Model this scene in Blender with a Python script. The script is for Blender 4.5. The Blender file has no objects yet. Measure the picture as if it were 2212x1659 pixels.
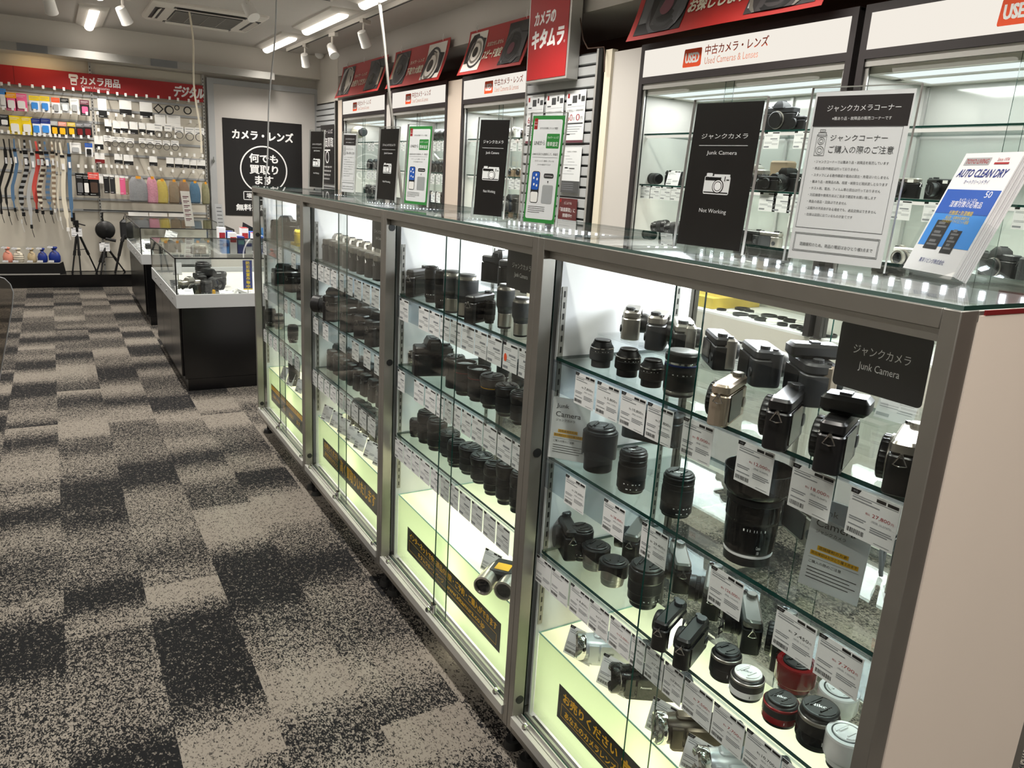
import bpy, math, random
from mathutils import Vector, Matrix

sc = bpy.context.scene
COL = sc.collection
random.seed(7)

# ------------------------------------------------------------------ camera
cam = bpy.data.cameras.new('camera')
cam_ob = bpy.data.objects.new('camera', cam)
COL.objects.link(cam_ob)
cam.sensor_fit = 'HORIZONTAL'
cam.sensor_width = 36.0
cam.lens = 27.0824
cam.clip_start = 0.02
cam.clip_end = 60
cam_ob.matrix_world = Matrix(((0.864669, 0.079774, -0.495967, -0.860831), (-0.498964, 0.250699, -0.829569, -0.478639), (0.05816, 0.964773, 0.256576, 1.396501), (0, 0, 0, 1)))
sc.camera = cam_ob

# ------------------------------------------------------------------ view, world, light paths
sc.view_settings.view_transform = 'Standard'
sc.view_settings.look = 'None'
sc.view_settings.gamma = 1.0
sc.view_settings.use_curve_mapping = False
sc.view_settings.exposure = 0.0
cy = sc.cycles
cy.max_bounces = 8
cy.diffuse_bounces = 3
cy.glossy_bounces = 4
cy.transmission_bounces = 4
cy.transparent_max_bounces = 36
cy.caustics_reflective = False
cy.caustics_refractive = False
cy.sample_clamp_indirect = 4.0
cy.use_adaptive_sampling = True
cy.adaptive_threshold = 0.025
cy.sample_clamp_direct = 0.0
world = bpy.data.worlds.new('world')
sc.world = world
world.use_nodes = True
world.node_tree.nodes['Background'].inputs[0].default_value = (0.9, 0.95, 1.0, 1)
world.node_tree.nodes['Background'].inputs[1].default_value = 0.05

CEIL_W = 27.0      # watts of one recessed ceiling light
LED_W = 6.5        # watts of the tape in one showcase
BOX_W = 1.9        # watts of the tube in one light box
CAB_W = 9.0        # watts of a wall cabinet's ceiling panel
SPOT_W = 22.0


def lin(h):
    h = h.lstrip('#')
    o = []
    for i in (0, 2, 4):
        c = int(h[i:i + 2], 16) / 255
        o.append(c / 12.92 if c <= 0.04045 else ((c + 0.055) / 1.055) ** 2.4)
    return (o[0], o[1], o[2], 1.0)


def area(name, loc, sx, sy, watts, col, direction=(0, 0, -1), parent=None, spread=3.14159):
    d = bpy.data.lights.new(name, 'AREA')
    d.shape = 'RECTANGLE'
    d.size, d.size_y, d.energy, d.color, d.spread = sx, sy, watts, col, spread
    o = bpy.data.objects.new(name, d)
    COL.objects.link(o)
    z = -Vector(direction).normalized()
    x = Vector((1, 0, 0)) if abs(z.x) < 0.9 else Vector((0, 1, 0))
    y = z.cross(x).normalized()
    x = y.cross(z)
    o.matrix_world = Matrix(((x.x, y.x, z.x, loc[0]), (x.y, y.y, z.y, loc[1]), (x.z, y.z, z.z, loc[2]), (0, 0, 0, 1)))
    return o


# ------------------------------------------------------------------ materials
MATS = {}


def mat(n, h='808080', r=0.5, me=0.0, em=0.0, emc=None, noise=0.0, nscale=30.0, spec=0.5, coat=0.0, bump=0.0):
    if n in MATS:
        return MATS[n]
    m = bpy.data.materials.new(n)
    m.use_nodes = True
    t = m.node_tree
    p = t.nodes['Principled BSDF']
    p.inputs['Base Color'].default_value = lin(h)
    p.inputs['Roughness'].default_value = r
    p.inputs['Metallic'].default_value = me
    p.inputs['Specular IOR Level'].default_value = spec
    p.inputs['Coat Weight'].default_value = coat
    if em:
        p.inputs['Emission Color'].default_value = lin(emc or h)
        p.inputs['Emission Strength'].default_value = em
    if noise or bump:
        tc = t.nodes.new('ShaderNodeTexCoord')
        nz = t.nodes.new('ShaderNodeTexNoise')
        nz.inputs['Scale'].default_value = nscale
        nz.inputs['Detail'].default_value = 3
        t.links.new(tc.outputs['Object'], nz.inputs['Vector'])
        if noise:
            mx = t.nodes.new('ShaderNodeMix')
            mx.data_type = 'RGBA'
            c = lin(h)
            mx.inputs[6].default_value = tuple(v * (1 - noise) for v in c[:3]) + (1,)
            mx.inputs[7].default_value = tuple(min(1, v * (1 + noise)) for v in c[:3]) + (1,)
            t.links.new(nz.outputs['Fac'], mx.inputs[0])
            t.links.new(mx.outputs[2], p.inputs['Base Color'])
        if bump:
            b = t.nodes.new('ShaderNodeBump')
            b.inputs['Strength'].default_value = bump
            b.inputs['Distance'].default_value = 0.002
            t.links.new(nz.outputs['Fac'], b.inputs['Height'])
            t.links.new(b.outputs['Normal'], p.inputs['Normal'])
    MATS[n] = m
    return m


def glass(n, tint='f4faf8', f0=0.04, rough=0.0):
    """A clear pane: see-through with a Schlick mirror part that grows towards grazing angles."""
    if n in MATS:
        return MATS[n]
    m = bpy.data.materials.new(n)
    m.use_nodes = True
    t = m.node_tree
    t.nodes.remove(t.nodes['Principled BSDF'])
    out = t.nodes['Material Output']
    tr = t.nodes.new('ShaderNodeBsdfTransparent')
    tr.inputs[0].default_value = lin(tint)
    gl = t.nodes.new('ShaderNodeBsdfGlossy')
    gl.inputs['Roughness'].default_value = rough
    lw = t.nodes.new('ShaderNodeLayerWeight')
    lw.inputs[0].default_value = 0.5
    pw = t.nodes.new('ShaderNodeMath'); pw.operation = 'POWER'; pw.inputs[1].default_value = 5.0
    ml = t.nodes.new('ShaderNodeMath'); ml.operation = 'MULTIPLY_ADD'
    ml.inputs[1].default_value = 0.75
    ml.inputs[2].default_value = f0
    mx = t.nodes.new('ShaderNodeMixShader')
    t.links.new(lw.outputs['Facing'], pw.inputs[0])
    t.links.new(pw.outputs[0], ml.inputs[0])
    t.links.new(ml.outputs[0], mx.inputs[0])
    t.links.new(tr.outputs[0], mx.inputs[1])
    t.links.new(gl.outputs[0], mx.inputs[2])
    t.links.new(mx.outputs[0], out.inputs[0])
    MATS[n] = m
    return m


def acrylic_lit(n, h, tr=0.75):
    """Milky acrylic that lets the tube behind it shine through."""
    m = bpy.data.materials.new(n)
    m.use_nodes = True
    t = m.node_tree
    t.nodes.remove(t.nodes['Principled BSDF'])
    out = t.nodes['Material Output']
    a = t.nodes.new('ShaderNodeBsdfTranslucent'); a.inputs[0].default_value = lin(h)
    b = t.nodes.new('ShaderNodeBsdfDiffuse'); b.inputs[0].default_value = lin(h)
    mx = t.nodes.new('ShaderNodeMixShader'); mx.inputs[0].default_value = tr
    t.links.new(b.outputs[0], mx.inputs[1]); t.links.new(a.outputs[0], mx.inputs[2])
    t.links.new(mx.outputs[0], out.inputs[0])
    MATS[n] = m
    return m


def emis(n, h, s):
    if n not in MATS:
        m = bpy.data.materials.new(n)
        m.use_nodes = True
        t = m.node_tree
        t.nodes.remove(t.nodes['Principled BSDF'])
        e = t.nodes.new('ShaderNodeEmission')
        e.inputs[0].default_value = lin(h); e.inputs[1].default_value = s
        t.links.new(e.outputs[0], t.nodes['Material Output'].inputs[0])
        MATS[n] = m
    return MATS[n]


def carpet():
    m = bpy.data.materials.new('plank_carpet')
    m.use_nodes = True
    t = m.node_tree
    N = t.nodes.new
    L = t.links.new
    p = t.nodes['Principled BSDF']

    def math_(op, a, b=None, c=None):
        n = N('ShaderNodeMath'); n.operation = op
        for i, v in enumerate((a, b, c)):
            if v is None:
                continue
            if isinstance(v, (int, float)):
                n.inputs[i].default_value = v
            else:
                L(v, n.inputs[i])
        return n.outputs[0]
    tc = N('ShaderNodeTexCoord')
    sp = N('ShaderNodeSeparateXYZ'); L(tc.outputs['Object'], sp.inputs[0])
    u = math_('DIVIDE', math_('ADD', sp.outputs[0], 20.0 * 0.2335 + 0.0005), 0.2335)
    col = math_('FLOOR', u)
    wn = N('ShaderNodeTexWhiteNoise'); wn.noise_dimensions = '1D'; L(col, wn.inputs['W'])
    v = math_('ADD', math_('DIVIDE', sp.outputs[1], 0.95), math_('MULTIPLY', wn.outputs['Value'], 7.0))
    row = math_('FLOOR', v)
    fr = math_('FRACT', v)
    cx = N('ShaderNodeCombineXYZ'); L(col, cx.inputs[0]); L(row, cx.inputs[1])
    wt = N('ShaderNodeTexWhiteNoise'); wt.noise_dimensions = '2D'; L(cx.outputs[0], wt.inputs['Vector'])
    # slow light and dark bands along each plank
    band = N('ShaderNodeTexNoise'); band.noise_dimensions = '1D'
    band.inputs['Scale'].default_value = 1.0; band.inputs['Detail'].default_value = 1.0
    L(math_('ADD', math_('MULTIPLY', wt.outputs['Value'], 90.0), math_('MULTIPLY', fr, 1.7)), band.inputs['W'])
    dens = math_('MULTIPLY_ADD', band.outputs['Fac'], 2.3, -.74)
    # cut pile speckle
    mp = N('ShaderNodeMapping'); mp.inputs['Scale'].default_value = (1.0, 0.62, 1.0)
    L(tc.outputs['Object'], mp.inputs[0])
    vo = N('ShaderNodeTexVoronoi'); vo.inputs['Scale'].default_value = 330.0
    L(mp.outputs[0], vo.inputs['Vector'])
    vs = N('ShaderNodeSeparateColor'); L(vo.outputs['Color'], vs.inputs[0])
    big = N('ShaderNodeTexNoise'); big.inputs['Scale'].default_value = 60.0; big.inputs['Detail'].default_value = 2
    L(tc.outputs['Object'], big.inputs['Vector'])
    th = math_('ADD', math_('MULTIPLY', vs.outputs[0], 0.75), math_('MULTIPLY_ADD', big.outputs['Fac'], 0.9, -0.33))
    dens = math_('MINIMUM', math_('MAXIMUM', dens, .10), .78)
    fac = math_('MULTIPLY', math_('SUBTRACT', dens, th), 3.0)
    fac = math_('ADD', fac, 0.5)
    cl = N('ShaderNodeClamp'); L(fac, cl.inputs[0])
    mx = N('ShaderNodeMix'); mx.data_type = 'RGBA'
    mx.inputs[6].default_value = lin('0e0e0f'); mx.inputs[7].default_value = lin('6b655d')
    L(cl.outputs[0], mx.inputs[0])
    L(mx.outputs[2], p.inputs['Base Color'])
    p.inputs['Roughness'].default_value = 0.95
    p.inputs['Specular IOR Level'].default_value = 0.15
    bp = N('ShaderNodeBump'); bp.inputs['Strength'].default_value = 0.35; bp.inputs['Distance'].default_value = 0.003
    L(vs.outputs[1], bp.inputs['Height']); L(bp.outputs[0], p.inputs['Normal'])
    MATS['carpet'] = m
    return m


carpet()
glass('glass', 'fbfdfc')
glass('glass_clear', 'fcfdfd', 0.03)
glass('glass_shelf', 'f6fbf9', 0.045)
glass('glass_door', 'fbfdfc', 0.022)
glass('rail', 'e6eaee', 0.05, 0.08)
glass('smoke_sheet', 'dad6d1', 0.14, 0.05)
acrylic_lit('box_front', 'd3e4ba', 0.6)
acrylic_lit('box_top', 'efecd2', 0.65)
for a in [('black', '141414', .45), ('satin', '121213', .35), ('rubber', '0b0b0c', .7), ('gloss_black', '0b0b0c', .12), ('dark_grey', '232426', .45),
          ('grey', '6f7072', .45), ('mid_grey', '4a4b4d', .45), ('lt_grey', 'a9abac', .4), ('white', 'e6e5e1', .45), ('paper', 'e9e9ea', .6),
          ('white_gloss', 'f0f0f0', .15), ('print_grey', '8d8f94', .7), ('red', 'a31d20', .45), ('red_gloss', '7a0f14', .12), ('orange', 'f0521f', .5),
          ('gold', 'f0b414', .45), ('yellow', 'e8c91c', .45), ('blue', '2256b0', .4), ('navy', '1a2f7d', .4), ('green', '2f8a3c', .45), ('sign_black', '171516', .35),
          ('cream', 'cdbfb1', .45), ('wall_white', 'd2cdc5', .7), ('panel_grey', 'c3bfba', .4), ('laminate', 'ebecee', .35), ('brown', '463226', .6), ('maroon', '5c1219', .4),
          ('edge', '0f3a33', .15), ('edge_front', '4c625d', .2), ('edge_lt', '8fc0b0', .15), ('pink', 'e0608c', .45), ('skin_pink', 'd98f7a', .6), ('beige', 'b9a683', .7), ('tan', '8f7a63', .7),
          ('olive', '77704d', .7), ('steel_blue', '4a6a8a', .7), ('coral', 'd9544a', .6), ('felt_grey', '8b8a8c', .8), ('mustard', 'c7ad45', .7), ('ivory', 'd8d0bd', .6),
          ('amber', 'f0a020', .4), ('sky', '3f8fe0', .4), ('teal', '6aa5a5', .5), ('plum', '6b3b46', .6), ('dark_red', '6e1417', .4), ('lettering_white', 'f5f5f5', .6), ('header_dark', '2b2627', .5)]:
    mat(*a)
mat('steel', '93908a', .36, .8, noise=.10, nscale=18, bump=.04)
mat('alu', 'bdbcb8', .35, .55)
mat('alu_dull', '9a9893', .5, .6)
mat('chrome', 'd8d8d8', .08, 1.0)
mat('silver', 'b9b4ac', .28, .9)
mat('champagne', 'bcae9c', .3, .8)
mat('gunmetal', '5a5b5e', .3, .8)
mat('lens_glass', '0a0d12', .03, 0, coat=1.0)
mat('mirror_back', 'b9b9b3', .10, .2)
mat('counter_black', '070708', .22)
mat('side_panel', 'e0d3c6', .45, noise=.03, nscale=4)
mat('ceiling_paint', 'bdb8b2', .85, noise=.02, nscale=6)
mat('wall_paint', 'cfcac1', .8, noise=.02, nscale=5)
mat('peg_panel', 'cfc9bb', .6, noise=.02, nscale=9)
mat('brown_wall', '6b4f3e', .6)
mat('granite', '6f7069', .35, noise=.5, nscale=120)
mat('banner_red', '9c1a15', .5, noise=.05, nscale=5)
emis('tube', 'fff6ea', 5.0)
emis('led', 'f4f8ff', 14.0)
emis('cab_panel', 'eaf2f1', 1.2)
emis('sign_lit', 'f6efe4', 0.98)
emis('spot_face', 'ffd9a0', 6.0)


# ------------------------------------------------------------------ shape building
def FR(o, right, up):
    """Frame with X = right, Y = up, Z = out of the face."""
    r = Vector(right).normalized(); u = Vector(up).normalized(); n = r.cross(u).normalized()
    return Matrix(((r.x, u.x, n.x, o[0]), (r.y, u.y, n.y, o[1]), (r.z, u.z, n.z, o[2]), (0, 0, 0, 1)))


TXT = {}


def text_mesh(s, bold):
    k = (s, bold)
    if k not in TXT:
        cu = bpy.data.curves.new('lettering', 'FONT')
        cu.body = s
        cu.size = 1.0
        cu.resolution_u = 2
        cu.offset = bold
        cu.align_x = 'LEFT'
        ob = bpy.data.objects.new('lettering', cu)
        me = ob.to_mesh()
        vs = [(v.co.x, v.co.y) for v in me.vertices]
        fs = [tuple(p.vertices) for p in me.polygons]
        ob.to_mesh_clear()
        bpy.data.objects.remove(ob)
        bpy.data.curves.remove(cu)
        if not vs:
            vs = [(0, 0), (1, 0), (1, 1)]; fs = [(0, 1, 2)]
        xs = [v[0] for v in vs]; ys = [v[1] for v in vs]
        TXT[k] = (vs, fs, min(xs), min(ys), max(max(xs) - min(xs), 1e-4), max(max(ys) - min(ys), 1e-4))
    return TXT[k]


class G:
    """Collects shapes and links them as ONE mesh object."""

    def __init__(s, T=None):
        s.v, s.f, s.mi = [], [], []
        s.T = T or Matrix.Identity(4)

    def add(s, vs, fs, m=0):
        b = len(s.v)
        T = s.T
        s.v += [tuple(T @ Vector(v)) for v in vs]
        s.f += [tuple(b + i for i in f) for f in fs]
        s.mi += [m] * len(fs) if isinstance(m, int) else list(m)
        return s

    def box(s, x0, x1, y0, y1, z0, z1, m=0):
        return s.add([(x0, y0, z0), (x1, y0, z0), (x1, y1, z0), (x0, y1, z0), (x0, y0, z1), (x1, y0, z1), (x1, y1, z1), (x0, y1, z1)],
                     [(3, 2, 1, 0), (4, 5, 6, 7), (0, 1, 5, 4), (1, 2, 6, 5), (2, 3, 7, 6), (3, 0, 4, 7)], m)

    def quad(s, a, b, c, d, m=0):
        return s.add([a, b, c, d], [(0, 1, 2, 3)], m)

    def rect(s, x0, x1, y0, y1, z=0.0, m=0):
        return s.quad((x0, y0, z), (x1, y0, z), (x1, y1, z), (x0, y1, z), m)

    def poly(s, pts, z=0.0, m=0):
        return s.add([(p[0], p[1], z) for p in pts], [tuple(range(len(pts)))], m)

    def ext(s, pts, z0, z1, m=0):
        """Prism: outline pts (counter-clockwise) in XY from z0 to z1."""
        n = len(pts)
        vs = [(p[0], p[1], z0) for p in pts] + [(p[0], p[1], z1) for p in pts]
        fs = [tuple(reversed(range(n))), tuple(range(n, 2 * n))] + [(i, (i + 1) % n, n + (i + 1) % n, n + i) for i in range(n)]
        return s.add(vs, fs, m)

    def loft(s, rings, m=0, cap=True):
        """Rings of equally many (x, y, z) points joined in order."""
        n = len(rings[0])
        vs = [p for r in rings for p in r]
        fs = []
        for k in range(len(rings) - 1):
            fs += [(k * n + i, k * n + (i + 1) % n, (k + 1) * n + (i + 1) % n, (k + 1) * n + i) for i in range(n)]
        if cap:
            fs += [tuple(reversed(range(n))), tuple(range((len(rings) - 1) * n, len(rings) * n))]
        return s.add(vs, fs, m)

    def lathe(s, prof, n=32, m=0, rib=0.0, c=(0, 0, 0)):
        """Revolve (r, z) pairs about Z."""
        rings = []
        for r, z in prof:
            rings.append([(c[0] + r * (1 - (rib if i % 2 else 0)) * math.cos(2 * math.pi * i / n), c[1] + r * (1 - (rib if i % 2 else 0)) * math.sin(2 * math.pi * i / n), c[2] + z) for i in range(n)])
        return s.loft(rings, m)

    def cyl(s, a, b, r, r2=None, n=14, m=0):
        a, b = Vector(a), Vector(b)
        z = (b - a).normalized()
        x = z.orthogonal().normalized()
        y = z.cross(x)
        r2 = r if r2 is None else r2
        R = [[tuple(o + (x * math.cos(2 * math.pi * i / n) + y * math.sin(2 * math.pi * i / n)) * q) for i in range(n)] for o, q in ((a, r), (b, r2))]
        return s.loft(R, m)

    def tube(s, path, r, n=8, m=0):
        P = [Vector(p) for p in path]
        rings = []
        x = None
        for i, p in enumerate(P):
            d = (P[min(i + 1, len(P) - 1)] - P[max(i - 1, 0)]).normalized()
            x = d.orthogonal().normalized() if x is None else (x - d * x.dot(d)).normalized()
            y = d.cross(x)
            rings.append([tuple(p + (x * math.cos(2 * math.pi * k / n) + y * math.sin(2 * math.pi * k / n)) * r) for k in range(n)])
        return s.loft(rings, m)

    def rr(s, x0, x1, y0, y1, rad, n=4):
        pts = []
        for cx, cy_, a0 in ((x1 - rad, y0 + rad, -90), (x1 - rad, y1 - rad, 0), (x0 + rad, y1 - rad, 90), (x0 + rad, y0 + rad, 180)):
            for i in range(n + 1):
                a = math.radians(a0 + 90 * i / n)
                pts.append((cx + rad * math.cos(a), cy_ + rad * math.sin(a)))
        return pts

    def rbox(s, x0, x1, y0, y1, z0, z1, rad, m=0, top=0.0):
        """Box with rounded upright edges and, if top > 0, an eased top and bottom."""
        if top <= 0:
            return s.ext(s.rr(x0, x1, y0, y1, rad), z0, z1, m)
        a = s.rr(x0 + top, x1 - top, y0 + top, y1 - top, max(rad - top, rad * .4)); b = s.rr(x0, x1, y0, y1, rad)
        return s.loft([[(p[0], p[1], z0) for p in a], [(p[0], p[1], z0 + top) for p in b], [(p[0], p[1], z1 - top) for p in b], [(p[0], p[1], z1) for p in a]], m)

    def text(s, t, x, y, h, w=None, m=0, z=0.0, bold=0.0, al='l', shear=0.0, fat=0.0):
        """Lettering whose box is h high (and w wide if given); (x, y) is its lower left (l), lower centre (c) or lower right (r)."""
        if fat:      # heavier strokes: the same line set a few times with tiny shifts
            for i, (a, b) in enumerate(((-1, -1), (1, -1), (-1, 1), (1, 1), (-1, 0), (1, 0))):
                s.text(t, x + a * fat * h, y + b * fat * h * .7, h, w, m, z + i * .00002, bold, al, shear)
        vs, fs, mx, my, bw, bh = text_mesh(t, bold)
        sy = h / bh
        sx = (w / bw) if w else sy
        ox = {'l': 0, 'c': -bw * sx / 2, 'r': -bw * sx}[al]
        return s.add([(x + ox + (v[0] - mx) * sx + shear * (v[1] - my) * sy, y + (v[1] - my) * sy, z) for v in vs], fs, m)

    def make(s, name, mats, parent=None, smooth=35, world=True, bev=0.0):
        me = bpy.data.meshes.new(name)
        me.from_pydata(s.v, [], s.f)
        for q in ([mats] if isinstance(mats, str) else mats):
            me.materials.append(MATS[q])
        if len(me.polygons):
            me.polygons.foreach_set('material_index', s.mi)
            if smooth:
                me.polygons.foreach_set('use_smooth', [True] * len(s.f))
                me.set_sharp_from_angle(angle=math.radians(smooth))
        me.update()
        o = bpy.data.objects.new(name, me)
        COL.objects.link(o)
        if parent is not None:
            o.parent = parent
            if world:
                p = parent
                off = Vector((0, 0, 0))
                while p is not None:
                    off += p.location
                    p = p.parent
                o.location = -off
        if bev:
            b = o.modifiers.new('edge', 'BEVEL')
            b.width = bev; b.segments = 2; b.limit_method = 'ANGLE'; b.angle_limit = math.radians(50)
        return o


def tag(o, label, cat, group=None):
    o['label'] = label
    o['category'] = cat
    if group:
        o['group'] = group
    return o


def thing(name, label, cat, loc=(0, 0, 0), rz=0.0, group=None, scale=None):
    o = bpy.data.objects.new(name, None)
    o.empty_display_size = 0.02
    COL.objects.link(o)
    o.location = loc
    o.rotation_euler = (0, 0, rz)
    if scale:
        o.scale = scale
    return tag(o, label, cat, group)


def dup(root, loc, rz=0.0, scale=None, label=None, group=None, rot=None):
    """A copy of a thing with copies of its parts and sub-parts."""
    r = root.copy()
    COL.objects.link(r)
    r.location = loc
    r.rotation_euler = rot if rot else (0, 0, rz)
    if scale:
        r.scale = scale
    if label:
        r['label'] = label
    if group:
        r['group'] = group
    elif 'group' in r:
        del r['group']
    for ch in list(root.children):
        c = ch.copy(); COL.objects.link(c); c.parent = r
        for g in list(ch.children):
            d = g.copy(); COL.objects.link(d); d.parent = c
    return r


USED = set()
PROTO = {}


def place(key, maker, loc, rz=0.0, scale=None, label='', group=None, rot=None):
    """The first of a kind is the one built by maker(); the next ones are copies of it."""
    if key not in PROTO:
        o = PROTO[key] = maker()
        o.location = loc
        o.rotation_euler = rot if rot else (0, 0, rz)
        if scale:
            o.scale = scale
        o['label'] = label
        if group:
            o['group'] = group
        return o
    return dup(PROTO[key], loc, rz, scale, label, group, rot)


def struct(name, g, mats, **k):
    o = g.make(name, mats, **k)
    o['kind'] = 'structure'
    return o


ORD = ['first', 'second', 'third', 'fourth', 'fifth', 'sixth', 'seventh', 'eighth', 'ninth', 'tenth', 'eleventh', 'twelfth', 'thirteenth', 'fourteenth', 'fifteenth', 'sixteenth']
AISLE = ((0, -1, 0), (0, 0, 1))      # right and up of a face looking at the aisle (-x)
FRONT = ((1, 0, 0), (0, 0, 1))       # right and up of a face looking at the viewer's end (-y)

# ------------------------------------------------------------------ the room
XL, XR, YB, YF, ZC = -4.2, 2.75, -3.0, 9.30, 2.66
struct('floor', G().box(XL, XR, YB, YF + .1, -.05, 0), 'carpet')
struct('ceiling', G().box(XL, XR, YB, YF + .1, ZC, ZC + .05), 'ceiling_paint')
struct('wall_far', G().box(XL, XR, YF, YF + .1, 0, ZC), 'wall_paint')
struct('wall_left', G().box(XL - .1, XL, YB, YF + .1, 0, ZC), 'wall_paint')
struct('wall_back', G().box(XL, XR, YB - .1, YB, 0, ZC), 'wall_paint')
struct('wall_right', G().box(2.62, XR, YB, YF, 0, ZC), 'brown_wall')
# soffit above the wall cabinets, with the recess under it
struct('trim_soffit', G().box(1.99, 2.62, YB, 8.45, 2.385, ZC), 'ceiling_paint')
struct('trim_corner_pier', G().box(1.985, 2.62, 8.45, YF, 2.13, ZC), 'wall_paint')
# lowered beam and lamp pelmet over the far wall
struct('trim_far_beam', G().box(XL, 1.985, 9.12, YF, 2.40, ZC), 'wall_paint')
g = G()
g.box(XL, 1.42, 8.98, 9.12, 2.385, 2.40)
g.box(XL, 1.42, 8.975, 8.985, 2.325, 2.40)
struct('trim_pelmet', g, 'alu_dull')
for i, x in enumerate((-1.9, -.92, .27)):
    struct('trim_pelmet_joint', G().box(x - .13, x + .13, 8.970, 8.975, 2.328, 2.397), 'grey')
# white sliding door beside the pegboard, in its grey frame
g = G()
g.box(.73, .80, 9.22, YF, 0, 2.30); g.box(.80, 1.985, 9.24, YF, 2.24, 2.30); g.box(1.955, 1.985, 9.24, YF, 0, 2.24)
struct('door_frame', g, 'lt_grey')
d = G().box(.80, 1.955, 9.255, YF, .02, 2.24)
d = struct('door_1', d, 'panel_grey')
G().cyl((.765, 9.20, 1.40), (.765, 9.24, 1.40), .016).box(.76, .77, 9.19, 9.20, 1.385, 1.445).make('door_handle', 'chrome', d)
G().rbox(1.935, 1.95, 9.235, 9.255, 1.36, 1.46, .004).make('door_pull', 'dark_grey', d)

# ------------------------------------------------------------------ ceiling lights
def make_light():
    r = thing('ceiling_light', '', 'ceiling light')
    g = G()
    # tray: four sloping sides of a shallow housing seen from below
    o, i = (-.125, .125, -.61, .61), (-.045, .045, -.56, .56)
    a = [(o[0], o[2], 0), (o[1], o[2], 0), (o[1], o[3], 0), (o[0], o[3], 0)]
    b = [(o[0] + .008, o[2] + .008, -.012), (o[1] - .008, o[2] + .008, -.012), (o[1] - .008, o[3] - .008, -.012), (o[0] + .008, o[3] - .008, -.012)]
    c = [(i[0], i[2], -.035), (i[1], i[2], -.035), (i[1], i[3], -.035), (i[0], i[3], -.035)]
    g.loft([[*a], [*b], [*c]])
    g.make('light_housing', 'wall_white', r, world=False)
    g = G()
    n = 10
    rings = [[(.042 * math.cos(math.pi + math.pi * k / n), y, -.034 + .036 * math.sin(math.pi + math.pi * k / n)) for k in range(n + 1)] for y in (-.555, .555)]
    g.loft(rings)
    g.make('light_diffuser', 'tube', r, world=False)
    return r


def ceil_light(x, y, label, group=None):
    r = place('ceil', make_light, (x, y, ZC), 0, None, label, group)
    area('ceiling_tube_light', (x, y - .06, ZC - .085), .09, .95, CEIL_W, (1.0, .95, .88), spread=2.2)


ceil_light(1.325, 8.37, 'recessed ceiling light with glowing tube, farthest of the row beside the track rail')
ceil_light(1.325, 6.78, 'recessed ceiling light with glowing tube, second from the far wall beside the track rail')
ceil_light(1.325, 5.19, 'recessed ceiling light at the top edge of the photo, cut off, above the track rail')
ceil_light(-.41, 8.43, 'recessed ceiling light with glowing tube, left of the air conditioner')
ceil_light(-.41, 6.55, 'ceiling light cut off by the top edge, nearer than that beside the air conditioner')
for x, y in ((1.325, 3.6), (1.325, 2.0), (1.325, .4), (-.41, 4.9), (-.41, 3.2), (-.41, 1.5), (-.41, -.4), (-2.2, 8.0), (-2.2, 6.0), (-2.2, 4.0), (-2.2, 2.0), (-2.2, 0), (1.325, -1.3)):
    ceil_light(x, y, 'recessed ceiling light overhead, above the top edge of the photo', 'recessed ceiling lights above the frame')

# ceiling cassette air conditioner
r = thing('air_conditioner', 'white ceiling cassette air conditioner with dark grille', 'air conditioner', (.45, 7.51, ZC))
G().loft([G().rr(-.475, .475, -.475, .475, .03) and [(p[0], p[1], z) for p in G().rr(-.475 + e, .475 - e, -.475 + e, .475 - e, .03)] for z, e in ((0, 0), (-.018, .004), (-.035, .03))]).make('cover_panel', 'wall_white', r, world=False)
for k in range(4):
    T = Matrix.Rotation(k * math.pi / 2, 4, 'Z')
    G(T).box(-.30, .30, -.435, -.36, -.0375, -.034).make('air_outlet', 'black', r, world=False)
    G(T @ Matrix.Translation((0, -.39, -.04)) @ Matrix.Rotation(.5, 4, 'X')).box(-.28, .28, -.024, .02, -.002, .002).make('air_flap', 'wall_white', r, world=False)
g = G().box(-.28, .28, -.28, .28, -.040, -.034)
for i in range(27):
    y = -.27 + i * .0208
    g.box(-.275, .275, y, y + .006, -.046, -.040, 1)
for i in range(5):
    g.box(-.275 + i * .1365, -.269 + i * .1365, -.275, .275, -.047, -.040, 1)
g.make('intake_grille', ['dark_grey', 'alu_dull'], r, world=False)

# track rail and spotlights
o = G().box(1.52, 1.555, 4.6, 8.84, 2.625, ZC).box(1.53, 1.545, 4.62, 8.82, 2.622, 2.626, 1).make('track_rail', ['wall_white', 'black'])
tag(o, 'white lighting track rail on the ceiling beside the tube lights', 'track rail')
o = G().box(-1.1, -.02, 6.84, 6.88, 2.625, ZC).box(-1.08, -.04, 6.853, 6.868, 2.622, 2.626, 1).make('track_rail', ['wall_white', 'black'])
tag(o, 'short white lighting track rail left of the air conditioner', 'track rail')
o = G().box(.2, 1.1, 5.78, 5.82, 2.625, ZC).box(.22, 1.08, 5.793, 5.808, 2.622, 2.626, 1).make('track_rail', ['wall_white', 'black'])
tag(o, 'white lighting track rail above the top edge, carrying the lit spotlight by the air conditioner', 'track rail')


def make_spot():
    r = thing('spotlight', '', 'spotlight')
    G().box(-.018, .018, -.06, .06, -.035, 0).make('track_adapter', 'wall_white', r, world=False, bev=.003)
    G().cyl((0, .02, -.035), (0, .02, -.12), .011).cyl((-.03, .02, -.115), (.03, .02, -.115), .007).make('spot_arm', 'wall_white', r, world=False)
    T = Matrix.Translation((0, .02, -.15)) @ Matrix.Rotation(math.radians(-38), 4, 'X')
    h = G(T).lathe([(.02, .06), (.036, .055), (.040, .02), (.044, -.05), (.047, -.07), (.040, -.072)], 20).make('spot_head', 'white', r, world=False)
    G(T).lathe([(.0, -.066), (.038, -.066), (.038, -.0715), (0, -.0715)], 20).make('spot_lens', 'spot_face', h, world=False)
    return r


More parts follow.
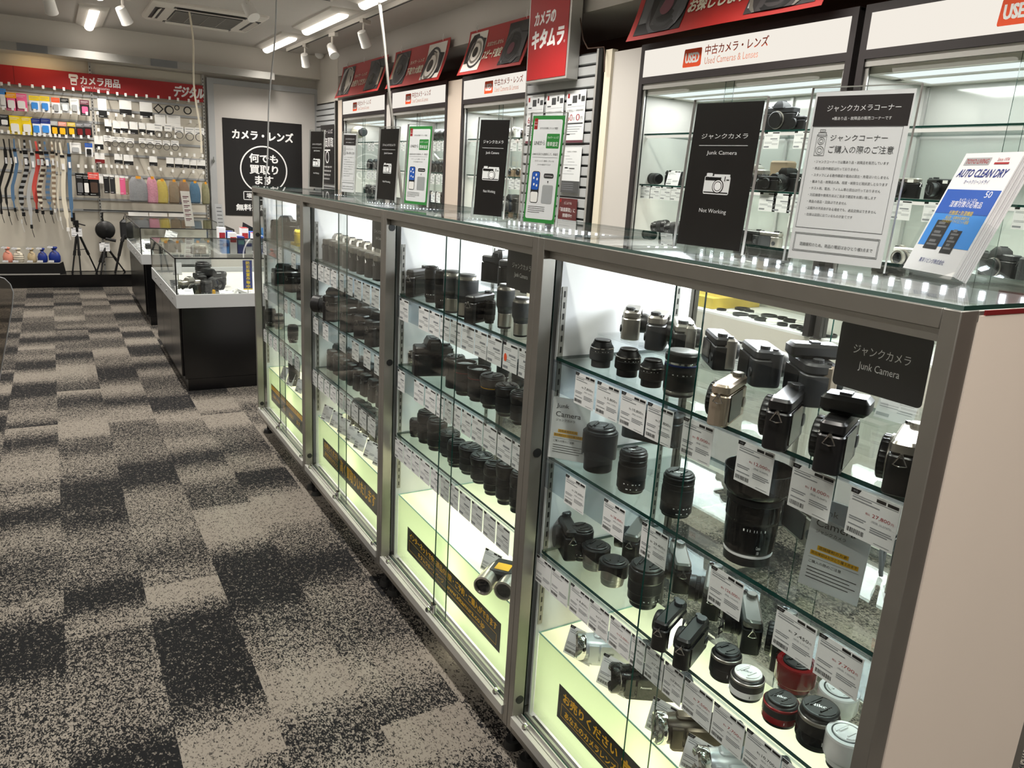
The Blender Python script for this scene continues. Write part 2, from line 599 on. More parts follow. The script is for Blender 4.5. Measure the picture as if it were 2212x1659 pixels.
for (x, y, z, a, s, lb) in [(1.537, 8.12, 2.625, 2.6, 1.0, 'white spotlight at the far end of the track beside the ceiling tubes'),
                            (1.537, 7.18, 2.625, .2, 1.0, 'white spotlight with lit face, second along the track beside the ceiling tubes'),
                            (1.537, 6.30, 2.625, 2.2, 1.0, 'white spotlight nearest on the track beside the ceiling tubes'),
                            (-.25, 6.86, 2.625, 2.4, 1.0, 'white spotlight hanging between the ceiling light and the air conditioner'),
                            (.497, 5.80, 2.625, .5, 1.0, 'lit spotlight above the right end of the air conditioner'),
                            (-.76, 6.86, 2.625, 2.9, 1.0, 'small spotlight at the top edge of the photo, leftmost of all')]:
    place('spot', make_spot, (x, y, z), a, None, lb)
area('pelmet_lamp', (-.88, 9.05, 2.37), .3, .06, 1.2, (1, .7, .35))
o = G().cyl((-.88, 9.06, 2.36), (-.88, 9.06, 2.385), .03).make('pelmet_lamp', 'spot_face')
tag(o, 'small warm lamp glowing on the pelmet above the red sign band', 'lamp')
g = G().lathe([(.055, 0), (.052, -.02), (.04, -.035), (.02, -.05), (0, -.052)], 24, c=(1.93, 8.95, ZC))
tag(g.make('smoke_detector', 'white'), 'round white smoke detector on the ceiling near the far corner', 'smoke detector')
g = G().lathe([(.06, 0), (.06, -.03), (.052, -.035)], 24, c=(1.78, 4.35, ZC))
r = thing('dome_camera', 'black dome security camera on the ceiling, cut by the top edge', 'security camera', (1.78, 4.35, ZC))
g.make('dome_base', 'dark_grey', r)
G().lathe([(.05, -.03), (.046, -.055), (.03, -.075), (.0, -.082)], 24, c=(1.78, 4.35, ZC)).make('dome', 'gloss_black', r)

# cords hanging from the ceiling
def cord(p0, p1, rad, lb, sag=.02, m='ivory'):
    P = []
    for i in range(13):
        t = i / 12
        P.append((p0[0] + (p1[0] - p0[0]) * t + sag * math.sin(t * 9), p0[1] + (p1[1] - p0[1]) * t, p0[2] + (p1[2] - p0[2]) * t))
    tag(G().tube(P, rad, 6).make('hanging_cable', m), lb, 'cable')


cord((.28, 7.2, 2.62), (0.324, 7.2, 1.463), .008, 'pale cord hanging from the air conditioner in front of the pegboard', .012)
cord((0.798, 6.294, 2.66), (0.675, 6.294, 1.228), .006, 'thin grey cord hanging in front of the black wall poster', .008, 'lt_grey')
cord((1.315, 5.4, 2.66), (1.533, 5.4, 1.193), .011, 'thick grey cord hanging from the ceiling beside the first red banner', .004, 'alu_dull')

# ------------------------------------------------------------------ the four showcases
JY = [0.0, .889, 1.776, 2.696, 3.603]
ZS = (1.035, .810, .580)      # glass shelf tops
ZBOX = .36
CASE = ['nearest', 'second', 'third', 'farthest']


def showcase(i):
    y0, y1 = JY[i] + .0005, JY[i + 1] - .0005
    ym = (y0 + y1) / 2
    r = thing('showcase', ['stainless framed glass showcase nearest the camera with the cream end panel', 'stainless framed glass showcase, second from the cream end panel, full of lenses',
                           'stainless framed glass showcase with a row of silver topped cameras on its top shelf', 'stainless framed glass showcase farthest away at the end of the row'][i],
              'showcase', (.22, ym, 0), 0, 'showcases in a row along the aisle')
    w = .022
    g = G()
    for ya, yb in ((y0, y0 + w), (y1 - w, y1)):
        g.box(0, .035, ya, yb, .096, 1.284)
        g.box(.415, .445, ya, yb, .096, 1.284)
        g.box(.035, .415, ya, ya + .022, 1.270, 1.284).box(.035, .415, ya, ya + .022, .096, .118)
    g.box(0, .035, y0 + w, y1 - w, 1.260, 1.284)
    g.box(0, .010, y0 + w, y1 - w, .096, .118)
    g.box(.425, .445, y0 + w, y1 - w, 1.264, 1.284).box(.415, .445, y0 + w, y1 - w, .096, .12)
    g.make('frame', 'steel', r, bev=.0012)
    g = G().box(.010, .060, y0 + w, y1 - w, .098, .128)
    g.make('base_board', 'satin', r)
    g = G().box(-.004, .008, y0 + w, y1 - w, .117, .142).box(.012, .0165, y0 + w, y1 - w, .128, .139).box(.0255, .0285, y0 + w, y1 - w, .128, .139)
    g.box(.0385, .045, y0 + w, y1 - w, .128, .139).box(.008, .0385, y0 + w, y1 - w, .127, .1295, 1)
    g.make('door_sill', ['alu', 'alu_dull'], r)
    G().box(.015, .043, y0 + w, y1 - w, 1.243, 1.260).make('door_track', 'alu', r)
    # white liners with slotted uprights
    for s, ya, yb in ((1, y0 + w, y0 + w + .006), (-1, y1 - w - .006, y1 - w)):
        G().box(.046, .412, ya, yb, .125, 1.262).make('side_liner', 'laminate', r)
        for x in (.055, .372):
            yy = yb if s > 0 else ya
            g = G().box(x - .006, x + .006, *(sorted((yy, yy + s * .002))), .385, 1.185)
            for k in range(33):
                z = .395 + k * .024
                g.box(x - .002, x + .002, *(sorted((yy + s * .0019, yy + s * .0025))), z, z + .013, 1)
            g.make('shelf_upright', ['alu_dull', 'black'], r)
    # glass shelves with clear price rails
    for z in ZS:
        sh = G().box(.045, .395, y0 + w + .0085, y1 - w - .0085, z - .007, z, [0, 0, 1, 1, 1, 1]).make('glass_shelf', ['glass_shelf', 'edge'], r, smooth=0)
        G().box(.0375, .039, y0 + w + .009, y1 - w - .009, z - .072, z - .004).box(.039, .050, y0 + w + .009, y1 - w - .009, z - .0095, z - .0078).make('price_rail', 'rail', sh, smooth=0)
    # light box of milky acrylic
    G().quad((.056, y1 - w - .007, .142), (.056, y0 + w + .007, .142), (.056, y0 + w + .007, ZBOX), (.056, y1 - w - .007, ZBOX)).make('light_box_front', 'box_front', r, smooth=0)
    G().rect(.056, .41, y0 + w + .007, y1 - w - .007, ZBOX).make('light_box_top', 'box_top', r, smooth=0)
    G().box(.0553, .0573, y0 + w + .0068, y1 - w - .0068, ZBOX, ZBOX + .003).box(.0553, .41, y1 - w - .0082, y1 - w - .0066, ZBOX, ZBOX + .002).make('light_box_edge', 'edge_lt', r)
    G().box(.05, .41, y0 + w, y1 - w, .12, .126).make('floor_panel', 'laminate', r)
    G().cyl((.105, y0 + .05, .185), (.105, y1 - .05, .185), .013, n=10).make('fluorescent_tube', 'tube', r)
    area('light_box_tube', (.13, ym, .19), .03, .78, BOX_W * .55, (1, .96, .74), (-1, 0, .1))
    area('light_box_tube', (.20, ym, .20), .10, .78, BOX_W, (1, .97, .80), (0, 0, 1))
    # LED tape inside the back rail
    g = G().box(.4135, .4145, y0 + .03, y1 - .03, 1.246, 1.270)
    n = 26
    for k in range(n):
        y = y0 + .045 + (y1 - y0 - .09) * k / (n - 1)
        g.box(.4120, .4135, y - .0042, y + .0042, 1.253, 1.267, 1)
    g.make('led_tape', ['laminate', 'led'], r)
    area('led_tape_light', (.385, ym, 1.255), .012, .80, LED_W, (.93, .96, 1.0), (-.45, 0, -1))
    # sliding glass doors and back panes
    for nm, x, ya, yb in (('sliding_door', .0185, y0 + w, ym + .040), ('sliding_door', .0305, ym - .018, y1 - w), ('back_pane', .420, y0 + w, ym + .03), ('back_pane', .428, ym - .03, y1 - w)):
        G().box(x, x + .004, ya, yb, .135, 1.256, [1, 1, 1, 0, 1, 0]).make(nm, ['glass_door', 'edge'], r, smooth=0)
    G().box(.003, .444, y0 + .0005, y1 - .0005, 1.2845, 1.290, [0, 0, 1, 1, 1, 2]).make('glass_top', ['glass', 'edge', 'edge_front'], r, smooth=0)
    # lock, thumb stops, bumpers
    for y, q in ((y1 - w - .05, .9), (ym + .045, 1.2), (y0 + w + .05, .9)):
        G().cyl((.012, y - .006, .146), (.012, y + .006, .146), .0085 * q).cyl((.012, y, .146), (.0, y - .002, .149), .006 * q).make('track_stop', 'chrome', r)
    lk = G().rbox(.006, .0175, ym + .012, ym + .032, .15, .178, .003).make('door_lock', 'chrome', r)
    G().cyl((.003, ym + .022, .164), (.006, ym + .022, .164), .007).make('lock_cylinder', 'gunmetal', lk)
    for z in ((.817, .183), (1.234, .814), (.18,), (1.051, .161))[i]:
        G().cyl((.0185, y1 - w - .0002, z), (.0185, y1 - w - .0018, z), .0105, n=20).make('bumper', 'black', r)
    for y in (y0 + .035, y1 - .035):
        for x in (.045, .40):
            G().cyl((x, y, .0), (x, y, .018), .026, .020, 18).cyl((x, y, .018), (x, y, .097), .007).make('levelling_foot', 'black', r)
        G().cyl((.085, y - .012 + (.05 if y < ym else -.05), .028), (.085, y + .012 + (.05 if y < ym else -.05), .028), .028, n=18).box(.07, .10, y - .016 + (.05 if y < ym else -.05), y + .016 + (.05 if y < ym else -.05), .03, .097).make('caster', 'satin', r)
    if i == 0:
        G().box(.036, .414, -.001, .004, .118, 1.278).make('end_panel', 'side_panel', r)
        G().box(.045, .44, -.0015, .0035, 1.2782, 1.2838).make('top_gasket', 'dark_red', r)
    return r


cases = [showcase(i) for i in range(4)]


# stickers on the light boxes
def sticker(y_l, y_r, z0, z1, lines, label, extra=None):
    r = thing('front_sticker', label, 'sticker', (.0545, (y_l + y_r) / 2, z0))
    G().box(.0545, .0552, y_r, y_l, z0, z1).make('sticker_sheet', 'sign_black', r)
    g = G(FR((.0542, y_l, z0), *AISLE))
    for t, x, y, h, w in lines:
        g.text(t, x, y, h, w, bold=.006, fat=.022)
    g.make('lettering', 'gold', r)
    if extra:
        g = G(FR((.0543, y_l, z0), *AISLE))
        for (x0, x1, ya, yb) in extra:
            for a in ((x0, x1, ya, ya + .0012), (x0, x1, yb, yb + .0012), (x0, x0 + .0012, ya, yb), (x1, x1 + .0012, ya, yb)):
                g.rect(*a)
        g.make('border_line', 'gold', r)
    return r


sticker(.76, .14, .200, .287, [('お売りください', .02, .052, .026, .20), ('あなたのカメラレンズ', .03, .018, .018, .19), ('高く買取りいたします', .235, .020, .052, .36)],
        'black sticker with gold writing on the light box of the nearest showcase', [(.015, .225, .012, .044)])
sticker(1.66, 1.035, .197, .283, [('インターネットで中古商品の検索・ご予約・ご購入ができます', .02, .053, .023, .585), ('キタムラホームページ', .09, .021, .016, .19), ('www.kitamura.co.jp', .30, .017, .021, .24)],
        'black sticker with a web address in gold on the second showcase', [(.015, .605, .012, .044)])
sticker(2.595, 1.94, .200, .284, [('お売りください', .02, .050, .026, .20), ('あなたのカメラレンズ', .03, .018, .018, .19), ('高く買取りいたします', .235, .020, .052, .40)],
        'black sticker with gold writing on the showcase of silver topped cameras', [(.015, .225, .012, .044)])
r = sticker(3.52, 2.85, .195, .285, [('ご相談ください', .03, .026, .018, .16), ('商品', .25, .022, .022, .05), ('お取り', .36, .020, .020, .08), ('ます', .50, .02, .022, .06)],
            'black and yellow sticker on the light box of the farthest showcase')
G(FR((.0541, 3.52, .195), *AISLE)).rect(.002, .668, .062, .086).make('yellow_band', 'gold', r)
g = G(FR((.0539, 3.52, .195), *AISLE)).text('お見積り無料でいたします', .15, .066, .016, .36)
g.make('lettering', 'sign_black', r)

# black JUNK CAMERA plates behind the door glass
for i in range(4):
    y0 = JY[i] + .039
    r = thing('junk_camera_plate', 'black plate lettered Junk Camera inside the door of the %s showcase' % ['nearest', 'second nearest', 'third nearest', 'farthest'][i], 'sign', (.0245, y0 + .064, 1.157))
    G(FR((.0245, y0 + .127, 1.157), *AISLE)).ext(G().rr(0, .127, 0, .087, .006), -.0008, .0002).make('plate', 'sign_black', r, smooth=0)
    g = G(FR((.0242, y0 + .127, 1.157), *AISLE))
    g.text('ジャンクカメラ', .0635, .047, .0125, .080, al='c').text('Junk Camera', .0635, .026, .0125, .058, al='c')
    g.make('lettering', 'lettering_white', r)


# ------------------------------------------------------------------ price cards
mat('lettering_red', 'a8343a', .6)


def card_geo(T, w, h, fancy):
    g = G(T)
    g.box(0, w, 0, h, -.0004, 0)
    return g


def card_print(T, w, h, fancy, price, red):
    a = G(T)
    z = .0002
    a.poly([(0, h), (0, h * .905), (.16 * w, h * .905), (.21 * w, h)], z)
    a.rect(.53 * w, .72 * w, h * .90, h * .965, z).rect(.75 * w, .97 * w, h * .90, h * .965, z)
    b = G(T)
    rnd = random.Random(round(w * 1e5) + hash(price or '') % 97)
    x = .04 * w
    while x < .40 * w:                         # bar code
        q = rnd.choice((.006, .010, .016)) * w
        a.rect(x, x + q, h * .07, h * .17, z)
        x += q + rnd.choice((.006, .012)) * w
    for k, (x0, x1, y) in enumerate(((.05, .45, .82), (.05, .62, .76), (.05, .40, .40), (.05, .36, .355), (.05, .42, .24), (.50, .92, .33), (.50, .95, .285), (.50, .86, .24), (.05, .97, .87), (.62, .93, .05))):
        b.rect(x0 * w, x1 * w, y * h, (y + (.012 if k > 7 else .022)) * h, z)
    c = None
    if price:
        c = G(T)
        c.text(price, .86 * w, .545 * h, .085 * h, .36 * w, z=z, al='r').text('税込', .36 * w, .56 * h, .05 * h, z=z, al='l').text('円', .88 * w, .55 * h, .055 * h, z=z)
        if fancy:
            b.text('中古', .05 * w, h * .925, .05 * h, z=z * 2)
            p2 = '{:,}'.format(int(round(int(price.replace(',', '')) / 1.1)))
            b.text('(税抜 ' + p2 + '円)', .90 * w, .44 * h, .055 * h, .40 * w, z=z, al='r')
    return a, b, c


def price_card(o, right, up, w, h, label, price=None, fancy=False, red=True, group=None, stand=False, face='paper'):
    """A printed price card; o = lower left corner of its face."""
    T = FR(o, right, up)
    r = thing('price_card', label, 'price card', o, 0, group)
    card_geo(T, w, h, fancy).make('card', face, r, smooth=0)
    a, b, c = card_print(T, w, h, fancy, price, red)
    a.make('black_print', 'sign_black', r, smooth=0)
    b.make('small_print', 'print_grey', r, smooth=0)
    if c:
        c.make('price_figure', 'lettering_red' if red else 'dark_grey', r, smooth=0)
    if stand:
        # clear acrylic L stand: slanted plate with a foot reaching back
        n = Vector(T.col[2][:3])
        f = Vector((-n.x, -n.y, 0)).normalized()
        e = Vector(right).normalized()
        O = Vector(o) - n * .0012
        u = Vector(up).normalized()
        g = G()
        P = [O, O + e * w, O + e * w + u * h, O + u * h]
        g.loft([[tuple(p) for p in P], [tuple(p - n * .0015) for p in P]])
        B = O + Vector((0, 0, .0006))
        Q = [B, B + e * w, B + e * w + f * .035, B + f * .035]
        g.loft([[tuple(p) for p in Q], [tuple(p + Vector((0, 0, .0015))) for p in Q]])
        g.make('acrylic_stand', 'glass_clear', r, smooth=0)
    return r


def flat_card(o, right, up, w, h, label, group=None, face='paper'):
    """A card too small in the photo for separate print."""
    T = FR(o, right, up)
    g = card_geo(T, w, h, False)
    z = .0002
    g.rect(0, .20 * w, h * .90, h, z, 1).rect(.53 * w, .97 * w, h * .90, h * .965, z, 1)
    g.rect(.42 * w, .88 * w, .55 * h, .62 * h, z, 2).rect(.04 * w, .38 * w, .07 * h, .16 * h, z, 2)
    for y in (.80, .74, .38, .32):
        g.rect(.06 * w, .55 * w, y * h, (y + .02) * h, z, 2)
    for y in (.47, .30, .24):
        g.rect(.55 * w, .93 * w, y * h, (y + .02) * h, z, 2)
    o = g.make('price_card', [face, 'sign_black', 'print_grey'], None, smooth=0)
    return tag(o, label, 'price card', group)


XT = .0335
# nearest showcase: every card hangs in the clear rail under its shelf
for z, row, nm in ((1.035, [(0.766, 0.6981, '7,800'), (0.6903, 0.619, '5,800'), (0.6147, 0.5386, '10,800'), (0.5373, 0.4676, '19,800'), (0.4441, 0.3723, '8,000'), (0.3183, 0.2412, '12,000'), (0.2127, 0.1408, '18,000'), (0.1149, 0.0391, '27,800')], 'top'),
                   (.810, [(0.7719, 0.6984, '39,600'), (0.6348, 0.5667, '28,400'), (0.5182, 0.4372, '29,400'), (0.3382, 0.264, '126,000'), (0.2002, 0.1135, '7,450'), (0.123, 0.0474, '7,700')], 'middle'),
                   (.580, [(0.8594, 0.7964, None), (0.7945, 0.7262, None), (0.7208, 0.6506, '8,800'), (0.649, 0.5821, '11,000'), (0.5805, 0.5139, '12,000'), (0.5111, 0.4708, '49,800'), (0.4681, 0.4181, '7,200'), (0.4155, 0.366, '7,800'), (0.3636, 0.2937, '7,500'), (0.2915, 0.2214, '7,700'), (0.2194, 0.1483, '10,700'), (0.1465, 0.0852, '11,700'), (0.0836, 0.0267, '9,800')], 'bottom')):
    for k, (ya, yb, p) in enumerate(row):
        w = min(ya - yb, .073) - .001
        h = .066
        rr_ = p in ('12,000', '18,000', '27,800', '126,000', '8,000', '28,400', '7,700', '7,500')
        price_card((XT - (.0008 if k % 2 else 0), ya, z - .009 - h), *AISLE, w, h,
                   '%s price card from the left, %s shelf of the nearest showcase' % (ORD[k], nm) + (', reading %s' % p if p else ''),
                   p, p is not None and ya < .82, rr_)
# other showcases: cards side by side under each shelf
for i, z, spans, nm in (
        (1, 1.035, [(1.716, 1.6462), (1.5695, 1.4969), (1.4937, 1.4251), (1.422, 1.3599), (1.3571, 1.2898), (1.2871, 1.2158), (1.2133, 1.1486), (1.1462, 1.0738), (1.067, 0.9994), (0.9931, 0.9459)], 'top'),
        (1, .810, [(1.7194, 1.6623), (1.5896, 1.5137), (1.507, 1.4323), (1.426, 1.3797), (1.3737, 1.3292), (1.3234, 1.2722), (1.2666, 1.2124), (1.2071, 1.1478), (1.1428, 1.0748), (1.0701, 1.0017), (0.9973, 0.9499)], 'middle'),
        (1, .580, [(1.7311, 1.6603), (1.6565, 1.5965), (1.5929, 1.5319), (1.5284, 1.4568), (1.4502, 1.3856), (1.3825, 1.324), (1.318, 1.2652), (1.2595, 1.1926), (1.1872, 1.1241), (1.1189, 1.0543), (1.0495, 0.984)], 'bottom'),
        (2, 1.035, [(2.6711, 2.5987), (2.5795, 2.5043), (2.4982, 2.4204), (2.4146, 2.3347), (2.3291, 2.2477), (2.2319, 2.1499), (2.14, 2.0623), (2.0529, 1.9748), (1.9659, 1.8793)], 'top'),
        (2, .810, [(2.6574, 2.5649), (2.5203, 2.4402), (2.3066, 2.2193), (2.1617, 2.0814), (2.0379, 1.9678), (1.9317, 1.8619)], 'middle'),
        (2, .580, [(2.6778, 2.6028), (2.5894, 2.5177), (2.5049, 2.4363), (2.424, 2.3465), (2.3349, 2.261), (2.2499, 2.1742), (2.1636, 2.0915), (2.0764, 2.003), (1.9888, 1.9056)], 'bottom'),
        (3, 1.035, [(3.5353, 3.4076), (3.2331, 3.1296), (2.9911, 2.8911)], 'top'),
        (3, .810, [(3.5385, 3.4385), (3.1453, 3.0446), (3.0121, 2.9021)], 'middle'),
        (3, .580, [(3.5732, 3.4909), (3.4608, 3.3823), (3.3631, 3.2878), (3.251, 3.1793), (3.1617, 3.0927), (3.0758, 2.9931), (2.961, 2.8521)], 'bottom')):
    for k, (ya, yb) in enumerate(spans):
        w = min(abs(ya - yb), .074) - .001
        flat_card((XT, ya, z - .075), *AISLE, w, .066, '%s price card from the left under the %s shelf of the %s showcase' % (ORD[k], nm, ['', 'second nearest', 'third nearest', 'farthest'][i]))
    if i == 1 and nm == 'top':
        g = G(FR((XT - .0004, spans[8][0] - .012, z - .045), *AISLE)).poly([(.007 * math.cos(a * .5236), .010 * math.sin(a * .5236)) for a in range(12)])
        tag(g.make('orange_sticker', 'orange', None), 'small round orange sticker on a price card of the second nearest showcase', 'sticker')
# cards on stands on the light boxes
U = (.35, 0, .94)
for (x, y, p, lb) in ((0.063, 0.769, '17,800', 'price card on a clear stand beside the silver camcorder farthest left'),
                      (0.067, 0.647, '39,800', 'price card on a clear stand beside the black camcorder with 4K lettering'),
                      (0.07, 0.487, '34,800', 'price card on a clear stand beside the brown camcorder'),
                      (0.06, 0.376, '29,800', 'price card on a clear stand at the bottom edge beside the nearest camcorder')):
    price_card((x, y, .362), (.30, -.95, 0), (.33, .10, .94), .075, .066, lb, p, True, False, None, True)
for k, (x, y) in enumerate([(0.05, 2.618), (0.06, 2.527), (0.062, 2.431), (0.062, 2.327), (0.063, 2.235), (0.066, 2.131), (0.07, 2.041)]):
    price_card((x, y, .362), (.25, -.97, 0), (.33, .08, .94), .07, .066, '%s price card from the left on the light box of the third nearest showcase' % ORD[k], None, False, False, None, True)
for k, (x, y) in enumerate([(0.053, 3.328), (0.052, 3.207), (0.06, 3.073)]):
    price_card((x, y, .362), (.25, -.97, 0), (.33, .08, .94), .06, .066, '%s price card from the left standing on the light box of the farthest showcase' % ORD[k], None, False, False, None, True)
x, y = (0.07, 1.19)
price_card((x, y, .362), (.25, -.97, 0), (.30, .08, .95), .065, .060, 'price card on a clear stand beside the silver binoculars', None, False, False, None, True)

# ------------------------------------------------------------------ lenses (unit radius, unit height, standing on the mount)
mat('white_ring', 'e8e8e8', .4)


def lens_maker(style):
    """Returns a builder; every style has its own rings, cap and hood."""
    def mk():
        r = thing('camera_lens', '', 'lens')
        k = dict(world=False)

        def cap(z, rad, m='satin', word=None, mm='lettering_white', grips=True):
            c = G().lathe([(rad * .96, z - .04), (rad, z - .03), (rad, z + .03), (rad * .95, z + .05), (rad * .80, z + .052), (0, z + .052)], 36).make('lens_cap', m, r, **k)
            if grips:
                g = G()
                for s in (-1, 1):
                    pts = [(rad * math.cos(a) * .86, s * rad * .86 * math.sin(a)) for a in (.55, .95, 1.35, 1.8, 2.2, 2.6)]
                    if s < 0:
                        pts = pts[::-1]
                    g.ext(pts, z + .048, z + .075)
                    g.ext([(-.42 * rad, s * rad * .34 - .04), (.42 * rad, s * rad * .34 - .04), (.42 * rad, s * rad * .34 + .04), (-.42 * rad, s * rad * .34 + .04)], z + .048, z + .085)
                g.make('pinch_grip', m, c, **k)
            if word:
                T = Matrix.Rotation(math.radians(-55), 4, 'Z')
                G(T).text(word, 0, -.13 * rad, .26 * rad, 1.15 * rad, z=z + .092 if not grips else z + .056, al='c', bold=.02).make('lettering', mm, c, **k)
            return c

        def ring(nm, m, prof, n=40, rib=0.0):
            return G().lathe(prof, n, rib=rib).make(nm, m, r, **k)

        def scale(z, m='lettering_white', marks=((-.5, .1), (-.2, .05), (.1, .12), (.35, .05), (.6, .1)), rr_=1.0):
            g = G()
            for a, w in marks:
                a0 = a - 2.3
                for da in (0,):
                    c, s = math.cos(a0), math.sin(a0)
                    c2, s2 = math.cos(a0 + w), math.sin(a0 + w)
                    q = rr_ * 1.006
                    g.quad((q * c, q * s, z), (q * c2, q * s2, z), (q * c2, q * s2, z + .025), (q * c, q * s, z + .025))
            g.make('scale_marks', m, r, smooth=0, **k)

        if style in ('kit', 'kit_grey'):
            body = 'mid_grey' if style == 'kit_grey' else 'satin'
            ring('mount_barrel', body, [(.78, 0), (.80, .01), (.80, .24), (.97, .28), (.98, .30)])
            ring('zoom_ring', body, [(.98, .30), (1, .31), (1, .56), (.98, .58)], 60, .015)
            ring('barrel', body, [(.98, .58), (.99, .60), (.96, .70)])
            ring('accent_ring', 'chrome', [(.965, .69), (.985, .70), (.985, .735), (.95, .745)])
            ring('front_ring', 'satin', [(.94, .74), (.90, .80), (.80, .84), (.74, .92), (.72, .93)])
            cap(.955, .70, 'satin', None, grips=False)
            T = Matrix.Rotation(-.6, 4, 'Z')
            G(T).box(-.5, .5, -.05, .05, .99, 1.012).make('cap_bar', 'gloss_black', r, **k)
            scale(.60)
        elif style == 'tele_blue':
            ring('mount_barrel', 'satin', [(.86, 0), (.88, .02), (.88, .06)])
            ring('silver_ring', 'silver', [(.90, .06), (.93, .07), (.93, .12), (.90, .13)])
            ring('barrel', 'satin', [(.90, .13), (.94, .15), (.95, .48), (.97, .50), (.97, .56)])
            ring('zoom_ring', 'rubber', [(.97, .56), (.99, .57), (.99, .68), (.97, .69)], 60, .02)
            ring('accent_ring', 'navy', [(.97, .69), (.985, .70), (.985, .72), (.97, .73)])
            ring('chrome_ring', 'chrome', [(.96, .73), (.97, .74), (.97, .78), (.95, .79)])
            ring('front_ring', 'satin', [(.95, .79), (1, .82), (1, .93), (.97, .95)])
            cap(.965, .92, 'grey', None, grips=False)
            scale(.50)
        elif style == 'tele_cap':          # long zoom with a printed cap
            ring('mount_ring', 'satin', [(.84, 0), (.88, .02), (.88, .05), (.98, .09)])
            ring('barrel', 'satin', [(.98, .09), (.99, .10), (.99, .34)])
            ring('zoom_ring', 'rubber', [(.985, .34), (1, .345), (1, .66), (.985, .665)], 72, .012)
            ring('focus_ring', 'satin', [(.985, .665), (.97, .68), (.97, .76), (.985, .765), (.985, .79), (.96, .80), (.96, .84), (.98, .85), (.98, .92), (.94, .94)])
            cap(.95, .90, 'satin', 'Canon')
            scale(.24); scale(.12, marks=((-.3, .15), (0, .5)))
        elif style == 'hooded':            # stubby zoom with reversed hood
            ring('mount_barrel', 'satin', [(.78, 0), (.82, .02), (.82, .30), (.85, .34)])
            ring('barrel', 'dark_grey', [(.83, .28), (.84, .30), (.84, .84), (.80, .86)])
            # petal hood: wide sleeve with a wavy lower edge
            n = 48
            g = G()
            rings = []
            for rad, f in ((1.0, 0), (1.0, 1), (.93, 1), (.93, 0)):
                rr_ = []
                for i in range(n):
                    a = 2 * math.pi * i / n
                    zlow = .40 + .10 * math.cos(2 * a)
                    rr_.append((rad * math.cos(a), rad * math.sin(a), .86 if f else zlow))
                rings.append(rr_)
            rings.append(rings[0])
            g.loft(rings, cap=False)
            g.make('lens_hood', 'satin', r, **k)
            ring('front_ring', 'satin', [(.93, .85), (.90, .90), (.84, .92)])
            cap(.94, .82, 'satin', 'SIGMA', 'grey')
        elif style == 'big_tele':
            ring('mount_ring', 'satin', [(.66, 0), (.70, .01), (.70, .10)])
            ring('white_ring', 'white_ring', [(.705, .10), (.72, .105), (.72, .125), (.705, .13)])
            ring('barrel', 'gloss_black', [(.71, .13), (.74, .15), (.77, .30), (.77, .46), (.80, .49), (.80, .66)])
            ring('focus_ring', 'satin', [(.81, .66), (.83, .67), (.83, .72), (.80, .73)], 60, .01)
            ring('lens_hood', 'gloss_black', [(.80, .73), (.90, .75), (.96, .80), (1, 1), (.97, 1), (.93, .82), (.82, .8), (0, .8)])
            g = G(FR((0, 0, 0), (1, 0, 0), (0, 0, 1)))
            for t, a, z, h in (('Canon', -2.05, .215, .035), ('100', -2.05, .16, .035)):
                g.T = FR((.755 * math.cos(a), .755 * math.sin(a), z), (-math.sin(a), math.cos(a), 0), (0, 0, 1))
                g.text(t, 0, 0, h, z=.012, al='c')
            g.make('lettering', 'lettering_white', r, smooth=0, **k)
            scale(.40, marks=((-.4, .05), (-.25, .02), (-.15, .02), (0, .02), (.1, .02), (.25, .02), (.4, .05)), rr_=.78)
        elif style in ('silver_hood', 'silver_base'):
            ring('mount_ring', 'silver', [(.74, 0), (.76, .02), (.76, .12), (.79, .14)])
            ring('barrel', 'silver', [(.79, .14), (.80, .15), (.80, .27), (.79, .275), (.79, .285), (.80, .29), (.80, .70)])
            n = 48
            rings = []
            for rad, f in ((1.0, 0), (1.0, 1), (.90, 1), (.90, 0)):
                rings.append([(rad * math.cos(2 * math.pi * i / n), rad * math.sin(2 * math.pi * i / n), .88 if f else .52 + .16 * math.cos(4 * math.pi * i / n + .8)) for i in range(n)])
            rings.append(rings[0])
            G().loft(rings, cap=False).make('lens_hood', 'gloss_black', r, **k)
            ring('front_ring', 'satin', [(.96, .87), (.92, .91), (.80, .92)])
            cap(.93, .78, 'satin')
        elif style == 'tele_silver':       # tall grey zoom on a brushed metal base
            ring('mount_ring', 'satin', [(.70, 0), (.74, .01), (.74, .05)])
            ring('metal_base', 'silver', [(.75, .05), (.77, .06), (.77, .20), (.765, .205), (.77, .21), (.77, .34), (.75, .35)])
            ring('barrel', 'mid_grey', [(.76, .35), (.80, .36), (.84, .44), (1, .52), (1, .86), (.985, .88)])
            ring('front_ring', 'silver', [(.985, .88), (.99, .90), (.88, .955), (.80, .96)])
            cap(.965, .78, 'grey', None, grips=False)
        elif style in ('nikon_black', 'nikon_white', 'nikon_red', 'nikon_tall'):
            a = {'nikon_black': ('satin', 'satin', 'satin', None), 'nikon_white': ('white_gloss', 'dark_grey', 'white', 'Nikon'),
                 'nikon_red': ('red_gloss', 'satin', 'satin', 'Nikon'), 'nikon_tall': ('gloss_black', 'satin', 'satin', 'Nikon')}[style]
            ring('mount_barrel', 'satin', [(.86, 0), (.90, .02), (.90, .14), (.96, .17)])
            ring('barrel', a[0], [(.96, .17), (1, .18), (1, .42), (.99, .43)])
            ring('zoom_ring', a[1], [(.99, .43), (1, .435), (1, .70), (.99, .71)], 64, .008)
            ring('accent_ring', 'silver' if style != 'nikon_red' else 'red_gloss', [(.99, .71), (1, .72), (1, .79), (.96, .81)])
            ring('front_ring', 'satin', [(.955, .81), (.90, .86), (.80, .88), (.78, .91)])
            cap(.93, .80 if style != 'nikon_tall' else .90, a[2], a[3], 'lettering_white' if style != 'nikon_white' else 'grey')
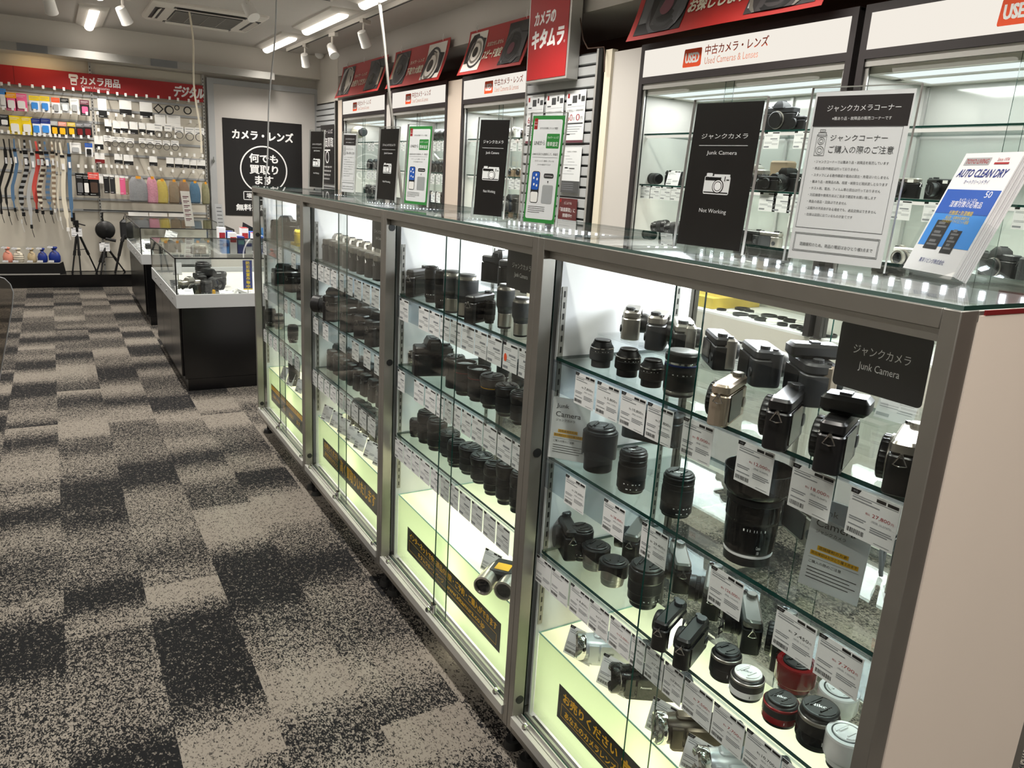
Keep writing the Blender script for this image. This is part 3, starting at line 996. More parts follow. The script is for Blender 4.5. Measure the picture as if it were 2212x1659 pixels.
            G(FR((1.004 * math.cos(-2.2), 1.004 * math.sin(-2.2), .24), (-math.sin(-2.2), math.cos(-2.2), 0), (0, 0, 1))).rect(-.02, .02, 0, .10).make('index_mark', 'lettering_white' if style != 'nikon_white' else 'black', r, smooth=0, **k)
        elif style in ('hood_red', 'hood_white'):
            m = 'red_gloss' if style == 'hood_red' else 'white_gloss'
            ring('mount_barrel', 'satin', [(.70, 0), (.74, .02), (.74, .12)])
            ring('barrel', m, [(.76, .12), (.80, .14), (.80, .34)])
            ring('lens_hood', m, [(.82, .30), (.96, .34), (1, .40), (1, .93), (.96, .98), (.76, .99), (.72, .96)])
            cap(.965, .68, 'satin' if style == 'hood_red' else 'white_gloss')
            if style == 'hood_white':
                ring('rim_line', 'black', [(.725, .985), (.75, .992), (.75, .996), (.725, .998)])
        elif style == 'small_silver':
            ring('barrel', 'silver', [(.86, 0), (.90, .02), (.98, .10), (1, .12), (1, .32)])
            ring('grip_ring', 'rubber', [(1, .32), (1.0, .33), (1.0, .58), (1, .59)], 60, .02)
            ring('front_ring', 'silver', [(1, .59), (1, .72), (.96, .76)])
            cap(.82, .92, 'satin')
        elif style == 'fast':              # open front element, no cap
            ring('mount_barrel', 'satin', [(.66, 0), (.70, .02), (.70, .08), (.90, .14)])
            ring('barrel', 'dark_grey', [(.90, .14), (.92, .16), (.92, .44)])
            ring('zoom_ring', 'rubber', [(.92, .44), (.94, .45), (.94, .68), (.92, .69)], 72, .015)
            ring('red_line', 'dark_red', [(.93, .69), (.945, .70), (.945, .715), (.93, .72)])
            ring('front_ring', 'satin', [(.93, .72), (.96, .80), (1, .92), (1, 1), (.90, 1), (.86, .94)])
            ring('front_element', 'lens_glass', [(.88, .93), (.6, .955), (.3, .965), (0, .967)])
            scale(.18, rr_=.92)
        elif style in ('capped', 'capped_gold'):            # wide black zoom with pinch cap
            ring('mount_barrel', 'satin', [(.64, 0), (.68, .02), (.68, .09), (.86, .15)])
            ring('barrel', 'dark_grey', [(.86, .15), (.88, .17), (.88, .40)])
            ring('zoom_ring', 'rubber', [(.88, .40), (.90, .41), (.90, .62), (.88, .63)], 72, .015)
            if style == 'capped_gold':
                ring('gold_line', 'gold', [(.885, .634), (.888, .638), (.888, .644), (.885, .648)])
            ring('front_ring', 'satin', [(.89, .66), (.93, .74), (1, .86), (1, .93), (.95, .95)])
            cap(.955, .94, 'satin', 'TAMRON', 'grey')
            scale(.26, rr_=.87)
        else:                              # plain black zoom
            ring('mount_barrel', 'satin', [(.74, 0), (.78, .02), (.78, .10), (.90, .15)])
            ring('barrel', 'satin', [(.90, .15), (.93, .17), (.93, .36), (.95, .37)])
            ring('zoom_ring', 'rubber', [(.95, .37), (.97, .38), (.97, .62), (.95, .63)], 72, .015)
            ring('front_ring', 'satin', [(.95, .63), (1, .68), (1, .86), (.97, .90), (.93, .92)])
            cap(.94, .90, 'satin', None)
            scale(.22, rr_=.93)
        return r
    return mk


def lens(style, p, label, rz=0.0, group=None):
    x, y, rad, h, z = p
    return place('lens_' + style, lens_maker(style), (x, y, z), rz, (rad, rad, h), label, group)


N4 = 'in the nearest showcase'
lens('kit_grey', (*(0.085, 0.754, 0.0247, 0.0562), 1.036), 'grey kit lens with chrome ring, leftmost of four on the top shelf, nearest showcase')
lens('kit', (*(0.089, 0.673, 0.0255, 0.0547), 1.036), 'black kit lens with chrome ring, second of four on the top shelf, nearest showcase', .3)
lens('kit', (*(0.085, 0.595, 0.0243, 0.0512), 1.036), 'black kit lens with chrome ring beside the tall blue ringed zoom', -.2)
lens('tele_blue', (*(0.095, 0.53, 0.0305, 0.0807), 1.036), 'tall black zoom lens with blue line and silver band on the top shelf')
lens('hooded', (*(0.096, 0.747, 0.0372, 0.0983), .811), 'stout black lens wearing a hood beside the small Junk Camera stand, nearest showcase', .6)
lens('tele_cap', (*(0.09, 0.628, 0.0286, 0.0853), .811), 'slim black zoom lens with white lettered cap, middle shelf of the nearest showcase', 0)
lens('tele_cap', (*(0.098, 0.504, 0.0297, 0.0824), .811), 'black zoom lens with lettered cap behind the door edge, middle shelf of the nearest showcase', .3)
lens('big_tele', (*(0.09, 0.319, 0.0545, 0.161), .811), 'very large black telephoto lens with flared hood and white ring')
lens('zoom', (*(0.103, 0.791, 0.0272, 0.0761), .581), 'slim black lens beside the small black camera, bottom shelf of the nearest showcase')
lens('silver_hood', (*(0.108, 0.742, 0.033, 0.0566), .581), 'silver lens with black hood, left one of the pair on the bottom shelf', .4)
lens('silver_hood', (*(0.102, 0.669, 0.0319, 0.0569), .581), 'silver lens with black hood, right one of the pair on the bottom shelf', .9)
lens('zoom', (*(0.109, 0.575, 0.0354, 0.0901), .581), 'tall thick black zoom lens beside the pair of silver lenses', .5)
lens('nikon_black', (*(0.086, 0.326, 0.0266, 0.0552), .581), 'short black lens with black cap in front of the white capped lens')
lens('nikon_white', (*(0.083, 0.273, 0.0283, 0.0437), .581), 'white and grey lens with white cap on the bottom shelf')
lens('nikon_red', (*(0.084, 0.202, 0.0285, 0.0427), .581), 'dark red lens with black lettered cap on the bottom shelf')
lens('nikon_tall', (*(0.095, 0.141, 0.0311, 0.0645), .581), 'tall black lens with white lettered cap beside the dark red lens')
lens('hood_white', (*(0.088, 0.087, 0.0298, 0.0578), .581), 'white hooded lens nearest the cream end panel, bottom shelf')
lens('hood_red', (*(0.169, 0.246, 0.0342, 0.055), .581), 'large glossy red lens with hood behind the dark red lens')
lens('hood_white', (*(0.176, 0.167, 0.0319, 0.0511), .581), 'white hooded lens half hidden behind a price card, bottom shelf', .4)
# second showcase
for k, (st, p, lb) in enumerate((
        ('zoom', (0.071, 1.568, 0.0212, 0.1034), 'tall black lens beside the small camera at the left of the top shelf, second showcase'),
        ('zoom', (0.055, 1.467, 0.0197, 0.1057), 'second tall black lens from the left on the top shelf of the second showcase'),
        ('tele_silver', (0.055, 1.398, 0.0247, 0.1126), 'tall grey lens on a silver base behind the door seam of the second showcase'),
        ('tele_silver', (0.066, 1.332, 0.0302, 0.1117), 'broad grey lens on a bright silver base, second showcase'),
        ('zoom', (0.084, 1.234, 0.0152, 0.0597), 'small black lens right of the strap lug camera on the top shelf, second showcase'),
        ('tele_silver', (0.09, 1.167, 0.0227, 0.1087), 'grey lens behind the lower edge of the black plate, second showcase'),
        ('tele_silver', (0.078, 1.067, 0.0228, 0.0922), 'grey lens farthest right on the top shelf of the second showcase'))):
    lens(st, (*p, 1.036), lb, k * .7)
for k, (st, p, lb) in enumerate((
        ('small_silver', (0.094, 1.762, 0.0212, 0.0449), 'small silver lens with black band alone at the left of the middle shelf'),
        ('hooded', (0.094, 1.439, 0.0325, 0.0927), 'wide dark lens with open hood on the middle shelf, second showcase'),
        ('fast', (0.087, 1.363, 0.0329, 0.0927), 'black lens with exposed front glass and red line, left of the two'),
        ('fast', (0.096, 1.298, 0.0328, 0.0902), 'black lens with exposed front glass and red line, right of the two'),
        ('capped_gold', (0.099, 1.228, 0.0342, 0.0872), 'wide black capped lens with a gold line on the middle shelf'),
        ('capped', (0.101, 1.153, 0.0315, 0.0802), 'black capped lens second from the right on the middle shelf, second showcase'),
        ('capped', (0.099, 1.079, 0.0283, 0.0811), 'black capped lens farthest right on the middle shelf, second showcase'),
        ('zoom', (0.237, 1.528, 0.0208, 0.0873), 'dark lens standing behind the two with exposed glass, second showcase'),
        ('zoom', (0.252, 1.439, 0.0202, 0.0818), 'dark lens standing behind the gold line lens, second showcase'),
        ('zoom', (0.257, 1.358, 0.021, 0.0857), 'dark lens at the back right of the middle shelf, second showcase'))):
    lens(st, (*p, .811), lb, k * .9)
for k, (st, p) in enumerate((('hooded', (0.102, 1.786, 0.0303, 0.0578)), ('zoom', (0.086, 1.692, 0.0197, 0.0586)), ('zoom', (0.098, 1.63, 0.0315, 0.1029)), ('zoom', (0.1, 1.558, 0.0315, 0.098)),
                             ('capped', (0.11, 1.492, 0.0329, 0.0764)), ('zoom', (0.095, 1.411, 0.0278, 0.0767)), ('capped', (0.105, 1.345, 0.0337, 0.0822)), ('capped', (0.104, 1.273, 0.0334, 0.0789)),
                             ('zoom', (0.095, 1.19, 0.0262, 0.0861)), ('capped', (0.095, 1.122, 0.0284, 0.1132)), ('zoom', (0.1, 1.064, 0.0244, 0.1081)))):
    lens(st, (*p, .581), '%s black lens from the left in the bottom shelf row of the second showcase' % ORD[k], k * 1.1)
# third showcase and farthest showcase
o = lens('zoom', (.20, 2.02, .048, .26, .865), 'dark lens lying on its side behind the cameras, third showcase')
o.rotation_euler = (math.radians(90), 0, math.radians(20))
for k, (st, p, lb) in enumerate((('zoom', (0.072, 3.582, 0.0297, 0.0919), 'black lens standing at the left of the bottom shelf, farthest showcase'),
                                 ('small_silver', (0.096, 3.495, 0.0234, 0.0878), 'lens with pale rim behind the black one, farthest showcase'),
                                 ('zoom', (0.079, 3.158, 0.0261, 0.0836), 'black lens near the right post on the bottom shelf, farthest showcase'))):
    lens(st, (*p, .581), lb)
lens('zoom', (*(0.089, 3.182, 0.0289, 0.1246), .362), 'dark lens on the light box behind the cards, farthest showcase')

# ------------------------------------------------------------------ cameras (metres; front towards -Y, standing on Z = 0)
def camera_maker(W=.12, D=.035, H=.067, body='satin', top=None, front='cap', hump=None, grip=None, back=True, screen='gloss_black', lens_r=.030, lens_l=.03, dial='dark_grey', lug=True, lens_m='satin', lens_x=0.0, flash=False, rad=.008, kind='camera', shell=None):
    top = top or body

    def mk():
        r = thing('camera', '', kind)
        k = dict(world=False)
        ht = H * .74
        G().rbox(-W / 2, W / 2, -D / 2, D / 2, 0, ht, rad, top=.002).make('body', body, r, **k)
        G().rbox(-W / 2 + .001, W / 2 - .001, -D / 2 + .001, D / 2 - .001, ht, H, rad, top=.004).make('top_plate', top, r, **k)
        if shell:
            G().rbox(-W / 2 - .0008, W / 2 + .0008, -D / 2 - .0008, D * .06, .001, H * .98, rad, top=.004).make('front_shell', shell, r, **k)
        if grip:
            G().rbox(-W / 2, -W / 2 + W * .27, -D / 2 - grip, -D / 2 + .01, .002, H * .93, .010, top=.006).make('grip', 'rubber', r, **k)
        if hump == 'prism':
            w = W * .17
            G().loft([[(-w, -D / 2 - .004, H - .004), (w, -D / 2 - .004, H - .004), (w, D / 2, H - .004), (-w, D / 2, H - .004)],
                      [(-w * .9, -D / 2 - .002, H + .008), (w * .9, -D / 2 - .002, H + .008), (w * .9, D / 2 - .002, H + .010), (-w * .9, D / 2 - .002, H + .010)],
                      [(-w * .45, -D / 2 + .004, H + .022), (w * .45, -D / 2 + .004, H + .022), (w * .5, D / 2 - .010, H + .020), (-w * .5, D / 2 - .010, H + .020)]]).make('prism_housing', top, r, **k)
            G().box(-.009, .009, D / 2 - .004, D / 2 + .006, H + .0, H + .012).make('eyepiece', 'rubber', r, **k)
        if hump == 'dslr':
            w = W * .2
            G().loft([[(-w, -D / 2 - .012, H - .012), (w, -D / 2 - .012, H - .012), (w * 1.1, D / 2, H - .01), (-w * 1.1, D / 2, H - .01)],
                      [(-w * .95, -D / 2 - .016, H + .006), (w * .95, -D / 2 - .016, H + .006), (w, D / 2, H + .008), (-w, D / 2, H + .008)],
                      [(-w * .6, -D / 2 - .010, H + .022), (w * .6, -D / 2 - .010, H + .022), (w * .7, D / 2 - .006, H + .022), (-w * .7, D / 2 - .006, H + .022)]]).make('prism_housing', body, r, **k)
            G().box(-.013, .013, D / 2 - .004, D / 2 + .008, H - .006, H + .014).make('eyecup', 'rubber', r, **k)
        if hump == 'evf':
            G().rbox(-.022, .022, -D / 2 - .010, D / 2 + .018, H + .002, H + .028, .006, top=.006).make('viewfinder', 'satin', r, **k)
        if hump:
            G().box(-.009, .009, -.006, .010, H + (.020 if hump != 'evf' else .027), H + (.024 if hump != 'evf' else .031)).make('hot_shoe', 'gunmetal', r, **k)
        if front == 'cap':
            q = G(Matrix.Translation((lens_x, -D / 2, H * .46)) @ Matrix.Rotation(math.pi / 2, 4, 'X')).lathe([(lens_r * 1.08, 0), (lens_r * 1.08, .003), (lens_r, .004)], 36).make('mount_ring', 'silver', r, **k)
            G(Matrix.Translation((lens_x, -D / 2, H * .46)) @ Matrix.Rotation(math.pi / 2, 4, 'X')).lathe([(lens_r, .003), (lens_r * 1.02, .004), (lens_r * 1.02, .012), (lens_r * .93, .014), (0, .014)], 56, rib=.035).make('body_cap', 'satin', q, **k)
        elif front == 'lens':
            q = G(Matrix.Translation((lens_x, -D / 2, H * .48)) @ Matrix.Rotation(math.pi / 2, 4, 'X')).lathe([(lens_r * 1.05, 0), (lens_r * 1.05, lens_l * .25), (lens_r * .92, lens_l * .28), (lens_r * .92, lens_l * .55), (lens_r, lens_l * .58), (lens_r, lens_l), (lens_r * .8, lens_l), (lens_r * .74, lens_l * .9)], 36).make('lens_barrel', lens_m, r, **k)
            G(Matrix.Translation((lens_x, -D / 2, H * .48)) @ Matrix.Rotation(math.pi / 2, 4, 'X')).lathe([(lens_r * .78, lens_l * .9), (lens_r * .4, lens_l * .95), (0, lens_l * .96)], 30).make('front_element', 'lens_glass', q, **k)
            G(Matrix.Translation((lens_x, -D / 2, H * .48)) @ Matrix.Rotation(math.pi / 2, 4, 'X')).lathe([(lens_r * .94, lens_l * .3), (lens_r * .97, lens_l * .31), (lens_r * .97, lens_l * .5), (lens_r * .94, lens_l * .52)], 60, rib=.03).make('focus_ring', 'rubber', q, **k)
        elif front == 'bump':
            q = G(Matrix.Translation((lens_x, -D / 2, H * .5)) @ Matrix.Rotation(math.pi / 2, 4, 'X')).lathe([(lens_r, 0), (lens_r, lens_l * .6), (lens_r * .9, lens_l), (lens_r * .6, lens_l)], 32).make('lens_barrel', lens_m, r, **k)
            G(Matrix.Translation((lens_x, -D / 2, H * .5)) @ Matrix.Rotation(math.pi / 2, 4, 'X')).lathe([(lens_r * .6, lens_l * .98), (0, lens_l)], 24).make('front_element', 'lens_glass', q, **k)
        if flash:
            G().box(W * .18, W * .36, -D / 2 - .001, -D / 2 + .002, H * .78, H * .93).make('flash_window', 'white', r, **k)
            G().box(-W * .05, W * .08, -D / 2 - .001, -D / 2 + .002, H * .80, H * .92).make('finder_window', 'gloss_black', r, **k)
        if back:
            b = G().rbox(-W * .40, W * .22, D / 2 - .001, D / 2 + .003, H * .10, H * .78, .003)
            T = Matrix.Translation((0, D / 2, 0)) @ Matrix.Rotation(math.pi / 2, 4, 'X')
            G(Matrix.Rotation(math.pi, 4, 'Z') @ T @ Matrix.Translation((0, 0, 0))).ext(G().rr(-W * .24, W * .38, H * .10, H * .76, .003), -D - .0015, -D + .002).make('screen', screen, r, **k) if False else G(FR((0, D / 2, 0), (-1, 0, 0), (0, 0, 1))).ext(G().rr(-W * .40, W * .20, H * .10, H * .74, .003), -.001, .0018).make('screen', screen, r, **k)
            G(FR((-W * .34, D / 2, H * .36), (-1, 0, 0), (0, 0, 1))).lathe([(H * .13, 0), (H * .13, .002), (H * .10, .003), (0, .003)], 24).make('control_dial', dial, r, **k)
        G().lathe([(.010, H), (.010, H + .006), (.009, H + .0068), (0, H + .0068)], 30, rib=.06, c=(-W * .30, .004, -.0005)).make('mode_dial', dial, r, **k)
        G().lathe([(.006, H), (.0055, H + .004), (0, H + .0045)], 20, c=(-W * .41, -D * .22, -.0005)).make('shutter_button', 'chrome' if top in ('silver', 'champagne') else 'gunmetal', r, **k)
        if lug:
            for s in (-1, 1):
                g = G()
                x = s * (W / 2 + .004)
                g.cyl((s * W / 2 - s * .002, 0, H * .76), (x, 0, H * .76), .003)
                p = [(x + s * .001, -.001, H * .78), (x + s * .001, -.008, H * .60), (x + s * .001, 0, H * .575), (x + s * .001, .008, H * .60), (x + s * .001, .001, H * .78)]
                g.tube(p, .0011, 6)
                g.make('strap_lug', 'chrome', r, **k)
        return r
    return mk


CAM = {
    'mirrorless_silver': dict(W=.112, D=.034, H=.072, body='champagne', top='champagne', dial='silver'),
    'mirrorless_black': dict(W=.112, D=.034, H=.074, body='satin', top='satin', dial='gunmetal'),
    'mirrorless_evf': dict(W=.118, D=.036, H=.074, body='satin', hump='evf', dial='gunmetal'),
    'mirrorless_two_tone': dict(W=.115, D=.034, H=.072, body='satin', top='silver', dial='silver'),
    'compact_light': dict(W=.110, D=.040, H=.064, body='silver', top='silver', front='bump', lens_r=.022, lens_l=.016, lug=False, screen='dark_grey', rad=.014, flash=True),
    'compact_bronze': dict(W=.105, D=.038, H=.068, body='gunmetal', top='silver', front='bump', lens_r=.022, lens_l=.014, lug=False, screen='gunmetal', rad=.012, flash=True),
    'compact_half': dict(W=.108, D=.042, H=.062, body='satin', top='silver', shell='silver', front='bump', lens_r=.020, lens_l=.016, lug=False, screen='satin', flash=True),
    'compact_black': dict(W=.112, D=.044, H=.066, body='satin', top='satin', shell='silver', front='bump', lens_r=.020, lens_l=.016, lug=False, screen='gloss_black', flash=True),
    'zoom_compact': dict(W=.120, D=.058, H=.074, body='dark_grey', top='gunmetal', shell='gunmetal', front='bump', lens_r=.027, lens_l=.022, lug=False, screen='satin', rad=.014, flash=True),
    'zoom_champagne': dict(W=.122, D=.060, H=.078, body='dark_grey', top='dark_grey', shell='champagne', front='bump', lens_r=.028, lens_l=.022, lug=False, screen='satin', rad=.018, flash=True, hump='evf'),
    'rugged': dict(W=.150, D=.062, H=.080, body='satin', top='satin', front='bump', lens_r=.030, lens_l=.02, lug=False, screen='dark_grey', rad=.016, flash=True),
    'silver_retro': dict(W=.118, D=.036, H=.070, body='satin', top='silver', front='lens', lens_r=.026, lens_l=.028, dial='silver'),
    'slim_black': dict(W=.104, D=.030, H=.060, body='satin', top='satin', front='bump', lens_r=.022, lens_l=.012, dial='gunmetal'),
    'slr_silver': dict(W=.140, D=.044, H=.088, body='satin', top='silver', hump='prism', front='cap', dial='silver'),
    'slr_black': dict(W=.140, D=.044, H=.086, body='satin', top='dark_grey', hump='prism', front='cap', dial='gunmetal'),
    'dslr': dict(W=.130, D=.055, H=.090, body='satin', hump='dslr', front='cap', grip=.03, dial='dark_grey'),
    'dslr_lens': dict(W=.140, D=.058, H=.098, body='satin', hump='dslr', front='lens', lens_r=.034, lens_l=.085, grip=.03, dial='dark_grey'),
    'bridge': dict(W=.125, D=.060, H=.085, body='satin', hump='dslr', front='lens', lens_r=.036, lens_l=.07, grip=.028, dial='dark_grey'),
    'rangefinder': dict(W=.136, D=.034, H=.076, body='satin', top='silver', front='lens', lens_r=.025, lens_l=.03, dial='silver', flash=True),
    'rangefinder_black': dict(W=.136, D=.034, H=.076, body='satin', top='satin', front='lens', lens_r=.025, lens_l=.03, flash=True),
    'white_compact': dict(W=.10, D=.036, H=.062, body='white', top='white', front='lens', lens_r=.024, lens_l=.03, lens_m='silver', dial='silver'),
    'brown_compact': dict(W=.11, D=.034, H=.064, body='tan', top='silver', front='bump', lens_r=.02, lens_l=.014, dial='silver', flash=True),
    'yellow_disposable': dict(W=.11, D=.032, H=.055, body='yellow', top='yellow', front='bump', lens_r=.012, lens_l=.004, lug=False, back=False, flash=True),
}


def camera(key, loc, deg, label, s=1.0, group=None, rot=None):
    sc3 = (s, s, s) if isinstance(s, (int, float)) else s
    return place('cam_' + key, camera_maker(**CAM[key]), loc, math.radians(deg), sc3, label, group, rot)


# nearest showcase, top shelf: four camera bodies in front, six compacts on the riser
def at(p, z):
    return (p[0], p[1], z)


camera('mirrorless_silver', at((0.067, 0.384, 1.036), 1.036), 208, 'silver camera body seen from its end on the top shelf of the nearest showcase', .95)
camera('mirrorless_black', at((0.069, 0.268, 1.036), 1.036), 208, 'black camera body left of the one with a tilted viewfinder', 1.05)
camera('mirrorless_evf', at((0.063, 0.17, 1.036), 1.036), 206, 'black camera body with a tilted viewfinder on top', 1.0)
camera('mirrorless_two_tone', at((0.083, 0.08, 1.036), 1.036), 206, 'silver and black camera body beside the right post of the nearest showcase', 1.0)


def riser(x0, x1, y0, y1, z0, h, label):
    t = .003
    r = thing('acrylic_riser', label, 'display riser', ((x0 + x1) / 2, (y0 + y1) / 2, z0))
    G().box(x0, x1, y0, y1, z0 + h - t, z0 + h).make('riser_top', 'glass_clear', r, smooth=0)
    G().box(x0, x0 + t, y0, y1, z0 + .0005, z0 + h - t).make('riser_front', 'glass_clear', r, smooth=0)
    for y in (y0, y1 - t):
        G().box(x0 + t, x1, y, y + t, z0 + .0005, z0 + h - t).make('riser_side', 'glass_clear', r, smooth=0)
    return r


riser(.135, .30, .46, .84, 1.036, .05, 'clear acrylic riser under the small compact cameras, far half of the top shelf')
riser(.135, .30, .16, .45, 1.036, .05, 'clear acrylic riser under the big compact cameras, near half of the top shelf')
ZR = 1.087
for key, p, deg, s, lb in (('compact_light', (0.185, 0.789, 1.087), 48, .95, 'light silver compact camera, leftmost on the clear riser'),
                           ('compact_bronze', (0.172, 0.689, 1.087), 42, 1.0, 'grey and silver compact camera standing second on the clear riser'),
                           ('compact_half', (0.186, 0.633, 1.087), 52, 1.0, 'half black half silver compact camera, third on the clear riser'),
                           ('compact_black', (0.177, 0.524, 1.087), 58, .9, 'black backed compact camera with silver end, fourth on the clear riser'),
                           ('zoom_compact', (0.161, 0.411, 1.087), 58, .84, 'dark grey zoom compact camera on the clear riser'),
                           ('zoom_champagne', (0.148, 0.296, 1.087), 58, .86, 'champagne fronted compact camera with a round dial on its back')):
    camera(key, (p[0], p[1], ZR), deg, lb, s)
for k, (px, py) in enumerate(((0.148, 0.708), (0.149, 0.622), (0.142, 0.546), (0.15, 0.447), (0.129, 0.336))):
    flat_card((.305, py - .055, ZR - .04), (.1, -1, 0), (.25, 0, .97), .065, .062, '%s white card leaning behind the compact cameras on the clear riser' % ORD[k])
price_card((.20, .125, 1.075), (.1, -1, 0), (.25, 0, .97), .072, .06, 'white price card reading 2,000 yen below the black Junk Camera plate', '2,000', True, True)

# middle shelf of the nearest showcase
camera('rugged', at((0.259, 0.769, 0.811), .850), 118, 'black compact camera with rounded edges and small back screen on a clear block', .9)
riser(.12, .26, .50, .68, .811, .036, 'clear acrylic block under the rounded black compact, middle shelf')
camera('compact_bronze', (.27, .43, .811), 60, 'grey flip camera behind the price card reading 8,000 yen', 1.1)
camera('compact_light', (.25, .33, .811), 70, 'silver camera on the middle shelf behind the very large telephoto', 1.1)
camera('slim_black', (.30, .14, .811), 80, 'black camera with striped strap behind the large Junk Camera stand', 1.1)
camera('mirrorless_black', (.22, .07, .811), 100, 'dark camera body at the near end of the middle shelf', 1.1)
o = G().tube([(.262, .19, .87), (.255, .185, .84), (.25, .182, .815), (.246, .178, .813), (.25, .188, .85), (.262, .192, .872)], .0035, 6).make('wrist_strap', 'grey')
tag(o, 'narrow striped wrist strap hanging on the middle shelf behind the Junk Camera stand', 'strap')
# bottom shelf of the nearest showcase
camera('slim_black', at((0.091, 0.83, 0.581), .581), 250, 'small black camera with triangular strap ring at the left of the bottom shelf', (1.0, 1.1, 1.25))
camera('slim_black', at((0.071, 0.455, 0.581), .581), 186, 'black camera on its end with strap ring, left one of two beside the thick zoom', (1, 1, 1), None, (0, 0, math.radians(206)))
camera('slim_black', at((0.07, 0.395, 0.581), .581), 186, 'black camera on its end with a black cord, right one of two', (1, 1, 1), None, (0, 0, math.radians(206)))
for key, p, deg, lb in (('silver_retro', (0.234, 0.755, 0.581), 215, 'silver topped camera behind the card reading 29,400 yen on the bottom shelf'),
                        ('silver_retro', (0.237, 0.616, 0.581), 235, 'silver topped camera with lens facing the near end, bottom shelf'),
                        ('silver_retro', (0.23, 0.507, 0.581), 222, 'silver topped camera under the card reading 126,000 yen'),
                        ('silver_retro', (0.212, 0.393, 0.581), 228, 'silver topped camera joined to the black cord, bottom shelf'),
                        ('mirrorless_two_tone', (0.225, 0.319, 0.581), 215, 'silver and black camera behind the large glossy red lens')):
    camera(key, (min(p[0], .33), p[1], .581), deg, lb, 1.0)
q = (0.175, 0.482, 0.6)
q2 = (0.194, 0.399, 0.62)
o = G().tube([(q[0], q[1], .632), (q[0] + .02, q[1] - .02, .625), (q[0] + .04, q[1] - .06, .595), (q2[0] - .02, q2[1] + .03, .592), (q2[0], q2[1], .628)], .0016, 6).tube(
    [(q[0] + .005, q[1], .612), (q[0] + .03, q[1] - .03, .590), (q2[0] - .03, q2[1] + .02, .587), (q2[0], q2[1], .62)], .0016, 6).make('security_cord', 'black')
tag(o, 'thin black cord looping between two cameras on the bottom shelf', 'cord')

def holder(r, T, O, rt, n, w, h, f, b):
    G(T).box(0, w, -.002, h + .002, .0014, .0028).make('front_sheet', 'glass_clear', r, smooth=0)
    G(T).box(0, w, -.002, h + .002, -.003, -.0016).make('back_sheet', 'glass_clear', r, smooth=0)
    P = [O - n * b, O + rt * w - n * b, O + rt * w + n * f, O + n * f]
    G().loft([[tuple(p + Vector((0, 0, .0005))) for p in P], [tuple(p + Vector((0, 0, .0024))) for p in P]]).make('foot_plate', 'glass_clear', r, smooth=0)


# small acrylic Junk Camera stands on the middle shelf
def junk_stand(o, right, w, h, label, tilt=.10):
    rt = Vector(right).normalized()
    n = rt.cross(Vector((0, 0, 1))).normalized()
    up = (Vector((0, 0, 1)) - n * tilt).normalized()
    r = thing('sign_stand', label, 'sign stand', o)
    O = Vector(o)
    T = FR(O + n * .0006 + Vector((0, 0, .004)), rt, up)
    G(T).box(0, w, 0, h, -.0012, -.0006).make('paper', 'paper', r, smooth=0)
    g = G(T)
    g.text('Junk', .10 * w, .815 * h, .085 * h, .33 * w, z=.0001).text('Camera', .10 * w, .69 * h, .082 * h, .66 * w, z=.0001).text('ジャンクカメラ', .12 * w, .615 * h, .042 * h, .50 * w, z=.0001)
    g.rect(.08 * w, .92 * w, .335 * h, .338 * h, .0001)
    g.text('混雑緩和のため', .22 * w, .445 * h, .035 * h, .48 * w, z=.0003).text('商品確認はおひとり様３点まで', .12 * w, .375 * h, .035 * h, .76 * w, z=.0003).text('ご購入の際のご注意', .10 * w, .275 * h, .034 * h, .55 * w, z=.0001)
    for i in range(4):
        g.rect(.10 * w, (.92 - .1 * (i % 2)) * w, (.22 - .038 * i) * h, (.228 - .038 * i) * h, .0001)
    g.make('lettering', 'sign_black', r, smooth=0)
    G(T).rect(.20 * w, .72 * w, .435 * h, .485 * h, .00005).rect(.10 * w, .90 * w, .365 * h, .415 * h, .00005).make('yellow_highlight', 'gold', r, smooth=0)
    holder(r, T, O, rt, n, w, h, .032, .03)
    return r


a = (0.031, 0.842, 0.811)
junk_stand((a[0], a[1], .811), (.62, -.78, 0), .085, .135, 'small white Junk Camera sign in clear stand at the left of the middle shelf')
a = (0.098, 0.22, 0.811)
junk_stand((a[0], a[1], .811), (.25, -.97, 0), .092, .142, 'white Junk Camera sign with yellow lines in clear stand, right of the very large telephoto')


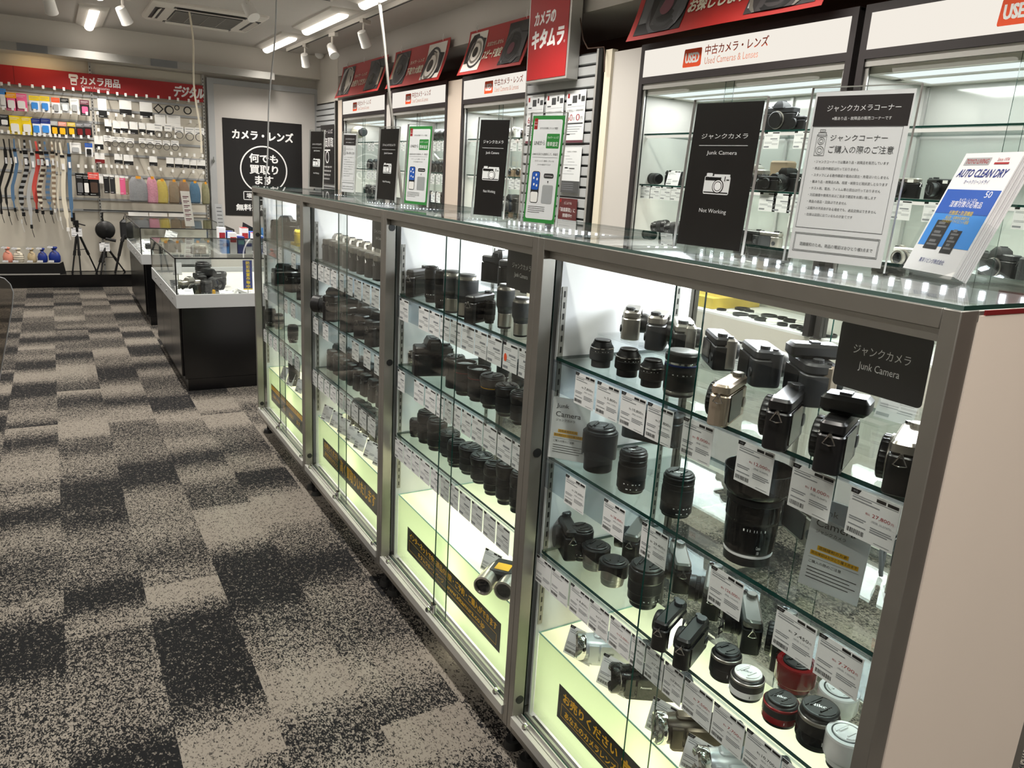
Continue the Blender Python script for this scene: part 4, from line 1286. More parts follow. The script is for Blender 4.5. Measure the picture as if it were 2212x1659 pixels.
# ------------------------------------------------------------------ camcorders (length along X, lens at -X)
def camcorder_maker(body, side, mark, tall=1.0):
    def mk():
        r = thing('camcorder', '', 'camcorder')
        k = dict(world=False)
        L, R_, H = .125, .025, .058
        T = Matrix.Translation((0, 0, .033)) @ Matrix.Rotation(math.pi / 2, 4, 'Y')
        G(T).lathe([(.020, -L / 2 - .004), (.0265, -L / 2), (.0285, -L / 2 + .02), (.029, L / 2 - .03), (.026, L / 2 - .006), (.018, L / 2)], 32).make('barrel_body', body, r, **k)
        G(T).lathe([(.0275, -L / 2 + .002), (.0300, -L / 2 - .002), (.0300, -L / 2 - .016), (.026, -L / 2 - .020), (.021, -L / 2 - .016), (.019, -L / 2 - .008)], 32).make('lens_ring', 'chrome' if mark != '4K' else 'gloss_black', r, **k)
        G(T).lathe([(.021, -L / 2 - .010), (.010, -L / 2 - .006), (0, -L / 2 - .005)], 24).make('front_element', 'lens_glass', r, **k)
        s = G(FR((0, -.0295, .009), (1, 0, 0), (0, 0, 1))).ext(G().rr(-.030, .062, 0, .044, .004), -.008, .002).make('screen_panel', side, r, **k)
        g = G(FR((0, -.0297, .009), (1, 0, 0), (0, 0, 1)))
        if mark == 'HD':
            g.text('HD', -.022, .018, .0075, .016, z=.0025, bold=.03)
        elif mark == '4K':
            g.text('Panasonic', -.024, .026, .0042, .022, z=.0025, bold=.02).text('4K', .018, .022, .008, .014, z=.0025, bold=.03)
        else:
            g.text('Panasonic', -.024, .026, .0042, .022, z=.0025, bold=.02).text('HD', .022, .024, .006, .012, z=.0025, bold=.03)
        g.make('lettering', 'lettering_white' if mark != 'FULL' else 'sign_black', s, smooth=0, **k)
        if mark == 'FULL':
            G(FR((0, -.0297, .009), (1, 0, 0), (0, 0, 1))).rect(-.024, .002, .013, .019, .0022).make('yellow_label', 'gold', s, smooth=0, **k)
        G().box(-.055, -.032, -.0285, -.020, .010, .052).make('front_block', side, r, bev=.002, **k)
        G().rbox(-.045, .03, -.012, .012, .056, .066, .008, top=.003).make('top_cover', body, r, **k)
        G().rbox(-.050, .052, -.020, .022, .0, .012, .006).make('base', side, r, **k)
        G().rbox(.058, .082, -.018, .018, .012, .050, .006, top=.004).make('battery', 'satin', r, **k)
        return r
    return mk


mat('brown_metal', '4a4136', .3, .4)
mat('silver_plastic', 'c9ced3', .3, .3)
for key, a, p, deg, lb in (('f', ('silver_plastic', 'silver_plastic', 'FULL'), (0.145, 0.692, 0.362), -38, 'silver camcorder with a yellow label, farthest left on the light box'),
                           ('k', ('gloss_black', 'gloss_black', '4K'), (0.145, 0.564, 0.362), -38, 'black camcorder with 4K lettering on the light box'),
                           ('b', ('brown_metal', 'brown_metal', 'HD'), (0.13, 0.403, 0.362), -38, 'brown camcorder with HD lettering on the light box'),
                           ('s', ('silver_plastic', 'silver_plastic', 'HD'), (0.136, 0.295, 0.362), -38, 'silver camcorder nearest the camera at the bottom edge of the photo')):
    place('camcorder_' + key, camcorder_maker(*a), (p[0], p[1], .362), math.radians(deg + 6), (1.05, 1.05, 1.05), lb)

# binoculars in the second showcase
r = thing('binoculars', 'silver and black binoculars on the light box of the second showcase', 'binoculars', (*(0.074, 1.08), .362), math.radians(40))
for s in (-1, 1):
    T = Matrix.Translation((0, s * .028, .026)) @ Matrix.Rotation(math.pi / 2, 4, 'Y')
    G(T).lathe([(.020, .05), (.024, .03), (.024, -.01), (.0255, -.02), (.0255, -.06), (.021, -.062), (.019, -.05)], 28).make('barrel', 'silver', r, world=False)
    G(T).lathe([(.0195, -.055), (.008, -.050), (0, -.049)], 20).make('objective', 'lens_glass', r, world=False)
G().rbox(-.02, .06, -.035, .035, .022, .052, .012, top=.006).make('bridge', 'satin', r, world=False)
G().box(-.005, .03, -.02, .02, .0521, .0526).make('yellow_mark', 'gold', r, world=False)

# second showcase: cameras
p = (0.082, 1.693, 1.036)
camera('slim_black', (p[0], p[1], 1.036), 215, 'small black camera with strap lug at the left of the top shelf, second showcase', (1.0, 1, 1.35))
p = (0.072, 1.267, 1.036)
camera('mirrorless_black', (p[0], p[1], 1.036), 210, 'black camera with strap lug between grey and black lenses, second showcase', .95)
riser(.20, .33, .95, 1.60, 1.036, .06, 'clear acrylic riser under the film cameras, second showcase')
for k, (x, y, key) in enumerate(((.26, 1.50, 'slr_black'), (.255, 1.385, 'slr_black'), (.26, 1.27, 'slr_silver'), (.255, 1.145, 'slr_black'), (.26, 1.03, 'slr_silver'))):
    camera(key, (x, y, 1.098), 110 + 4 * (k % 2), '%s film camera from the left on the riser behind the lenses, second showcase' % ORD[k], .9)
o = G().tube([(.15, 1.16, 1.13), (.145, 1.15, 1.10), (.145, 1.155, 1.06), (.15, 1.175, 1.04)], .004, 6).make('camera_strap', 'ivory')
tag(o, 'pale strap hanging off the film cameras of the second showcase', 'strap')
p = (0.093, 1.592, 0.811)
camera('bridge', (p[0], p[1], .811), 165, 'black camera with big moulded grip on the middle shelf, second showcase', (.95, .95, 1.05))
# third showcase
for k in range(9):
    y = 2.60 - k * .083
    camera('slr_silver', (.125, y, 1.036), 184, '%s silver topped film camera from the left on the top shelf, third showcase' % ORD[k], (.92, .92, .98))
for k, (a, b, key, dg, s) in enumerate(((718, 690, 'dslr_lens', 215, 1.05), (766, 713, 'dslr', 200, 1.05), (790, 728, 'dslr', 205, .95), (812, 745, 'dslr', 195, 1.0))):
    p = [(0.07, 2.513, 0.811), (0.086, 2.287, 0.811), (0.083, 2.156, 0.811), (0.072, 2.022, 0.811)][k]
    camera(key, (max(p[0], .10), p[1], .811), dg, '%s black camera from the left on the middle shelf, third showcase' % ORD[k], s)
for k in range(9):
    y = 2.60 - k * .083
    camera('dslr', (.13, y, .581), 186, '%s black camera from the left in the bottom shelf row, third showcase' % ORD[k], (.80, .80, .95))
for k in range(7):
    y = 2.52 - k * .088
    camera('dslr', (.19, y, .363), 190, '%s black camera from the left on the light box, third showcase' % ORD[k], (.75, .75, .9))
# farthest showcase
for key, x, y, z, dg, s, lb in (('dslr_lens', .13, 3.46, 1.036, 150, 1.0, 'black camera with a round lens facing left, top shelf of the farthest showcase'),
                                ('yellow_disposable', .12, 3.20, 1.050, 255, 1.05, 'yellow cardboard camera on the top shelf of the farthest showcase'),
                                ('slr_silver', .15, 3.02, 1.036, 225, 1.1, 'silver topped film camera beside the black plate of the farthest showcase'),
                                ('slr_black', .22, 3.30, 1.036, 200, 1.0, 'dark film camera behind the yellow one, farthest showcase'),
                                ('dslr', .12, 3.47, .811, 200, .95, 'black camera at the left of the middle shelf, farthest showcase'),
                                ('dslr', .14, 3.26, .811, 205, 1.1, 'black camera with bright top dial, second on the middle shelf of the farthest showcase'),
                                ('dslr', .13, 3.02, .811, 215, 1.1, 'black camera nearest the right post, middle shelf of the farthest showcase'),
                                ('dslr_lens', .22, 3.14, .581, 90, 1.0, 'black camera with long lens on the bottom shelf of the farthest showcase'),
                                ('dslr', .20, 2.92, .581, 200, 1.0, 'black camera at the right of the bottom shelf, farthest showcase'),
                                ('dslr', .18, 3.0, .363, 200, .95, 'black camera on the light box of the farthest showcase')):
    camera(key, (x, y, z), dg, lb, s)
o = G().rbox(.10, .17, 3.15, 3.26, 1.036, 1.049, .003).make('card_box', 'yellow')
tag(o, 'flat yellow carton under the yellow cardboard camera', 'box')


# ------------------------------------------------------------------ sign stands on the showcase tops
ZT = 1.2905


def top_stand(x, y, deg, w, h, design, label, tilt=.06):
    a = math.radians(deg)
    rt = Vector((math.cos(a), math.sin(a), 0))
    n = rt.cross(Vector((0, 0, 1)))
    up = (Vector((0, 0, 1)) - n * tilt).normalized()
    O = Vector((x, y, ZT)) - rt * w / 2
    r = thing('sign_stand', label, 'sign stand', (x, y, ZT))
    T = FR(O + Vector((0, 0, .005)), rt, up)
    b = .006
    pw, ph = w - 2 * b, h - 2 * b
    S_ = T @ Matrix.Translation((b, b, .0008))
    k = dict(smooth=0)
    if design == 'black':
        G(S_).box(0, pw, 0, ph, -.0008, 0).make('paper', 'sign_black', r, **k)
        g = G(S_ @ Matrix.Translation((0, 0, .0003)))
        g.text('ジャンクカメラ', pw / 2, .755 * ph, .036 * ph, .70 * pw, al='c').rect(.13 * pw, .87 * pw, .708 * ph, .7115 * ph)
        g.text('Junk Camera', pw / 2, .64 * ph, .034 * ph, .46 * pw, al='c').text('Not Working', pw / 2, .235 * ph, .036 * ph, .42 * pw, al='c')
        # little line drawing of a camera
        cx, cy_, u = .5 * pw, .44 * ph, .0016 * ph / .24
        g.poly(G().rr(cx - 17 * u, cx + 17 * u, cy_ - 10 * u, cy_ + 9 * u, 2 * u)).poly(G().rr(cx - 15 * u, cx - 7 * u, cy_ + 9 * u, cy_ + 12 * u, 1 * u)).rect(cx - 5 * u, cx + 16 * u, cy_ + 9 * u, cy_ + 11 * u)
        g.make('lettering', 'lettering_white', r, **k)
        q = G(S_ @ Matrix.Translation((0, 0, .0006)))
        q.rect(cx - 16 * u, cx + 5 * u, cy_ + 4.5 * u, cy_ + 8 * u).rect(cx + 9.5 * u, cx + 10.5 * u, cy_ + 4 * u, cy_ + 9 * u).rect(cx + 12 * u, cx + 15.5 * u, cy_ + 5 * u, cy_ + 6 * u).rect(cx - 16 * u, cx + 16 * u, cy_ - 8.5 * u, cy_ - 7.5 * u)
        q.poly([(cx + 2 * u + 7.4 * u * math.cos(i * .3142), cy_ - 1.5 * u + 7.4 * u * math.sin(i * .3142)) for i in range(20)])
        q.make('drawing_line', 'sign_black', r, **k)
        q = G(S_ @ Matrix.Translation((0, 0, .0009)))
        n_ = 24
        for rad, rad2 in ((6.4, 5.2), (4.4, 0)):
            for i in range(n_):
                a0, a1 = 2 * math.pi * i / n_, 2 * math.pi * (i + 1) / n_
                c = (cx + 2 * u, cy_ - 1.5 * u)
                q.quad((c[0] + rad * u * math.cos(a0), c[1] + rad * u * math.sin(a0), 0), (c[0] + rad * u * math.cos(a1), c[1] + rad * u * math.sin(a1), 0), (c[0] + rad2 * u * math.cos(a1), c[1] + rad2 * u * math.sin(a1), 0), (c[0] + rad2 * u * math.cos(a0), c[1] + rad2 * u * math.sin(a0), 0))
        q.make('drawing_lens', 'lettering_white', r, **k)
    elif design == 'green':
        G(S_).box(0, pw, 0, ph, -.0008, 0).make('paper', 'green', r, **k)
        G(S_).poly(G().rr(.055 * pw, .945 * pw, .035 * ph, .965 * ph, .05 * pw), .0002).make('white_field', 'paper', r, **k)
        g = G(S_).rect(.065 * pw, .17 * pw, .875 * ph, .975 * ph, .0004)
        g.make('red_logo', 'red', r, **k)
        G(S_).poly(G().rr(.50 * pw, .90 * pw, .70 * ph, .835 * ph, .02 * pw), .0003).make('green_block', 'green', r, **k)
        g = G(S_)
        g.text('カメラ・レンズ', .70 * pw, .79 * ph, .022 * ph, .34 * pw, z=.0006, al='c').text('簡単査定', .70 * pw, .72 * ph, .042 * ph, .34 * pw, z=.0006, al='c')
        g.text('カメラの', .117 * pw, .935 * ph, .011 * ph, .08 * pw, z=.0006, al='c').text('キタムラ', .117 * pw, .905 * ph, .018 * ph, .08 * pw, z=.0006, al='c')
        g.make('white_lettering', 'lettering_white', r, **k)
        g = G(S_)
        g.text('まずはお気軽にクリック査定', .54 * pw, .875 * ph, .020 * ph, .56 * pw, z=.0006, al='c').text('LINEから', .12 * pw, .73 * ph, .040 * ph, .34 * pw, z=.0006)
        g.text('LINEのお友だち登録をして、即査定', .5 * pw, .635 * ph, .022 * ph, .80 * pw, z=.0006, al='c').rect(.10 * pw, .90 * pw, .615 * ph, .617 * ph, .0006)
        g.text('カメラ・レンズ・腕時計・ブランド品', .5 * pw, .575 * ph, .016 * ph, .60 * pw, z=.0006, al='c').text('スマホの査定ができます', .5 * pw, .54 * ph, .016 * ph, .42 * pw, z=.0006, al='c')
        for i in range(4):
            g.rect(.12 * pw, (.66 if i < 3 else .5) * pw, (.15 - .018 * i) * ph, (.1535 - .018 * i) * ph, .0006)
        g.poly([(.66 * pw, .398 * ph), (.70 * pw, .398 * ph), (.68 * pw, .372 * ph)][::-1], .0006)
        g.poly(G().rr(.53 * pw, .84 * pw, .425 * ph, .468 * ph, .004), .0006)
        g.poly(G().rr(.15 * pw, .41 * pw, .185 * ph, .485 * ph, .006), .0005)
        g.make('lettering', 'dark_grey', r, **k)
        G(S_).text('こちらからCheck', .685 * pw, .436 * ph, .018 * ph, .26 * pw, z=.0009, al='c').make('check_lettering', 'lettering_white', r, **k)
        G(S_).poly(G().rr(.165 * pw, .395 * pw, .31 * ph, .478 * ph, .004), .0008).make('phone_screen', 'blue', r, **k)
        g = G(S_).poly(G().rr(.165 * pw, .395 * pw, .192 * ph, .29 * ph, .004), .0008)
        for i, (a_, b_) in enumerate(((.20, .41), (.27, .44), (.31, .40), (.22, .35), (.31, .34))):
            g.poly(G().rr(a_ * pw, (a_ + .045) * pw, b_ * ph, (b_ + .022) * ph, .001), .001)
        g.make('phone_icons', 'white', r, **k)
        G(S_).poly(G().rr(.52 * pw, .86 * pw, .185 * ph, .36 * ph, .004), .0004).make('blank_square', 'lt_grey', r, **k)
    else:
        G(S_).box(0, pw, 0, ph, -.0008, 0).make('paper', 'paper', r, **k)
        G(S_).rect(.02 * pw, .985 * pw, .80 * ph, .975 * ph, .0002).make('header_band', 'header_dark', r, **k)
        g = G(S_).text('ジャンクカメラコーナー', .52 * pw, .885 * ph, .036 * ph, .74 * pw, z=.0005, al='c').text('※難あり品・故障品の販売コーナーです', .52 * pw, .835 * ph, .020 * ph, .60 * pw, z=.0005, al='c')
        g.make('white_lettering', 'lettering_white', r, **k)
        g = G(S_)
        g.text('ジャンクコーナー', .24 * pw, .715 * ph, .036 * ph, .58 * pw, z=.0004).text('ご購入の際のご注意', .24 * pw, .645 * ph, .044 * ph, .66 * pw, z=.0004)
        for i, t in enumerate(('・ジャンクコーナーでは難あり品・故障品を販売しています', '・商品は動作確認は行っておりません', '・スタッフによる動作確認や電池の貸出・充電はいたしません', '・難あり品・故障品の為、程度・状態など現状渡しとなります',
                               '・テスト用、電池、フィルム等の貸出は行っておりません', '・対応機種や使用方法はご自身で確認をお願い致します', '・商品の返品・交換はできません', '・記載外の不具合がある場合でも、返品交換はできません', '・在庫は店頭に出ているものが全てです')):
            g.text(t, .11 * pw, (.585 - .0395 * i) * ph, .0175 * ph, min(.80, .0285 * len(t)) * pw, z=.0004)
        g.text('混雑緩和のため、商品の確認はおひとり様3点まで', .5 * pw, .085 * ph, .022 * ph, .78 * pw, z=.0004, al='c')
        g.make('lettering', 'mid_grey', r, **k)
        g = G(S_)
        for (x0, x1, ya, yb) in ((.03, .95, .195, .80), (.04, .945, .05, .165), (.05, .935, .057, .158)):
            t = .0007
            x0, x1, ya, yb = x0 * pw, x1 * pw, ya * ph, yb * ph
            g.rect(x0, x1, ya, ya + t, .0004).rect(x0, x1, yb - t, yb, .0004).rect(x0, x0 + t, ya, yb, .0004).rect(x1 - t, x1, ya, yb, .0004)
        # twin lens camera drawn in outline
        cx, cy_, t = .145 * pw, .69 * ph, .0007
        for (x0, x1, ya, yb) in ((-.055, .055, -.062, .062), (-.045, .045, .05, .075), (-.03, .03, .078, .092)):
            x0, x1, ya, yb = cx + x0 * pw, cx + x1 * pw, cy_ + ya * ph, cy_ + yb * ph
            g.rect(x0, x1, ya, ya + t, .0004).rect(x0, x1, yb - t, yb, .0004).rect(x0, x0 + t, ya, yb, .0004).rect(x1 - t, x1, ya, yb, .0004)
        for yy, rad in ((.025, .026), (-.03, .030)):
            for q_ in (1, .55):
                R_ = rad * ph * q_ * .85
                for i in range(20):
                    a0, a1 = i * math.pi / 10, (i + 1) * math.pi / 10
                    c = (cx, cy_ + yy * ph)
                    g.quad((c[0] + R_ * math.cos(a0), c[1] + R_ * math.sin(a0), .0004), (c[0] + R_ * math.cos(a1), c[1] + R_ * math.sin(a1), .0004), (c[0] + (R_ - t) * math.cos(a1), c[1] + (R_ - t) * math.sin(a1), .0004), (c[0] + (R_ - t) * math.cos(a0), c[1] + (R_ - t) * math.sin(a0), .0004))
        g.make('frame_line', 'grey', r, **k)
    # clear sleeve and foot
    holder(r, T, O, rt, n, w, h, .045, .05)
    G(T).box(-.0006, 0, 0, h, -.0025, .0037).box(w, w + .0006, 0, h, -.0025, .0037).box(0, w, h, h + .0006, -.0025, .0037).make('acrylic_edge', 'alu', r, smooth=0)
    return r


top_stand(.120, .528, -83, .150, .253, 'black', 'large black Not Working sign stand nearest the camera on the showcase top')
top_stand(.16, .300, -77, .158, .262, 'white', 'large white notice stand with dark header on the nearest showcase top')
top_stand(.119, 1.085, -72, .106, .252, 'green', 'green framed phone appraisal sign stand right of the middle black stand')
top_stand(.112, 1.325, -66, .104, .250, 'black', 'black Not Working sign stand between the two green framed stands')
top_stand(.136, 1.857, -78, .134, .250, 'green', 'green framed phone appraisal sign stand farther from the camera')
top_stand(.147, 2.147, -80, .130, .250, 'black', 'black Not Working sign stand left of the farther green framed stand')
top_stand(.240, 2.84, -62, .085, .255, 'white', 'small looking white notice stand with dark header, far end of the showcase tops')
top_stand(.262, 3.39, -72, .120, .275, 'black', 'bent black sign stand farthest away on the showcase tops', .04)

# leaflet holder with blue leaflets at the near end
x, y, yaw = .2615, .2114, math.radians(-111.7)
rt = Vector((math.cos(yaw), math.sin(yaw), 0)); n = rt.cross(Vector((0, 0, 1)))
w, h = .116, .194
up = (Vector((0, 0, 1)) - n * .40).normalized()
O = Vector((x, y, ZT + .004)) - rt * w / 2
T = FR(O, rt, up)
r = thing('leaflet_stack', 'stack of white and blue leaflets leaning in a clear holder', 'leaflets', (x, y, ZT))
for i in range(7):
    G(T).box(.001 * (i % 3), w - .001 * (i % 2), .004, h - .002 * (i % 3), -.0035 * i - .0022, -.0035 * i).make('leaflet', 'paper', r, smooth=0)
G(T).rect(.004, w - .002, .045 * 1, h * .70, .0003).make('blue_panel', 'sky', r, smooth=0)
g = G(T).rect(.004, w - .002, h * .50, h * .70, .0005)
g.make('deep_blue_panel', 'blue', r, smooth=0)
G(T).rect(.008, .06, h * .90, h * .96, .0005).make('grey_label', 'lt_grey', r, smooth=0)
G(T).text('TOYO LIVING', .011, h * .91, .0075, .046, z=.0008, bold=.01).text('Since 1974', .084, h * .93, .005, .022, z=.0006, al='c').rect(.070, .098, h * .905, h * .92, .0006).make('red_lettering', 'red', r, smooth=0)
G(T).text('AUTO CLEAN DRY', .006, h * .80, .013, .098, z=.0006, bold=.02, shear=.2).text('オートクリーンドライ', .055, h * .745, .007, .05, z=.0006, al='c').text('東洋リビング株式会社', .055, .018, .0075, .055, z=.0006, al='c').make('navy_lettering', 'navy', r, smooth=0)
g = G(T).text('カメラ・レンズの', .060, h * .60, .006, .036, z=.0008, al='c').text('湿害対策の必需品', .060, h * .555, .010, .066, z=.0008, al='c').text('50', .094, h * .64, .010, z=.0008, al='c')
g.make('white_lettering', 'lettering_white', r, smooth=0)
G(T).text('光触媒と防湿機能', .060, h * .49, .0075, .05, z=.0008, al='c').text('高品質・長寿命を実現する', .058, h * .455, .0055, .05, z=.0008, al='c').text('日本製電子ドライユニット搭載', .058, h * .425, .0055, .056, z=.0008, al='c').make('yellow_lettering', 'yellow', r, smooth=0)
for (x0, x1, y0, y1) in ((.020, .050, .040, .086), (.060, .084, .036, .072)):
    q = G(T).rect(x0, x1, y0, y1, .0008).make('printed_cabinet', 'dark_grey', r, smooth=0)
    g = G(T)
    for i in range(3):
        g.rect(x0 + .004, x1 - .004, y0 + .006 + i * (y1 - y0) * .31, y0 + .009 + i * (y1 - y0) * .31, .001)
        g.rect(x0 + .006, x1 - .010, y0 + .011 + i * (y1 - y0) * .31, y0 + .015 + i * (y1 - y0) * .31, .001)
    g.make('printed_shelf', 'grey', q, smooth=0)
r = thing('leaflet_holder', 'clear acrylic holder carrying the blue leaflets on the showcase top', 'leaflet holder', (x, y, ZT))
g = G(T).box(-.003, w + .003, -.002, h * .50, .004, .0055).box(-.003, w + .003, -.002, h * .8, -.030, -.0285).box(-.003, -.0015, -.002, h * .45, -.0285, .004).box(w + .0015, w + .003, -.002, h * .45, -.0285, .004)
g.make('holder_shell', 'glass_clear', r, smooth=0)
g = G()
P = [O, O + rt * w, O + rt * w - n * .13, O - n * .13]
g.loft([[tuple(p - Vector((0, 0, .0036))) for p in P], [tuple(p - Vector((0, 0, .0016))) for p in P]])
P = [O - n * .128, O + rt * w - n * .128, O + rt * w - n * .06 + Vector((0, 0, .05)), O - n * .06 + Vector((0, 0, .05))]
g.loft([[tuple(p) for p in P], [tuple(p + n * .002) for p in P]])
g.make('holder_foot', 'glass_clear', r, smooth=0)

# ------------------------------------------------------------------ wall cabinets on the right
XC = 1.986


def used_sign(r, yl, yr, z0, z1, off, parent_name='sign_lettering'):
    """Red USED mark and lettering on a lit band; off = fraction along the band where the mark starts."""
    w = yl - yr
    T = FR((XC - .0165, yl, z0), *AISLE)
    h = z1 - z0
    x = off * w
    G(T).ext([(x + .004, .022), (x + .118, .022), (x + .126, .026), (x + .130, .030), (x + .130, h - .034), (x + .126, h - .028), (x + .010, h - .028), (x + .006, h - .034), (x, .030), (x + .001, .025)], 0, .001).make('used_mark', 'orange', r, smooth=0)
    G(T).text('USED', x + .066, .042, h - .090, .098, z=.0014, al='c', bold=.01, fat=.04).make('used_lettering', 'lettering_white', r, smooth=0)
    G(T).text('中古カメラ・レンズ', x + .155, .068, .046, .40, z=.0006, fat=.015).make('red_lettering', 'orange', r, smooth=0)
    G(T).text('Used Cameras & Lenses', x + .157, .026, .032, .345, z=.0006).make('thin_lettering', 'skin_pink', r, smooth=0)


def wall_cabinet(yl, yr, label, off, shelves=(1.685, 1.413), band=(1.972, 2.108)):
    """yl = far side, yr = near side."""
    r = thing('wall_cabinet', label, 'display cabinet', (2.2, (yl + yr) / 2, 0), 0, 'display cabinets along the staff wall')
    xb = 2.44
    b0, b1 = band
    g = G()
    g.box(XC - .015, XC + .03, yr, yr + .030, .80, b1 + .032).box(XC - .015, XC + .03, yl - .030, yl, .80, b1 + .032)
    g.box(XC - .015, XC + .03, yr + .03, yl - .03, b1, b1 + .032).box(XC - .015, XC + .03, yr + .03, yl - .03, b0 - .034, b0)
    g.box(XC - .005, xb, yr, yl, b1 + .02, b1 + .03)
    g.make('dark_frame', 'header_dark', r)
    G().box(XC - .014, XC + .02, yr + .03, yl - .03, b0, b1).make('sign_panel', 'sign_lit', r)
    used_sign(r, yl - .03, yr + .03, b0, b1, off)
    G().box(XC, xb, yr + .004, yr + .012, .80, b0 - .03).make('side_panel', 'panel_grey', r)
    G().box(XC, xb, yl - .012, yl - .004, .80, b0 - .03).make('side_panel', 'panel_grey', r)
    G().box(xb, xb + .012, yr, yl, .80, b1).make('back_panel', 'mirror_back', r)
    g = G().box(XC, XC + .012, yr + .03, yr + .045, 1.155, b0 - .034).box(XC, XC + .012, yl - .045, yl - .03, 1.155, b0 - .034).box(XC - .006, XC + .012, yr + .03, yl - .03, b0 - .062, b0 - .034).box(XC - .006, XC + .012, yr + .03, yl - .03, 1.142, 1.158)
    g.make('door_rail', 'alu', r)
    ym = (yl + yr) / 2
    for x, a, b in ((XC + .002, yr + .045, ym + .03), (XC + .008, ym - .02, yl - .045)):
        G().box(x, x + .004, a, b, 1.158, b0 - .062, [1, 1, 1, 0, 1, 0]).make('sliding_door', ['glass_door', 'edge'], r, smooth=0)
    # ceiling with the glowing panel in its white frame
    g = G().box(XC + .02, xb, yr + .012, yl - .012, 1.905, 1.915).box(XC + .02, XC + .06, yr + .012, yl - .012, 1.885, 1.905).box(XC + .20, XC + .235, yr + .012, yl - .012, 1.885, 1.905).box(xb - .04, xb, yr + .012, yl - .012, 1.885, 1.905)
    g.box(XC + .06, xb - .04, yr + .012, yr + .05, 1.885, 1.905).box(XC + .06, xb - .04, yl - .05, yl - .012, 1.885, 1.905)
    g.make('light_frame', 'wall_white', r)
    G().box(XC + .06, XC + .20, yr + .05, yl - .05, 1.890, 1.900).box(XC + .235, xb - .04, yr + .05, yl - .05, 1.890, 1.900).make('light_panel', 'cab_panel', r)
    area('cabinet_light', (XC + .2, ym, 1.88), .30, yl - yr - .15, CAB_W, (.98, 1.0, 1.0))
    G().box(XC + .03, XC + .045, yr + .04, yl - .04, b0 - .056, b0 - .046).make('front_tube', 'tube', r)
    for z in shelves:
        s = G().box(XC + .05, xb - .02, yr + .013, yl - .013, z - .008, z, [0, 0, 1, 1, 1, 1]).make('glass_shelf', ['glass_shelf', 'edge'], r, smooth=0)
        G().box(XC + .06, XC + .075, yr + .02, yl - .02, z - .022, z - .010).make('added_shelf_light', 'sign_lit', s)  # glowing strip added under each shelf to warm the cabinet
    if len(shelves) > 0:
        area('added_shelf_light', (XC + .12, ym, min(shelves) - .03), .02, yl - yr - .2, 2.6, (1, .95, .84))  # added lamp that gives the space below the lowest shelf a cream tone
    for y in (yr + .016, yl - .016, ym):
        G().box(xb - .012, xb - .002, y - .008, y + .008, 1.16, 1.88).make('shelf_upright', 'alu', r)
    G().box(XC - .004, xb, yr, yl, 1.128, 1.142).make('deck', 'laminate', r)
    # lit lower compartment and plain base
    G().box(XC, xb, yr, yl, .795, .805).make('lower_deck', 'laminate', r)
    G().box(XC, xb, yr, yl, .0, .795).make('base_panel', 'wall_white', r)
    G().box(XC + .004, XC + .008, yr + .03, yl - .03, .81, 1.125, [0, 0, 1, 0, 1, 0]).make('lower_pane', ['glass_door', 'edge'], r, smooth=0)
    area('lower_light', (XC + .15, ym, 1.12), .2, yl - yr - .1, 4, (1, .97, .86))
    return r


wall_cabinet(1.715, .40, 'wide wall cabinet with lit USED sign at the right edge of the photo', .40)
wall_cabinet(3.10, 1.745, 'wall cabinet with lit USED sign behind the large black stand', .245)
wall_cabinet(5.29, 4.06, 'wall cabinet with lit USED sign left of the red shop sign', .30)
wall_cabinet(6.79, 5.56, 'wall cabinet with lit USED sign, second from the far corner', .28)
wall_cabinet(8.26, 6.93, 'wall cabinet with lit USED sign nearest the far corner', .27)
struct('trim_1', G().box(XC - .005, XC + .03, 5.29, 5.56, 0, 2.13), 'cream')
struct('trim_2', G().box(XC - .005, XC + .03, 6.79, 6.93, 0, 2.13), 'panel_grey')
struct('trim_3', G().box(XC - .005, XC + .03, 8.26, 8.43, 0, 2.13), 'cream')
struct('trim_4', G().box(XC - .012, XC + .03, 3.10, 3.345, 0, 2.13), 'panel_grey')
struct('trim_5', G().box(XC - .03, XC + .01, 3.345, 3.405, 0, 2.145), 'ivory')


# slatted columns
def slat_wall(x, yl, yr, z0, z1, m, label):
    r = thing('slat_panel', label, 'slat panel', (x, (yl + yr) / 2, z0))
    g = G().box(x + .018, x + .03, yr, yl, z0, z1, 1)
    n = int((z1 - z0) / .062)
    st = (z1 - z0) / n
    for i in range(n):
        za = z0 + i * st
        g.loft([[(x + .018, yr, za), (x + .018, yl, za), (x + .002, yl, za + .004), (x + .002, yr, za + .004)][::-1],
                [(x + .018, yr, za + st * .86), (x + .018, yl, za + st * .86), (x, yl, za + st * .80), (x, yr, za + st * .80)][::-1]])
    g.make('slats', [m, 'mid_grey'], r)
    G().box(x - .006, x + .03, yr - .018, yr, z0, z1 + .01).make('edge_trim', 'alu', r)
    G().box(x - .002, x + .06, yr - .05, yr - .018, z0, z1 + .01).make('dark_trim', 'black', r)
    G().box(x - .006, x + .03, yl, yl + .01, z0, z1 + .01).make('edge_trim', 'alu', r)
    return r


slat_wall(1.945, 4.25, 3.47, .80, 2.145, 'lt_grey', 'silver slatted column carrying flyers below the red shop sign')
slat_wall(1.965, 9.28, 8.49, .80, 2.12, 'lt_grey', 'grey slatted panel in the far corner beside the white sliding door')

